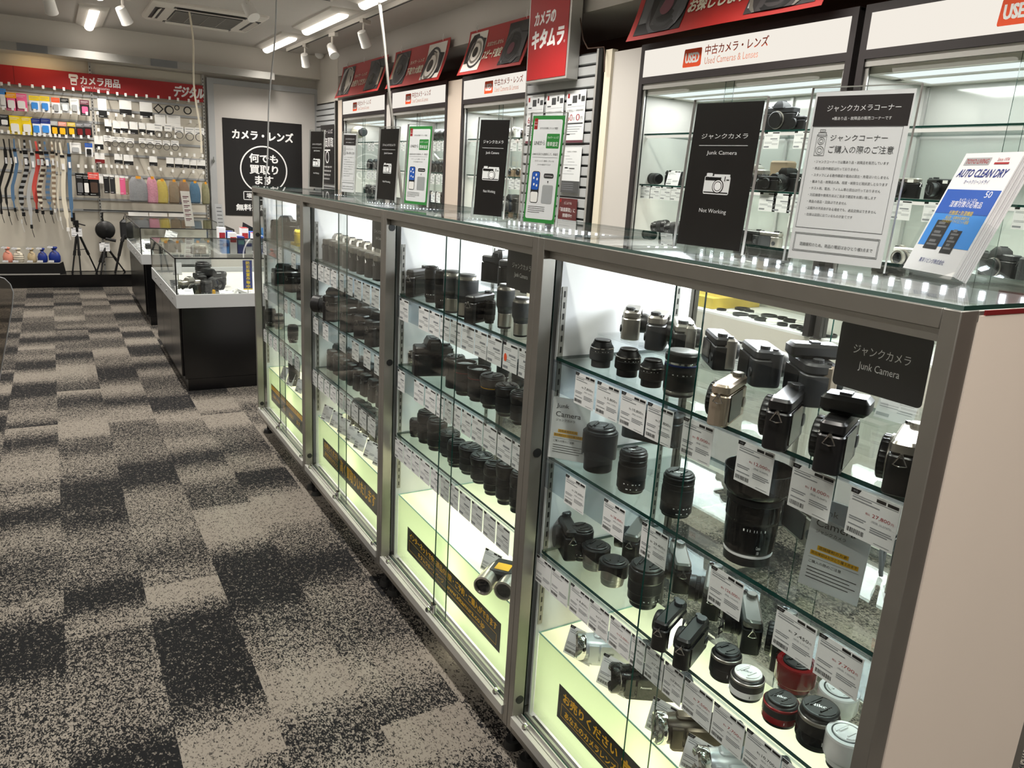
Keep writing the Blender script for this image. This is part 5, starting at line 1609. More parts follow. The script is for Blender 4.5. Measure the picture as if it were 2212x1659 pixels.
# red shop sign box
r = thing('shop_sign', 'red lit box sign with white katakana above the flyers', 'shop sign', (1.9, 3.895, 2.0))
G().box(1.862, 1.945, 3.655, 4.135, 2.0, 2.52).make('sign_frame', 'alu', r, bev=.004)
G().box(1.859, 1.863, 3.672, 4.118, 2.017, 2.503).make('sign_face', 'red', r)
g = G(FR((1.8585, 4.135, 2.0), *AISLE))
g.text('カメラの', .075, .335, .075, .24, shear=.12, bold=.01, fat=.035).text('キタムラ', .055, .20, .105, .36, shear=.12, bold=.01, fat=.045)
g.make('lettering', 'lettering_white', r, smooth=0)
G(FR((1.8584, 4.135, 2.0), *AISLE)).text('®', .425, .205, .016).make('registered_mark', 'lettering_white', r, smooth=0)
o = G().tube([(1.93, 3.66, 2.35), (1.94, 3.62, 2.22), (1.935, 3.56, 2.165), (1.95, 3.42, 2.16), (1.93, 3.38, 2.12), (1.93, 3.37, 2.02)], .004, 6).make('power_cable', 'brown')
tag(o, 'thin brown cable looping from the red shop sign over the column', 'cable')


def flyer(yl, w, z0, h, kind, label):
    r = thing('flyer', label, 'flyer', (1.938, yl - w / 2, z0), 0, None)
    T = FR((1.938, yl, z0), *AISLE)
    k = dict(smooth=0)
    face = {'dark': 'maroon', 'orange': 'paper'}.get(kind, 'paper')
    G(T).box(0, w, 0, h, -.001, 0).make('sheet', face, r, **k)
    G(T).box(-.003, w + .003, -.003, h + .006, .001, .0025).make('clear_sleeve', 'glass_clear', r, **k)
    a, b, c = G(T), G(T), G(T)
    z = .0003
    if kind == 'sixty':
        a.rect(.06 * w, .16 * w, .86 * h, .95 * h, z)
        a.text('60', .08 * w, .42 * h, .13 * h, .30 * w, z=z).text('0', .56 * w, .42 * h, .13 * h, .20 * w, z=z)
        b.text('回', .40 * w, .43 * h, .06 * h, z=z).text('円', .80 * w, .43 * h, .07 * h, z=z).text('分割払い', .07 * w, .59 * h, .05 * h, .40 * w, z=z).text('分割金利無料', .52 * w, .60 * h, .035 * h, .40 * w, z=z)
        b.rect(.06 * w, .94 * w, .355 * h, .385 * h, z).rect(.08 * w, .30 * w, .15 * h, .175 * h, z).rect(.0 * w, 1.0 * w, 0, .05 * h, z, 1)
        b.rect(.32 * w, .56 * w, .76 * h, .90 * h, z).rect(.62 * w, .72 * w, .82 * h, .92 * h, z).rect(.78 * w, .95 * w, .78 * h, .88 * h, z).rect(.08 * w, .28 * w, .72 * h, .745 * h, z)
        for i in range(4):
            c.rect(.08 * w, (.9 - .1 * i) * w, (.30 - .045 * i) * h, (.312 - .045 * i) * h, z)
        c.rect(.06 * w, .94 * w, .69 * h, .695 * h, z)
    elif kind == 'plain':
        b.rect(0, w, 0, .26 * h, z).text('分割払い手数料', .25 * w, .88 * h, .035 * h, .5 * w, z=z).rect(.18 * w, .34 * w, .53 * h, .56 * h, z).rect(.42 * w, .70 * w, .52 * h, .545 * h, z)
        for i in range(7):
            c.rect((.08 + .12 * (i % 3)) * w, (.40 + .14 * (i % 4)) * w, (.80 - .065 * i) * h, (.808 - .065 * i) * h, z)
        for i in range(4):
            c.rect(.08 * w, .7 * w, (.20 - .045 * i) * h, (.21 - .045 * i) * h, z * 2)
    elif kind == 'dark':
        c.text('どこよりも', .5 * w, .86 * h, .06 * h, .40 * w, z=z, al='c').text('「高価買取」に', .5 * w, .68 * h, .10 * h, .84 * w, z=z, al='c').text('挑戦中!!', .5 * w, .55 * h, .09 * h, .5 * w, z=z, al='c')
        a.rect(.05 * w, .14 * w, .90 * h, .97 * h, z)
        for i, x in enumerate((.16, .48)):
            b.poly([(x * w + .10 * w * math.cos(q * .5236), .26 * h + .10 * w * math.sin(q * .5236)) for q in range(12)], z)
        c.rect(.72 * w, .80 * w, .14 * h, .38 * h, z).rect(.84 * w, .92 * w, .14 * h, .38 * h, z)
        for x in (.16, .48):
            c.poly([(x * w + .06 * w * math.cos(q * .5236), .26 * h + .06 * w * math.sin(q * .5236)) for q in range(12)], z * 2)
    else:
        a.rect(0, w, .80 * h, h, z) if kind == 'orange' else a.rect(0, w, .30 * h, .36 * h, z)
        b.text('UP' if kind == 'orange' else '付中', .5 * w, .40 * h if kind == 'orange' else .72 * h, .14 * h, .5 * w, z=z, al='c')
        b.rect(.3 * w, .6 * w, .24 * h, .30 * h, z) if kind == 'orange' else b.rect(.45 * w, .85 * w, .38 * h, .62 * h, z)
    a.make('red_print', 'orange' if kind == 'orange' else 'red', r, **k)
    b.make('dark_print', ['mid_grey', 'plum'], r, **k)
    if c.v:
        c.make('fine_print', 'lettering_white' if kind == 'dark' else 'print_grey', r, **k)
    return r


flyer(4.22, .205, 1.635, .305, 'sixty', 'white flyer with a red zero, leftmost of three on the slatted column')
flyer(3.985, .205, 1.635, .305, 'sixty', 'white flyer with a red zero, middle of three on the slatted column')
flyer(3.75, .205, 1.635, .305, 'sixty', 'white flyer with red 60 and 0, rightmost of three below the red shop sign')
flyer(3.995, .205, 1.335, .275, 'odd', 'white flyer with a printed camera half hidden by the green framed stand')
flyer(3.755, .21, 1.335, .275, 'plain', 'pale text flyer with a black lower band on the slatted column')
flyer(3.99, .19, 1.05, .25, 'orange', 'orange topped flyer half hidden by the green framed stand')
flyer(3.755, .205, 1.04, .26, 'dark', 'dark red flyer at the bottom right of the slatted column')
# black poster on the far slatted panel
r = thing('wall_poster', 'narrow black poster on the slatted panel in the far corner', 'poster', (1.958, 8.75, 1.25))
T = FR((1.958, 9.02, 1.22), *AISLE)
G(T).box(0, .52, 0, .66, -.001, 0).make('sheet', 'sign_black', r, smooth=0)
g = G(T).text('カメラ・レンズ', .06, .56, .05, .40, z=.0005).text('高価買取', .05, .41, .11, .44, z=.0005)
for i in range(4):
    g.text('高額査定', .10, .18 - .045 * i, .020, .34 - .03 * i, z=.0005)
for i in range(20):
    a0, a1 = i * math.pi / 10, (i + 1) * math.pi / 10
    g.quad(*[(.26 + q * math.cos(a), .30 + q * math.sin(a), .0005) for q, a in ((.07, a0), (.07, a1), (.055, a1), (.055, a0))])
g.rect(.15, .37, .37, .385, .0005)
g.make('lettering', 'lettering_white', r, smooth=0)


# red banners with printed camera pictures
def banner(yl, yr, z0, z1, l1, l2, label, clip=2, seed=0):
    rnd = random.Random(seed)
    w, h = yl - yr, z1 - z0
    x0 = 1.955
    r = thing('banner', label, 'banner', (x0, (yl + yr) / 2, z0), 0, 'red banners over the wall cabinets')

    def P(u, v, z=0.0):
        return (x0 - .10 * (1 - v) ** 1.5 - .006 * math.sin(u * 9 + seed) * (1 - v) - z, yl - u * w - .012 * (1 - v) * (.5 - u), z0 + v * h)
    n, m = 18, 6
    g = G()
    vs = [P(i / n, j / m) for j in range(m + 1) for i in range(n + 1)]
    g.add(vs, [(j * (n + 1) + i, j * (n + 1) + i + 1, (j + 1) * (n + 1) + i + 1, (j + 1) * (n + 1) + i) for j in range(m) for i in range(n)])
    vs = [P(i / n, j / m, -.0015) for j in range(m + 1) for i in range(n + 1)]
    g.add(vs, [(j * (n + 1) + i, (j + 1) * (n + 1) + i, (j + 1) * (n + 1) + i + 1, j * (n + 1) + i + 1) for j in range(m) for i in range(n)])
    g.make('cloth', 'banner_red', r)

    def patch(g, pts, z, mi=0):
        b = [P(u, v, z) for u, v in pts]
        g.add(b, [tuple(range(len(b)))], mi)

    def grid(g, u0, u1, v0, v1, z, mi):
        for i in range(4):
            for j in range(4):
                a, b = u0 + (u1 - u0) * i / 4, u0 + (u1 - u0) * (i + 1) / 4
                c, d = v0 + (v1 - v0) * j / 4, v0 + (v1 - v0) * (j + 1) / 4
                patch(g, [(a, c), (b, c), (b, d), (a, d)], z, mi)
    A = h / w
    for u0, u1, s in ((.035, .32, 0), (.66, .965, 1)):
        g = G()
        grid(g, u0, u1, .07, .94, .003, 0)
        cu, cv = (u0 + u1) / 2 + (-.02 if s else .02), .45 if s else .55
        ru = (u1 - u0) * .46
        body = [(u0 + .01, cv - .30), (u1 - .01, cv - .26), (u1 - .01, cv + .22), (u0 + .6 * (u1 - u0), cv + .26), (u0 + .5 * (u1 - u0), cv + .36), (u0 + .2 * (u1 - u0), cv + .34), (u0 + .01, cv + .20)]
        patch(g, [(a, min(.92, max(.09, b))) for a, b in body], .005, 1)
        for q, mi in ((.92, 2), (.80, 0), (.66, 3), (.52, 0), (.30, 4)):
            patch(g, [(min(u1 - .004, max(u0 + .004, cu + ru * q * math.cos(i * .2618))), min(.935, max(.075, cv - .06 + ru * q / A * math.sin(i * .2618)))) for i in range(24)], .006 + .0012 * (1 - q) * 10, mi)
        pal = [['header_dark', 'lt_grey', 'silver', 'satin', 'lens_glass'], ['satin', 'champagne', 'gunmetal', 'satin', 'lens_glass'], ['wall_white', 'satin', 'gunmetal', 'silver', 'lens_glass'], ['satin', 'mid_grey', 'gunmetal', 'dark_grey', 'plum']][(seed + s) % 4]
        g.make('printed_photo', pal, r, smooth=0)
    wd = .31 * w
    g = G().text(l1, .49 * w, .56 * h, .095 * h, wd * .84, al='c', bold=.01, fat=.02).text(l2, .49 * w, .28 * h, .20 * h, wd * 1.0, al='c', bold=.01, fat=.03)
    g.v = [P(a / w, b / h, .004) for a, b, c in g.v]
    g.make('lettering', 'ivory', r, smooth=0)
    for i in range(clip):
        u = .12 + .76 * i / max(1, clip - 1)
        p = P(u, 1.0)
        G().tube([(p[0], p[1], p[2] - .012), (p[0] - .006, p[1], p[2] + .01), (p[0], p[1], p[2] + .04), (p[0] + .006, p[1], p[2] + .01), (p[0] + .003, p[1], p[2] - .01)], .003, 6).make('hanging_clip', 'white', r)


banner(8.17, 6.83, 2.125, 2.452, 'カメラ・レンズ', 'お売りください', 'red banner with camera pictures nearest the far corner', 3, 0)
banner(6.65, 5.49, 2.125, 2.450, 'カメラ・レンズ', '下取り大歓迎', 'red banner with camera pictures, second from the far corner', 2, 1)
banner(5.15, 4.21, 2.125, 2.445, 'おまたせしません', 'スピード査定', 'red banner with camera pictures beside the red shop sign', 2, 2)
banner(3.10, 1.835, 2.140, 2.460, 'カメラ・レンズ', 'お探しします', 'red banner cut off by the top edge above the cabinet behind the large stands', 2, 3)

# ------------------------------------------------------------------ goods in the wall cabinets
XS = 2.13


def row(key, ys, z, deg, lb, s=.9, x=XS):
    for k, y in enumerate(ys):
        camera(key, (x, y, z), deg, lb % ORD[k], s)


def cards(ys, z, where, w=.075, h=.06, x=None):
    for k, y in enumerate(ys):
        flat_card((x or XC + .048, y, z - .008 - h), *AISLE, w, h, '%s price card from the left %s' % (ORD[k], where))


# cabinet behind the large stands
camera('slr_black', (XS, 2.209, 1.686), 272, 'black film camera on the upper glass shelf between the two large stands', 1.25)
camera('slim_black', (XS, 2.117, 1.686), 270, 'dark camera beside the film camera on the upper glass shelf', 1.1)
o = lens('zoom', (XS, 3.126, .032, .15, 1.446), 'black flash tube lying on the middle shelf left of the large black stand')
o.rotation_euler = (math.radians(90), 0, math.radians(-8))
o.location.y += .03
camera('rangefinder_black', (XS, 2.905, 1.414), 268, 'black camera at the left edge of the large black stand on the middle shelf', 1.0)
camera('slr_silver', (XS, 2.313, 1.414), 262, 'silver rimmed camera at the right edge of the large black stand', 1.1)
camera('slim_black', (XS - .10, 2.139, 1.414), 275, 'small black camera in front on the middle shelf between the two stands', 1.1)
camera('bridge', (XS, 2.113, 1.414), 270, 'black camera at the left edge of the large white notice stand', 1.0)
o = G().rbox(XS + .10, XS + .17, 2.217, 2.333, 1.414, 1.56, .015, top=.008).make('camera_case', 'tan')
tag(o, 'brown camera case standing at the back of the middle shelf', 'camera case')
price_card((XS - .06, 2.905, 1.414), (.1, -1, 0), (.2, 0, .98), .09, .08, 'white card leaning on the middle shelf beside the flash tube', None)
cards([3.068, 2.987, 2.897, 2.814], 1.413, 'under the middle shelf left of the large black stand', .085, .07)
cards([2.185, 2.101, 2.015], 1.413, 'under the middle shelf between the large stands', .10, .085)
cards([2.206, 2.033], 1.685, 'under the upper shelf between the large stands', .09, .075)
for k, (px, py) in enumerate(((2.99, 1.155), (2.875, 1.157))):
    o = lens('zoom', (2.08, px, .035, .10, 1.178), ['dark lens lying on the lower deck at the far left of the cabinet', 'dark lens lying on the lower deck touching the large black stand'][k])
    o.rotation_euler = (math.radians(80), 0, math.radians(25))
price_card((2.12, 2.945, 1.145), (.1, -1, 0), (.3, 0, .95), .085, .075, 'white card standing behind the dark lenses on the lower deck', None)
camera('compact_black', (XS, 2.285, 1.143), 88, 'black backed camera on the lower deck right of the large black stand', 1.2)
camera('compact_light', (XS, 2.172, 1.143), 88, 'silver camera with dark screen on the lower deck between the stands', 1.25)
for k, y in enumerate((2.20, 2.27)):
    o = G().tube([(2.40, y, 1.62), (2.385, y - .01, 1.50), (2.38, y + .005, 1.42), (2.385, y, 1.36), (2.38, y - .01, 1.22)], .008, 6).box(2.365, 2.395, y - .02, y + .015, 1.47, 1.53).box(2.365, 2.395, y - .025, y + .01, 1.24, 1.30).make('white_cable', 'white')
    tag(o, '%s white cable with plugs hanging behind the shelves between the large stands' % ['left', 'right'][k], 'cable')
# cabinet at the right edge
camera('rangefinder', (XS, 1.524, 1.414), 268, 'silver and black rangefinder camera right of the large white notice stand', 1.05)
camera('rangefinder_black', (XS, 1.366, 1.414), 250, 'black camera half hidden by the blue leaflets', 1.05)
camera('white_compact', (XS, 1.451, 1.143), 262, 'white topped camera on the lower deck beside the leaflet holder', 1.25)
camera('slr_black', (XS, 1.087, 1.143), 250, 'black camera on the lower deck right of the leaflets', 1.1)
camera('dslr', (XS, 0.922, 1.143), 260, 'black camera on the lower deck at the right edge of the photo', 1.1)
cards([1.496, 1.361, 1.296, 1.027], 1.413, 'under the shelf of the cabinet at the right edge', .085, .075)
r = thing('sale_sign_reflection', 'maroon sign reflection with white figures inside the cabinet at the right edge', 'painted reflection', (2.40, .85, 1.52))  # reflection of a red sale sign, built as a solid coloured panel
G().box(2.40, 2.415, .50, 1.21, 1.50, 1.63).make('board', 'maroon', r)
G(FR((2.399, 1.21, 1.50), *AISLE)).text('%OFF', .33, .03, .07, .22).make('lettering', 'ivory', r, smooth=0)
# cabinet left of the shop sign
camera('white_compact', (XS - .06, 4.593, 1.686), 262, 'white camera on the upper shelf right of the black Not Working stand', 1.15)
camera('brown_compact', (XS, 4.576, 1.686), 268, 'silver brown camera beside the white one on the upper shelf', 1.0)
camera('brown_compact', (XS, 4.715, 1.414), 268, 'brown and silver camera on the middle shelf, left of two', 1.0)
camera('brown_compact', (XS, 4.585, 1.414), 268, 'brown and silver camera on the middle shelf, right of two', 1.0)
camera('dslr_lens', (XS, 4.648, 1.143), 268, 'black camera with lens on the lower deck beside the nearer green framed stand', 1.2)
for k, y in enumerate((4.83, 5.01)):
    camera('dslr', (XS, y, 1.143), 265, '%s black camera on the lower deck behind the middle black stand' % ['near', 'far'][k], 1.1)
cards([4.597, 4.477], 1.685, 'under the upper shelf left of the slatted column', .10, .085)
cards([4.584, 4.503, 4.411], 1.413, 'under the middle shelf left of the slatted column', .085, .08)
# second cabinet from the far corner
o = lens('zoom', (XS, 5.876, .05, .48, 1.737), 'long black lens lying on the upper shelf right of the farther green framed stand')
o.rotation_euler = (math.radians(-90), 0, 0)
row('slr_black', [6.351, 6.176, 6.045, 5.918], 1.414, 268, '%s dark camera from the left on the middle shelf behind the farther green framed stand', .95)
row('dslr', [6.409, 6.174, 6.032, 5.904], 1.143, 266, '%s dark camera from the left on the lower deck behind the farther green framed stand', .95)
cards([6.672, 5.968, 5.872, 5.768], 1.685, 'under the upper shelf, second cabinet from the far corner', .085, .085)
cards([5.978, 5.861, 5.747], 1.413, 'under the middle shelf, second cabinet from the far corner', .085, .09)
cards([6.024, 5.915, 5.789], 1.26, 'on the lower deck, second cabinet from the far corner', .085, .095, XC + .08)
o = G().tube([(2.10, 6.05, 1.57), (2.10, 5.95, 1.525), (2.10, 5.86, 1.525), (2.10, 5.76, 1.57), (2.10, 5.68, 1.60)], .009, 6).make('white_cable', 'white')
tag(o, 'white cable sagging behind the glass right of the farther green framed stand', 'cable')
# cabinet nearest the far corner: white telephoto lying across the upper shelf
r = thing('telephoto_lens', 'large white telephoto lens lying on the upper shelf of the cabinet nearest the far corner', 'lens', (XS, 7.45, 1.80))
T = FR((XS, 8.05, 1.80), (0, 0, 1), (1, 0, 0))
g = G(T)
G(T).lathe([(.040, 0), (.055, .01), (.060, .05), (.064, .10), (.062, .28), (.070, .31), (.098, .36), (.100, .55)], 32).make('barrel', 'ivory', r)
G(T).lathe([(.1005, .56), (.104, .57), (.104, .72), (.100, .73)], 32).make('lens_hood', 'ivory', r)
G(T).lathe([(.102, .73), (.106, .735), (.104, .80), (.100, .82)], 32).make('hood_cover', 'mid_grey', r)
G(T).lathe([(.045, -.05), (.048, -.02), (.042, 0)], 28).make('rear_cap', 'satin', r)
G(T).lathe([(.1012, .545), (.1022, .55), (.1022, .558), (.1012, .56)], 32).make('red_ring', 'mid_grey', r)
row('slr_black', [7.605, 7.386, 7.775], 1.414, 268, '%s dark camera on the middle shelf left of the farther black stand', .95)
row('dslr', [7.796, 7.652], 1.143, 266, '%s dark camera on the lower deck between the far notice stand and the black stand', .95)
cards([7.604, 7.492], 1.685, 'under the upper shelf, cabinet nearest the far corner', .085, .085)
cards([7.611, 7.498, 7.387], 1.413, 'under the middle shelf, cabinet nearest the far corner', .085, .095)
# filters and lens rings laid on the lower deck seen through the nearest showcase
for k in range(22):
    y = 2.36 - (k % 11) * .066
    x = 2.06 + (k // 11) * .13 + .02 * (k % 2)
    rad = .024 + .007 * ((k * 7) % 3)
    o = G().lathe([(rad, 0), (rad * 1.05, .003), (rad * 1.05, .010), (rad, .013), (rad * .86, .013), (rad * .82, .006), (0, .005)], 20).make('filter_ring', ['satin', 'white', 'dark_grey', 'satin'][k % 4])
    o.location = (x, y, .8055)
    tag(o, '%s ring from the left, %s row of rings seen through the nearest showcase' % (ORD[k % 11], ['front', 'back'][k // 11]), 'lens filter', 'filters laid out on the lower deck')
for k in range(8):
    flat_card((2.40, 2.38 - k * .09, .93), *AISLE, .08, .075, '%s white card from the left on the back wall seen through the nearest showcase' % ORD[k])
for k in range(12):
    o = G().box(2.02 + .10 * (k % 3), 2.09 + .10 * (k % 3), 2.32 - .055 * k, 2.365 - .055 * k, .8055, .809).make('paper_slip', 'paper')
    tag(o, 'white paper slip lying among the rings on the lower deck', 'paper', 'white slips among the rings')
o = G().box(2.05, 2.40, 2.42, 2.72, .806, .86).make('yellow_tray', 'mustard')
tag(o, 'pale yellow tray on the lower deck behind the clear door edge', 'tray')

# ------------------------------------------------------------------ far wall: accessory display
YW = 9.285
r_wall = {}
for nm, x0, x1, hooks, lb in (('left', -1.75, -.425, [(-1.211, 1.984, 0), (-1.148, 1.991, 0), (-1.058, 1.987, 0), (-0.95, 1.989, 0), (-0.857, 1.99, 0), (-0.759, 1.991, 0), (-0.676, 1.991, 0), (-0.592, 1.999, 0), (-0.499, 1.999, 0), (-1.217, 1.756, 0), (-1.138, 1.758, 0), (-1.026, 1.759, 0), (-0.95, 1.757, 0), (-0.872, 1.764, 0), (-0.79, 1.763, 0), (-0.719, 1.764, 0), (-0.631, 1.767, 0), (-0.559, 1.769, 0), (-0.486, 1.771, 0), (-1.249, 1.531, 0), (-1.194, 1.53, 0), (-1.154, 1.533, 0), (-1.106, 1.533, 0), (-1.063, 1.527, 0), (-1.018, 1.53, 0), (-0.97, 1.525, 0), (-0.929, 1.528, 0), (-0.884, 1.527, 0), (-0.83, 1.526, 0), (-0.788, 1.529, 0), (-0.751, 1.527, 0), (-0.692, 1.527, 0), (-0.623, 1.537, 0), (-0.555, 1.533, 0), (-0.486, 1.538, 0), (-0.603, 1.237, 0), (-0.534, 1.236, 0), (-0.469, 1.235, 0)], 'white pegboard bay hung with straps and card packs left of the slotted post'),
                          ('right', -.415, .695, [(-0.362, 1.999, 0), (-0.276, 1.994, 0), (-0.188, 1.994, 0), (-0.109, 1.992, 0), (-0.006, 1.993, 0), (0.094, 1.998, 0), (0.209, 2.0, 0), (0.321, 2.001, 0), (0.405, 1.995, 0), (0.515, 1.995, 0), (0.611, 1.995, 0), (-0.386, 1.784, 0), (-0.286, 1.789, 0), (-0.211, 1.781, 0), (-0.135, 1.783, 0), (-0.05, 1.785, 0), (0.031, 1.778, 0), (0.128, 1.782, 0), (0.524, 1.776, 0), (0.621, 1.779, 0), (-0.389, 1.616, 0), (-0.306, 1.617, 0), (-0.24, 1.613, 0), (-0.173, 1.609, 0), (-0.097, 1.615, 0), (0.035, 1.61, 0), (0.118, 1.612, 0), (0.197, 1.608, 0), (0.272, 1.609, 0), (0.357, 1.605, 0), (-0.398, 1.431, 0), (-0.297, 1.433, 0), (-0.212, 1.433, 0), (-0.121, 1.44, 0), (-0.03, 1.436, 0), (0.057, 1.432, 0), (0.131, 1.427, 0), (0.31, 1.424, 0), (0.396, 1.419, 0), (0.469, 1.419, 0), (0.547, 1.419, 0), (0.635, 1.419, 0), (-0.393, 1.249, 0), (-0.34, 1.252, 0), (-0.291, 1.25, 0), (-0.237, 1.253, 0), (-0.192, 1.251, 0), (-0.142, 1.254, 0), (-0.042, 1.249, 0), (0.074, 1.251, 0), (0.192, 1.247, 0), (0.315, 1.239, 0), (0.426, 1.235, 0), (0.529, 1.241, 0), (0.637, 1.236, 0)], 'white pegboard bay hung with small filter packs and pouches beside the black poster')):
    r = r_wall[nm] = thing('display_wall', lb, 'display wall', ((x0 + x1) / 2, YW, .3))
    G().box(x0, x1, YW, YW + .012, .14, 2.32).make('wall_panel', 'peg_panel', r)
    for z in (1.98, 1.86, 1.72, 1.55, 1.40, 1.18, .92, .80):
        G().box(x0, x1, YW - .008, YW, z - .012, z + .012).make('cross_rail', 'lt_grey', r)
    px = x1 if nm == 'right' else x1 + .005
    g = G().box(px - .012, px + .012, YW - .022, YW, .14, 2.32)
    for k in range(60):
        z = .2 + k * .035
        g.box(px - .004, px + .004, YW - .0226, YW - .022, z, z + .02, 1)
    g.make('slotted_post', ['alu', 'black'], r)
    for (x, z, _) in hooks:
        g = G().tube([(x, YW, z + .01), (x, 9.12, z + .012), (x, 9.10, z + .028)], .0035, 5).box(x - .011, x + .011, 9.095, 9.099, z + .012, z + .045, 1)
        g.make('peg_hook', ['alu', 'white'], r)
# red sign band
r = thing('sign_band', 'long red sign band with camera accessories lettering over the pegboard', 'sign', (-.5, 9.25, 2.03))
G().box(-1.75, .69, 9.245, 9.268, 2.028, 2.205).make('band', 'red', r)
G().box(-1.105, -1.10, 9.2445, 9.245, 2.028, 2.205).make('joint', 'dark_red', r)
T = FR((-.62, 9.2442, 2.028), *FRONT)
g = G(T)
g.text('カメラ用品', .105, .062, .082, .37, bold=.008, fat=.025).text('Camera Accessories', .108, .028, .028, .265)
# lens symbol
g.poly([(0, .145), (.004, .155), (.075, .155), (.085, .145), (.085, .115), (.072, .108), (.068, .05), (.016, .05), (.012, .108), (0, .115)])
g.text('デジタル', 1.0, .035, .115, .31, bold=.008, shear=.15, fat=.035)
g.make('lettering', 'lettering_white', r, smooth=0)
g = G(FR((-.62, 9.2436, 2.028), *FRONT)).rect(.018, .066, .118, .128).rect(.022, .064, .062, .082)
g.make('symbol_cutout', 'red', r, smooth=0)
# black poster on the white door
r = thing('wall_poster', 'large black buy-back poster with a white circle on the white sliding door', 'poster', (1.35, 9.25, .79))
px0, px1, pz0, pz1 = .885, 1.795, .79, 1.885
G().box(px0, px1, 9.250, 9.255, pz0, pz1).make('sheet', 'sign_black', r)
g = G(FR(((px0 + px1) / 2, 9.2495, pz0), *FRONT))
g.text('カメラ・レンズ', .0, .875, .105, .70, al='c', bold=.01, fat=.03)
for t, z, w in (('何でも', .62, .33), ('買取り', .49, .33), ('ます', .37, .21)):
    g.text(t, 0, z, .10, w, al='c', bold=.008, fat=.025)
for i in range(48):
    a0, a1 = i * math.pi / 24, (i + 1) * math.pi / 24
    g.quad(*[(q * math.cos(a), .54 + q * math.sin(a), 0) for q, a in ((.275, a0), (.275, a1), (.260, a1), (.260, a0))])
x0, x1, z0, z1 = -.245, .245, .185, .285
for (a, b, c, d) in ((x0, x1, z0, z0 + .008), (x0, x1, z1 - .008, z1), (x0, x0 + .008, z0, z1), (x1 - .008, x1, z0, z1)):
    g.rect(a, b, c, d)
g.text('壊れ', -.21, .205, .06, .13, bold=.015)
g.text('無料査定', -.33, .06, .075, .35, bold=.008, fat=.03)
g.make('lettering', 'lettering_white', r, smooth=0)


# card packs, bags and pouches on the hooks
def pack(b, y, body, label, head=None, blob=None, group=None, name='card_pack', cat='packaged accessory', d=.012, frac=.30):
    x0, x1, z0, z1 = b
    r = thing(name, label, cat, ((x0 + x1) / 2, y, z0), 0, group)
    w, h = x1 - x0, z1 - z0
    G().rbox(x0, x1, y, y + .004, z0, z1, .0015).make('backing_card', body, r)
    if head:
        G().box(x0, x1, y - .0012, y, z1 - h * frac, z1).make('header', head, r)
    if blob:
        G(FR((x0, y, z0), *FRONT)).ext(G().rr(w * .18, w * .82, h * .14, h * .58, w * .12), -.001, d).make('blister', blob, r)
    g = G(FR((x0, y - .0016, z0), *FRONT))
    g.rect(w * .12, w * .88, h * .88, h * .90).rect(w * .12, w * .6, h * .06, h * .08).rect(w * .12, w * .7, h * .80, h * .815)
    g.make('fine_print', 'print_grey' if body in ('paper', 'white', 'glass_clear') else 'lettering_white', r, smooth=0)
    return r


mat('bag_film', 'd9d9d6', .15)
for k, (b, body, head, blob, lb) in enumerate(zip(
        [(-1.245, -1.182, 1.79, 1.97), (-1.193, -1.099, 1.768, 1.939), (-1.111, -1.009, 1.771, 1.939), (-0.991, -0.902, 1.778, 1.928), (-0.899, -0.813, 1.777, 1.933), (-0.797, -0.723, 1.777, 1.928), (-0.718, -0.641, 1.789, 1.932), (-0.631, -0.553, 1.792, 1.936), (-0.543, -0.456, 1.777, 1.932), (-1.262, -1.178, 1.612, 1.721), (-1.19, -1.08, 1.543, 1.721), (-1.083, -0.98, 1.547, 1.721), (-0.991, -0.909, 1.549, 1.709), (-0.914, -0.823, 1.555, 1.716), (-0.824, -0.754, 1.553, 1.7), (-0.758, -0.68, 1.554, 1.697), (-0.674, -0.6, 1.56, 1.699), (-0.598, -0.524, 1.561, 1.701), (-0.526, -0.447, 1.562, 1.707), (-0.666, -0.564, 1.389, 1.499), (-0.527, -0.457, 1.365, 1.502), (-0.639, -0.562, 0.961, 1.189), (-0.574, -0.51, 0.963, 1.187), (-0.522, -0.417, 0.961, 1.206)],
        ('paper', 'pink', 'pink', 'paper', 'paper', 'paper', 'lt_grey', 'white', 'black', 'dark_grey', 'yellow', 'yellow', 'paper', 'paper', 'black', 'dark_grey', 'dark_grey', 'black', 'black', 'white', 'paper', 'black', 'black', 'satin'),
        ('sky', 'amber', None, 'yellow', 'yellow', 'orange', 'black', None, 'plum', None, None, None, 'navy', 'navy', 'lt_grey', 'skin_pink', 'mustard', 'grey', 'grey', None, 'blue', None, None, 'coral'),
        ('white', 'white', 'white', 'sky', 'sky', 'lt_grey', 'white', 'lt_grey', 'pink', 'white', 'white', 'white', 'sky', 'sky', 'gold', 'gold', 'gold', 'dark_red', 'dark_red', 'lt_grey', 'black', 'grey', 'white', 'brown'),
        ('white and blue pack at the left edge, top row', 'pink pack with an orange header, left of two in the top row', 'all pink pack, right of two in the top row', 'white pack with yellow header, left one of two in the top row', 'white pack with yellow header, right one of two in the top row', 'narrow pack with an orange header', 'grey pack with black header in the top row', 'clear white pack in the top row', 'black pack with a pink product, last of the top row',
         'dark pack with a white disc at the left edge, second row', 'bright yellow pack, left of two', 'bright yellow pack, right of two', 'white pack with navy header, left of two in the second row', 'white pack with navy header, right of two in the second row', 'dark pack with grey header, first of five in the second row', 'dark pack with pink header in the second row', 'dark pack with yellow header in the second row', 'dark pack, fourth of five in the second row', 'dark pack beside the slotted post in the second row',
         'small white clear bag below the second row', 'small white and blue pack beside the slotted post', 'long dark strap pack, left of three', 'long black and white strap pack, middle of three', 'dark pack with an orange header, right of three'))):
    pack(b, 9.13, body, lb, head, blob, 'packs hanging on the left pegboard')
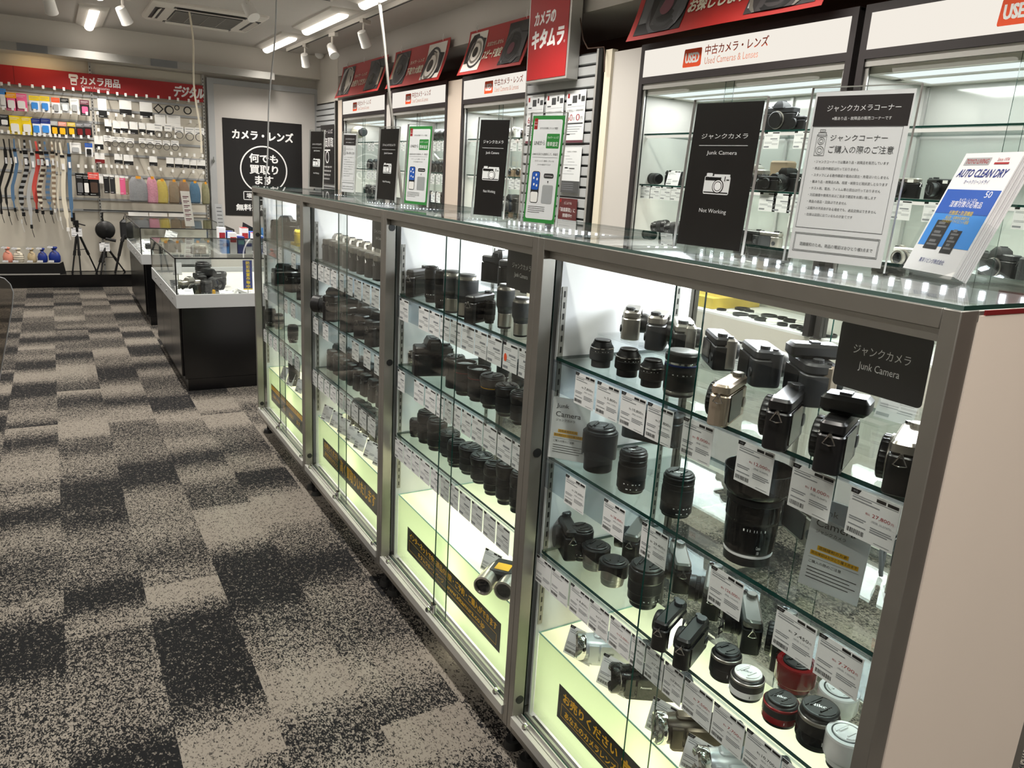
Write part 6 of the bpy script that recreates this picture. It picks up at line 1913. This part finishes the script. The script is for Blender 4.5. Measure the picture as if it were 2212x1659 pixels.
# straps
def strap(pts, w, m, label, tip=True, m2=None):
    P = [Vector(p) for p in pts]
    r = thing('camera_strap', label, 'camera strap', pts[0], 0, 'camera straps on the pegboard')
    g = G()
    n = 26
    path = []
    for i in range(n + 1):
        t = i / n * (len(P) - 1)
        k = min(int(t), len(P) - 2)
        path.append(P[k].lerp(P[k + 1], t - k) + Vector((.006 * math.sin(t * 3.1 + len(label)), 0, 0)))
    rings = []
    ww = []
    for i, p in enumerate(path):
        q = w * (.45 if i < 4 or i > n - 4 else 1.0)
        rings.append([(p.x - q / 2, p.y - .002, p.z), (p.x + q / 2, p.y - .002, p.z), (p.x + q / 2, p.y + .002, p.z), (p.x - q / 2, p.y + .002, p.z)])
    for i in range(n):
        g.loft([rings[i], rings[i + 1]], (i % 2) if m2 else 0, cap=False)
    g.make('strap_band', [m, m2 or m], r)
    p = path[4]
    G().box(p.x - w * .5, p.x + w * .5, p.y - .006, p.y + .004, p.z - .012, p.z + .012).make('buckle', 'satin', r)
    if tip:
        e = path[-1]
        G().box(e.x - w * .35, e.x + w * .35, e.y - .006, e.y + .006, e.z - .02, e.z + .02).tube([tuple(e + Vector((0, 0, -.02))), tuple(e + Vector((.008, 0, -.07))), tuple(e + Vector((.016, 0, -.11)))], .003, 5).make('end_clip', 'satin' if m not in ('ivory', 'white') else 'white', r)
    t = path[5]
    G().box(t.x - w * .3, t.x + w * .3, t.y - .008, t.y - .005, t.z - .10, t.z - .04).make('swing_tag', 'paper', r)


STRAPS = 0
for (a, b, w, m, m2, lb) in zip(
        [((-1.25, 9.12, 1.489),), ((-1.195, 9.12, 1.493),), ((-1.155, 9.12, 1.496),), ((-1.107, 9.12, 1.5),), ((-1.068, 9.12, 1.494),), ((-1.02, 9.12, 1.493),), ((-0.972, 9.12, 1.487),), ((-0.931, 9.12, 1.49),), ((-0.886, 9.12, 1.489),), ((-0.833, 9.12, 1.493),), ((-0.792, 9.12, 1.491),), ((-0.755, 9.12, 1.489),), ((-0.688, 9.12, 1.49),)],
        [((-1.325, 9.12, 0.767),), ((-1.263, 9.12, 0.751),), ((-1.202, 9.12, 0.799),), ((-1.164, 9.12, 0.678),), ((-1.133, 9.12, 0.754),), ((-1.074, 9.12, 0.633),), ((-1.016, 9.12, 0.786),), ((-0.967, 9.12, 0.778),), ((-0.891, 9.12, 0.78),), ((-0.844, 9.12, 0.796),), ((-0.808, 9.12, 0.716),), ((-0.752, 9.12, 0.611),), ((-0.697, 9.12, 0.709),)],
        (.030, .022, .030, .022, .042, .034, .042, .040, .040, .036, .02, .040, .036),
        ('black', 'black', 'steel_blue', 'ivory', 'black', 'lt_grey', 'coral', 'brown', 'steel_blue', 'ivory', 'ivory', 'ivory', 'steel_blue'),
        (None, None, None, None, 'lt_grey', None, None, 'ivory', 'grey', 'tan', None, None, None),
        ('black camera strap at the left edge of the pegboard', 'thin dark strap second from the left edge', 'blue strap with a white clip', 'thin pale strap between the blue and dotted ones', 'black and white dotted strap', 'pale grey strap with a long black tail', 'coral red camera strap with black tail', 'brown and white striped strap', 'mottled blue grey strap', 'cream and tan striped strap', 'thin beaded pale strap', 'long white strap hanging lowest', 'faded blue strap nearest the card packs')):
    p, q = a[0], b[0]
    y_ = 9.12 - .045 * (STRAPS % 3); STRAPS += 1
    p = (p[0], y_, p[2]); q = (q[0], y_, q[2])
    strap([p, (p[0] + .01, y_ + .01, (p[2] * 2 + q[2]) / 3), (q[0] - .008, y_ + .01, (p[2] + q[2] * 2) / 3), q], w, m, lb, True, m2)

# right bay
T1 = [('black', 'white'), ('dark_grey', 'white'), ('black', 'bag_film')]
for k, (b, body, head, lb) in enumerate(zip(
        [(-0.377, -0.295, 1.773, 1.961), (-0.174, -0.058, 1.819, 1.965), (0.022, 0.145, 1.808, 1.966), (-0.326, -0.261, 1.643, 1.76), (-0.248, -0.178, 1.625, 1.753), (-0.177, -0.103, 1.636, 1.75), (-0.088, -0.008, 1.628, 1.754), (0.003, 0.069, 1.645, 1.751), (0.076, 0.156, 1.636, 1.753), (-0.435, -0.352, 1.447, 1.584), (0.164, 0.272, 1.735, 1.849), (0.284, 0.422, 1.73, 1.853), (-0.441, -0.35, 1.305, 1.41), (-0.256, -0.178, 1.311, 1.412), (-0.167, -0.074, 1.302, 1.409), (0.085, 0.165, 1.307, 1.41), (0.257, 0.334, 1.302, 1.406), (0.343, 0.425, 1.302, 1.407), (0.429, 0.497, 1.302, 1.401), (0.502, 0.569, 1.301, 1.396), (0.575, 0.663, 1.3, 1.401)],
        ['black'] * 10 + ['white', 'white', 'dark_red'] + ['black'] * 8, ['white'] * 21,
        ['%s dark pack with white header from the left, top row of the right bay' % ORD[i] for i in range(3)] + ['%s dark pack with white header from the left, second row of the right bay' % ORD[i] for i in range(6)] +
        ['dark pack with white header, leftmost in the third row of the right bay', 'white bag above the ring packs, left of two', 'white bag above the ring packs, right of two'] + ['%s pack with white header from the left, fourth row of the right bay' % ORD[i] for i in range(9)])):
    pack(b, 9.13, body, lb, head, None, 'filter packs on the right pegboard', 'filter_pack', frac=.62)


def ring_pack(b, label):
    x0, x1, z0, z1 = b
    r = thing('filter_pack', label, 'packaged accessory', ((x0 + x1) / 2, 9.13, z0), 0, 'filter packs on the right pegboard')
    w, h = x1 - x0, z1 - z0
    G().box(x0, x1, 9.128, 9.131, z0 + h * .48, z1).make('header', 'white', r)
    q = min(w, h) * .44
    T = FR(((x0 + x1) / 2, 9.13, z0 + q), *FRONT)
    g = G(T)
    n = 24
    g.loft([[(R_ * math.cos(i * 2 * math.pi / n), R_ * math.sin(i * 2 * math.pi / n), z) for i in range(n)] for R_, z in ((q, 0), (q, .006), (q * .86, .006), (q * .86, 0), (q, 0))], cap=False)
    g.make('filter_ring', 'gunmetal', r)
    G().box(x0 + w * .1, x1 - w * .1, 9.1265, 9.1275, z0 + h * .84, z0 + h * .88).box(x0 + w * .1, x1 - w * .3, 9.1265, 9.1275, z0 + h * .66, z0 + h * .69).make('fine_print', 'print_grey', r)


for k, b in enumerate([(0.152, 0.235, 1.608, 1.76), (0.255, 0.333, 1.611, 1.763), (0.359, 0.45, 1.614, 1.744), (0.463, 0.561, 1.602, 1.743), (0.564, 0.668, 1.6, 1.746), (-0.346, -0.276, 1.477, 1.595), (-0.275, -0.202, 1.482, 1.586), (-0.204, -0.135, 1.482, 1.587), (-0.133, -0.055, 1.482, 1.583), (-0.006, 0.064, 1.486, 1.592), (0.067, 0.142, 1.486, 1.593), (0.146, 0.221, 1.487, 1.584), (0.229, 0.305, 1.483, 1.586), (0.314, 0.395, 1.483, 1.592)]):
    ring_pack(b, '%s clear ring filter pack from the left, %s row of the right bay' % (ORD[k] if k < 5 else ORD[k - 5], 'second' if k < 5 else 'third'))
for k, (x, z, q, lb) in enumerate(zip(*[iter((0.205, 1.91, .052, 'black diamond shaped adapter hanging in the top row', 0.311, 1.905, .048, 'thick black adapter ring hanging beside the diamond shaped one',
                                       0.392, 1.937, .026, 'smallest black adapter ring in the top row', 0.5, 1.918, .042, 'black adapter ring at the right end of the top row'))] * 4)):
    n = 4 if k == 0 else 28
    g = G(FR((x, 9.12, z), *FRONT))
    a0 = math.pi / 2 if k == 0 else 0
    g.loft([[(c + R_ * math.cos(a0 + i * 2 * math.pi / n), R_ * math.sin(a0 + i * 2 * math.pi / n), zz) for i in range(n)] for R_, zz, c in ((q, 0, 0), (q, .012, 0), (q * .72, .012, .004 if k == 1 else 0), (q * .72, 0, .004 if k == 1 else 0), (q, 0, 0))], cap=False)
    tag(g.make('lens_adapter', 'black'), lb, 'lens adapter')
for k, (b, m, lb) in enumerate(zip(
        [(-0.421, -0.379, 1.095, 1.194), (-0.375, -0.321, 0.996, 1.192), (-0.317, -0.264, 0.993, 1.19), (-0.272, -0.219, 0.99, 1.188), (-0.223, -0.165, 0.988, 1.186), (-0.168, -0.134, 0.99, 1.182)],
        ('white', 'black', 'dark_grey', 'ivory', 'pink', 'tan'), ('small white pack left of the strap packs', 'black dotted strap pack', 'dark blue strap pack', 'cream coloured strap pack', 'pink patterned strap pack', 'thin brown strap pack'))):
    pack(b, 9.13, m, lb, 'white', None, 'strap packs beside the pouches', 'strap_pack', frac=.10)


def pouch(b, m, label, y=9.10):
    """Soft fabric pouch in a clear bag."""
    x0, x1, z0, z1 = b
    r = thing('fabric_pouch', label, 'pouch', ((x0 + x1) / 2, y, z0), 0, 'fabric pouches in clear bags')
    w, h = x1 - x0, z1 - z0
    rings = []
    for t, q, d in ((0, .80, .012), (.05, .96, .026), (.35, 1.0, .034), (.7, .94, .028), (.9, .72, .016), (1, .5, .006)):
        rings.append([((x0 + x1) / 2 + .5 * w * q * c + .05 * w * math.sin(t * 4), y + d * s, z0 + h * .92 * t) for c, s in [(math.cos(i * math.pi / 6), math.sin(i * math.pi / 6)) for i in range(12)]])
    G().loft(rings).make('pouch_body', m, r)
    G().box(x0, x1, y - .036, y - .0355, z0 - .01, z1).make('clear_bag', 'glass_clear', r)
    G().box((x0 + x1) / 2 - w * .1, (x0 + x1) / 2 + w * .16, y - .035, y - .0335, z1 - h * .14, z1 - h * .04).make('tag', 'amber', r)


mat('grey_weave', '8c8b8e', .9, noise=.25, nscale=90)
mat('pink_weave', 'c98a9a', .9, noise=.35, nscale=60)
mat('mustard_weave', 'bfa955', .9, noise=.15, nscale=60)
mat('tan_weave', '8d7a64', .9, noise=.2, nscale=60)
mat('brown_weave', '8a705c', .9, noise=.2, nscale=60)
mat('blue_weave', '51728c', .9, noise=.3, nscale=40)
mat('olive_weave', '8c8765', .9, noise=.25, nscale=60)
for k, (b, m, lb) in enumerate(zip(
        [(-0.143, 0.048, 0.918, 1.203), (0.035, 0.155, 0.905, 1.208), (0.134, 0.253, 0.908, 1.188), (0.257, 0.372, 0.913, 1.185), (0.363, 0.478, 0.917, 1.19), (0.475, 0.59, 0.921, 1.18), (0.603, 0.689, 0.915, 1.175), (-0.111, 0.036, 0.63, 0.749), (0.039, 0.144, 0.633, 0.752), (0.162, 0.264, 0.636, 0.761), (0.272, 0.361, 0.638, 0.763), (0.384, 0.458, 0.64, 0.75), (0.602, 0.702, 0.645, 0.767)],
        ('grey_weave', 'pink_weave', 'mustard_weave', 'tan_weave', 'brown_weave', 'blue_weave', 'olive_weave', 'grey_weave', 'pink_weave', 'mustard_weave', 'tan_weave', 'brown_weave', 'olive_weave'),
        ['%s fabric pouch in the %s row' % (c, r_) for r_, cs in (('upper', ('large grey', 'pink patterned', 'mustard yellow', 'tan', 'brown', 'blue spotted', 'olive')), ('lower', ('grey', 'pink striped', 'mustard', 'tan', 'brown', 'olive'))) for c in cs])):
    pouch(b, m, lb)
r = thing('hanging_rail', 'dark rail with white header cards under the upper pouches', 'rail', (-.05, 9.15, .81))
G().box(-0.589, 0.487, 9.146, 9.156, .806, .816).make('rail_bar', 'black', r)
for k, (a, b) in enumerate(((-0.157, 0.043), (0.052, 0.238), (0.252, 0.452))):
    q = G().box(a, b, 9.138, 9.144, .758, .800).make('header_card', 'white', r)
G().box(b - .03, b, 9.136, 9.138, .758, .80).make('red_end', 'coral', r)

# ------------------------------------------------------------------ black plinth and what stands on it
o = G().box(-1.9, .70, 9.0, 9.283, 0, .135).make('plinth', 'counter_black')
tag(o, 'long black plinth along the foot of the pegboard', 'plinth')


def tripod(apex, feet, top, label, head=True, bag=False):
    r = thing('tripod', label, 'tripod', (apex[0], apex[1], .135))
    ax = Vector(apex)
    for f in feet:
        f = Vector(f)
        m = ax.lerp(f, .52)
        q = G().cyl(tuple(ax), tuple(m), .012).make('leg', 'satin', r)
        G().cyl(tuple(m), tuple(f), .008).cyl(tuple(f + (m - f).normalized() * .03), tuple(f), .012, .009).cyl(tuple(m + (ax - m).normalized() * .02), tuple(m - (ax - m).normalized() * .03), .015).make('lower_leg', 'satin', q)
    c = Vector((ax.x, ax.y, (ax.z + .135) * .5 + .02))
    G().cyl(tuple(ax), tuple(c), .010).make('centre_column', 'satin', r)
    for f in feet:
        G().cyl(tuple(c), tuple(ax.lerp(Vector(f), .45)), .004).make('brace', 'satin', r)
    if head:
        G().cyl((ax.x, ax.y, ax.z - .02), (ax.x, ax.y, ax.z + .05), .022).box(ax.x - .03, ax.x + .02, ax.y - .03, ax.y + .03, ax.z + .05, ax.z + .10).cyl((ax.x - .02, ax.y, ax.z + .10), (ax.x - .02, ax.y, top), .014).cyl((ax.x, ax.y, ax.z + .07), (ax.x + .08, ax.y - .04, ax.z + .05), .007).make('pan_head', 'satin', r)
    return r


tripod((-.665, 9.13, .60), [(-.745, 9.08, .1355), (-.665, 9.06, .1355), (-.505, 9.22, .1355)], .78, 'black tripod with pan head, left one on the plinth')
tripod((-.405, 9.13, .44), [(-.515, 9.12, .1355), (-.475, 9.05, .1355), (-.40, 9.22, .1355), ][:2] + [(-.225, 9.20, .1355)], .5, 'short black tripod below the round black bag', False)
r = thing('monopod', 'black monopod leaning against the grey rimmed counter', 'monopod', (-.33, 9.06, .1355))
G().cyl((-.335, 9.06, .138), (-.285, 9.06, .33), .012).cyl((-.285, 9.06, .33), (-.235, 9.07, .52), .016).make('tube', 'satin', r)
G().cyl((-.243, 9.07, .49), (-.215, 9.07, .56), .022, .014).make('grip', 'rubber', r)
r = thing('round_bag', 'round black bag hanging on the pegboard above the short tripod', 'bag', (-.39, 9.16, .46))
G(FR((-.395, 9.15, .60), *FRONT)).lathe([(0, .045), (.06, .042), (.095, .02), (.10, 0), (.09, -.02)], 28).make('bag_body', 'satin', r)
G().tube([(-.41, 9.14, .69), (-.415, 9.13, .74), (-.41, 9.13, .79)], .009, 6).make('bag_loop', 'black', r)
G().cyl((-.40, 9.11, .51), (-.30, 9.10, .49), .016).make('bag_strap', 'rubber', r)
r = thing('dark_bag', 'dark grey bag in clear film hanging right of the round black bag', 'bag', (-.19, 9.17, .45))
G().rbox(-.25, -.12, 9.12, 9.18, .50, .72, .03, top=.03).make('bag_body', 'dark_grey', r)
G().tube([(-.21, 9.15, .72), (-.19, 9.15, .78), (-.16, 9.15, .72)], .006, 6).make('bag_handle', 'black', r)
for (x, z, lb) in ((-.67, .56, 'white tag hanging on the left tripod'), (-.415, .405, 'white tag hanging on the short tripod')):
    flat_card((x - .05, 9.112, z - .03), *FRONT, .10, .095, lb)
r = thing('display_tray', 'black fabric tray in front of the pouches on the plinth', 'tray', (-1.2, 9.02, .135))
G().box(-1.65, -.86, 9.003, 9.008, .137, .255).box(-1.65, -.86, 9.008, 9.20, .137, .150).make('tray_body', 'satin', r)
G().box(-1.65, -.86, 9.000, 9.003, .1365, .150).make('front_edge', 'alu', r)
G().add([(-.86, 9.003, .137), (-.80, 9.05, .137), (-.82, 9.05, .27), (-.86, 9.003, .255)], [(0, 1, 2, 3)]).make('side_wing', 'satin', r)
for k, (b, m, lb) in enumerate(zip(
        [(-1.359, -1.268, 0.258, 0.415), (-1.27, -1.171, 0.258, 0.406), (-1.143, -1.06, 0.257, 0.407), (-1.052, -0.96, 0.257, 0.408), (-0.951, -0.84, 0.257, 0.423)],
        ('skin_pink', 'ivory', 'beige', 'navy', 'navy'), ('coral drawstring pouch in the plinth box', 'cream striped drawstring pouch in the plinth box', 'tan drawstring pouch in the plinth box', 'dotted dark drawstring pouch in the plinth box', 'navy pouch at the right end of the plinth box'))):
    x0, x1, z0, z1 = b
    r = thing('drawstring_pouch', lb, 'pouch', ((x0 + x1) / 2, 9.08, z0))
    w, h = x1 - x0, z1 - z0
    rings = [[((x0 + x1) / 2 + .5 * w * q * math.cos(i * math.pi / 6), 9.09 + .035 * q * math.sin(i * math.pi / 6), z0 + h * t) for i in range(12)] for t, q in ((0, .8), (.1, .98), (.4, 1), (.62, .75), (.72, .36), (.80, .30), (.92, .6), (1.0, .5))]
    G().loft(rings).make('pouch_body', m, r)
    if 'stripe' in lb:
        for q in (.2, .35, .5):
            rr_ = [[((x0 + x1) / 2 + .505 * w * .99 * math.cos(i * math.pi / 6), 9.09 + .036 * math.sin(i * math.pi / 6), z0 + h * (q + e)) for i in range(12)] for e in (0, .025)]
            G().loft(rr_, cap=False).make('stripe', 'satin', r)
    G().tube([((x0 + x1) / 2 - .012, 9.07, z0 + h * .78), ((x0 + x1) / 2 - .016, 9.055, z0 + h * .70), ((x0 + x1) / 2 + .018, 9.055, z0 + h * .60)], .003, 5).make('drawstring', 'brown', r)
    for zz, s in ((z1 - .012, 0), (z0 + .005, 1)):
        flat_card((x0 - .004, 9.05, zz), *FRONT, .05, .022, 'small white label %s the %s' % ('above' if not s else 'below', lb.replace(' in the plinth box', '').replace(' at the right end of the plinth box', '')))
o = G().box(-1.65, -.87, 9.145, 9.150, .15, .42).make('clear_divider', 'glass_clear')
tag(o, 'clear upright panel behind the drawstring pouches', 'panel')


# ------------------------------------------------------------------ black counters with glass tops
def counter(x0, x1, y0, y1, label):
    r = thing('glass_counter', label, 'display counter', ((x0 + x1) / 2, (y0 + y1) / 2, 0))
    G().box(x0 + .03, x1, y0 + .006, y1, .075, .522).make('black_body', 'counter_black', r, bev=.002)
    G().box(x0 + .045, x1, y0 + .002, y1, 0, .075).make('kick_board', 'counter_black', r)
    n = 3
    for i in range(n):
        ya = y0 + .05 + i * (y1 - y0 - .06) / n
        yb = y0 + .05 + (i + 1) * (y1 - y0 - .06) / n - .004
        d = G().box(x0 + .018, x0 + .03, ya, yb, .085, .518).make('door', 'counter_black', r, bev=.0015)
    g = G().box(x0, x1, y0, y0 + .014, .522, .606).box(x0, x0 + .014, y0 + .014, y1, .522, .606).box(x1 - .014, x1, y0 + .014, y1, .522, .606).box(x0 + .014, x1 - .014, y1 - .014, y1, .522, .606).box(x0 + .014, x1 - .014, y0 + .014, y1 - .014, .56, .568)
    g.make('white_rim', 'lt_grey', r, bev=.002)
    G().box(x0 + .015, x1 - .015, y0 + .015, y1 - .015, .568, .570).make('felt_deck', 'panel_grey', r)
    for i in range(4):
        y = y0 + .15 + i * .3
        G().cyl((x0, y, .565), (x0 - .004, y, .565), .009).make('lock', 'chrome', r)
    t = .005
    a, b, c, d = x0 + .004, x1 - .004, y0 + .004, y1 - .004
    for nm, q in (('front_pane', (a, b, c, c + t, .606, .82)), ('side_pane', (a, a + t, c + t, d, .606, .82)), ('side_pane', (b - t, b, c + t, d, .606, .82)), ('back_pane', (a, b, d, d + t, .606, .82)), ('top_pane', (a, b, c, d + t, .82, .826))):
        G().box(*q, [0] * 6).make(nm, 'glass', r, smooth=0)
    g = G()
    for (x, y) in ((a, c), (b - .006, c), (a, d), (b - .006, d)):
        g.box(x - .001, x + .007, y - .001, y + .007, .606, .827)
    g.box(a, b, c - .001, c + .004, .820, .828).box(a - .001, a + .004, c, d, .820, .828).box(b - .004, b + .001, c, d, .820, .828).box(a, b, d + .001, d + .006, .820, .828)
    g.make('black_edging', 'black', r)
    return r


counter(-.268, .62, 4.513, 5.85, 'black counter with a glass display top, nearer of the two')
counter(-.262, .50, 6.70, 8.12, 'black counter with a glass display top, farther one by the pegboard')
ZD = .571
for k, (x0, x1, ya, yb, lb) in enumerate(((-.255, -.13, 4.56, 5.05, 'black sloped card block along the left pane of the nearer counter'), (-.03, .10, 4.54, 4.70, 'black sloped card block beside the black lens in the nearer counter'),
                                          (-.255, -.13, 6.74, 7.12, 'black sloped card block along the left pane of the farther counter'))):
    o = G().loft([[(x0, ya, .5705), (x1, ya, .5705), (x1, yb, .5705), (x0, yb, .5705)], [(x0, ya, .5712 if k == 1 else .578), (x1, ya, .5712 if k == 1 else .572), (x1, yb, .5712 if k == 1 else .572), (x0, yb, .5712 if k == 1 else .578)]]).make('card_block', 'satin')
    tag(o, lb, 'display block')
# goods in the nearer counter
camera('dslr_lens', (-.03, 4.86, ZD), 20, 'large black camera with thick lens in the nearer glass counter', 1.25)
camera('slr_silver', (-.16, 4.72, ZD), 30, 'silver camera in a clear bag in the nearer glass counter', 1.05)
lens('zoom', (-.07, 4.66, .036, .10, ZD), 'black lens standing near the front pane of the nearer counter')
lens('capped', (.08, 5.05, .045, .10, ZD), 'wide black lens at the back of the nearer counter')
lens('zoom', (-.02, 5.10, .05, .16, ZD), 'tall black lens behind the large camera in the nearer counter')
o = G().rbox(-.09, -.03, 4.80, 4.84, .6, .64, .004).make('orange_box', 'amber')
o.location = (0, 0, -.03)
tag(o, 'small orange and yellow box in the nearer counter', 'box')
o = G().rbox(-.045, -.01, 4.70, 4.73, ZD, ZD + .03, .004).make('yellow_box', 'gold')
tag(o, 'tiny yellow box beside the black lens in the nearer counter', 'box')
for k in range(6):
    y = 4.60 + k * .075
    flat_card((-.235, y + .03, ZD + .012), (1, .15, 0), (-.05, .5, .5), .09, .055, '%s card from the front in the slanted row of the nearer counter' % ORD[k], None, 'paper' if k < 3 else 'grey')
for k in range(4):
    flat_card((.01 + .035 * k, 4.66 - .028 * k, ZD + .012), (1, -.2, 0), (-.1, .7, .6), .08, .034, '%s card of the short row beside the black lens' % ORD[k])
r = thing('card_prop', 'white bent card holder at the right of the nearer counter', 'card holder', (.13, 4.58, ZD))
G().loft([[(.06, 4.57, ZD), (.085, 4.57, ZD), (.085, 4.60, ZD), (.06, 4.60, ZD)], [(.09, 4.575, ZD + .045), (.105, 4.575, ZD + .055), (.105, 4.605, ZD + .055), (.09, 4.605, ZD + .045)], [(.18, 4.58, ZD + .004), (.185, 4.58, ZD + .018), (.185, 4.61, ZD + .018), (.18, 4.61, ZD + .004)]]).make('bent_card', 'white', r)
r = thing('warning_sign', 'blue and yellow vertical warning sign inside the nearer counter', 'sign', (.16, 4.56, ZD))
T = FR((.132, 4.545, .625), *FRONT)
G(T).box(0, .056, 0, .185, -.001, 0).make('sheet', 'navy', r)
g = G(T)
for i, ch in enumerate('防犯装置作動中'):
    g.text(ch, .030, .158 - .0245 * i, .0205, .022, z=.0005, al='c', bold=.006, fat=.03)
g.rect(0, .056, 0, .008, .0005)
g.make('lettering', 'yellow', r, smooth=0)
G().cyl((.16, 4.548, ZD), (.16, 4.548, .63), .003).lathe([(.02, ZD), (.02, ZD + .003), (0, ZD + .004)], 16, c=(.16, 4.548, 0)).make('stand', 'chrome', r)
r = thing('price_stand', 'white standing card near the left corner post of the nearer counter', 'price card', (-.2, 5.0, ZD))
G().box(-.22, -.165, 5.0, 5.003, .66, .74).make('card', 'paper', r)
G().cyl((-.19, 5.002, ZD), (-.19, 5.002, .67), .004).make('stem', 'alu', r)
# goods in the farther counter
camera('slr_black', (-.12, 7.1, ZD), 10, 'black camera at the front of the farther glass counter', 1.0)
camera('dslr', (.05, 7.25, ZD), 0, 'black camera in the middle of the farther glass counter', 1.1)
camera('rangefinder', (.25, 7.1, ZD), 15, 'silver topped camera at the right of the farther glass counter', 1.0)
for k in range(5):
    flat_card((-.235, 6.80 + .06 * k, ZD + .012), (1, .15, 0), (-.05, .5, .5), .09, .05, '%s card from the front in the slanted row of the farther counter' % ORD[k])
flat_card((-.24, 7.30, ZD + .02), (1, .2, 0), (0, .5, .6), .13, .10, 'large white card lying behind the slanted row of the farther counter')
flat_card((-.04, 7.0, .72), (.8, .1, -.3), (.2, .2, .7), .10, .08, 'tilted white card with red corner in the farther counter')
# clear stands and boxes around the farther counter
r = thing('sign_stand', 'tall narrow pink tinted sign standing on the farther counter', 'sign stand', (.17, 6.9, .828))
T = FR((.125, 6.9, .832), (1, -.1, 0), (-.10, .02, 1))
G(T).box(0, .075, 0, .30, -.002, 0).make('sheet', 'wall_white', r)
g = G(T)
for i in range(6):
    g.rect(.012, .06, .25 - .038 * i, .258 - .038 * i, .0006).rect(.012, .045, .238 - .038 * i, .243 - .038 * i, .0006)
g.make('fine_print', 'plum', r, smooth=0)
G(T).box(-.003, .078, -.004, .304, .001, .003).box(-.003, .078, -.004, -.001, -.04, .04).make('acrylic_holder', 'glass_clear', r)
r = thing('sign_stand', 'grey printed sign standing in front of the black poster', 'sign stand', (.40, 6.85, .80))
T = FR((.385, 6.85, .80), (1, -.1, 0), (-.08, .02, 1))
G(T).box(0, .06, 0, .235, -.002, 0).make('sheet', 'lt_grey', r)
g = G(T)
for i in range(6):
    g.rect(.010, .05, .20 - .032 * i, .206 - .032 * i, .0006)
g.make('fine_print', 'mid_grey', r, smooth=0)
o = G().box(.28, 1.15, 6.25, 6.62, 0, .66).make('side_table', 'wall_white')
tag(o, 'white side table carrying the coloured boxes behind the showcases', 'table')
rnd = random.Random(3)
for k in range(14):
    x = .32 + (k % 7) * .062
    y = 6.30 + (k // 7) * .14
    h = .11 + .03 * ((k * 5) % 3) + .03 * (k // 7)
    r = thing('product_box', '%s %s box from the left in the %s row on the white side table' % (ORD[k % 7], ['blue', 'white', 'navy', 'white', 'red topped', 'blue', 'white'][(k + k // 7) % 7], ['front', 'back'][k // 7]), 'box', (x, y, .66), 0, 'product boxes on the side table')
    m = ['sky', 'paper', 'navy', 'paper', 'paper', 'blue', 'paper'][(k + k // 7) % 7]
    G().box(x, x + .056, y, y + .10, .66, .66 + h).make('carton', m, r, bev=.001)
    G().box(x + .004, x + .052, y - .0006, y, .66 + h * .55, .66 + h * .8).make('printed_band', ['navy', 'red', 'teal'][k % 3], r)
    if (k + k // 7) % 7 == 4:
        G().box(x, x + .056, y, y + .10, .66 + h, .66 + h + .002).make('red_top', 'red', r)
r = thing('leaning_board', 'dark triangular board leaning beside the coloured boxes', 'board', (.60, 6.58, .66))
G(FR((.52, 6.60, .66), *FRONT)).ext([(0, 0), (.16, 0), (.16, .17), (.03, .24)], -.004, .004).make('board', 'dark_grey', r)
r = thing('brochure', 'pale teal folded brochure behind the coloured boxes', 'brochure', (.62, 6.52, .66))
G(FR((.60, 6.53, .66), *FRONT)).ext([(0, 0), (.10, 0), (.08, .32), (.04, .34)], 0, .003).make('leaf', 'teal', r)
# rounded grey screen at the left edge
r = thing('smoked_screen', 'rounded smoky grey plastic screen cut off by the left edge', 'screen', (-1.25, 2.5, 0))
P = []
for px, pz in ((-1.60, .42), (-1.115, .42), (-1.062, .66), (-1.005, .90), (-.998, .945), (-1.004, .972), (-1.018, .990), (-1.045, 1.000), (-1.10, 1.004), (-1.60, 1.03)):
    P.append((px + 1.60, pz))
G(FR((-1.60, 2.5, 0), *FRONT)).ext(P, 0, .005).make('screen_sheet', 'smoke_sheet', r, smooth=0)
g = G()
q = [(p[0] - 1.60, 2.4975, p[1]) for p in P[1:]]
G().tube(q, .0022, 6).make('screen_edge', 'grey', r)
G().box(-1.59, -1.13, 2.47, 2.53, 0, .425).make('base_foot', 'lt_grey', r, bev=.004)
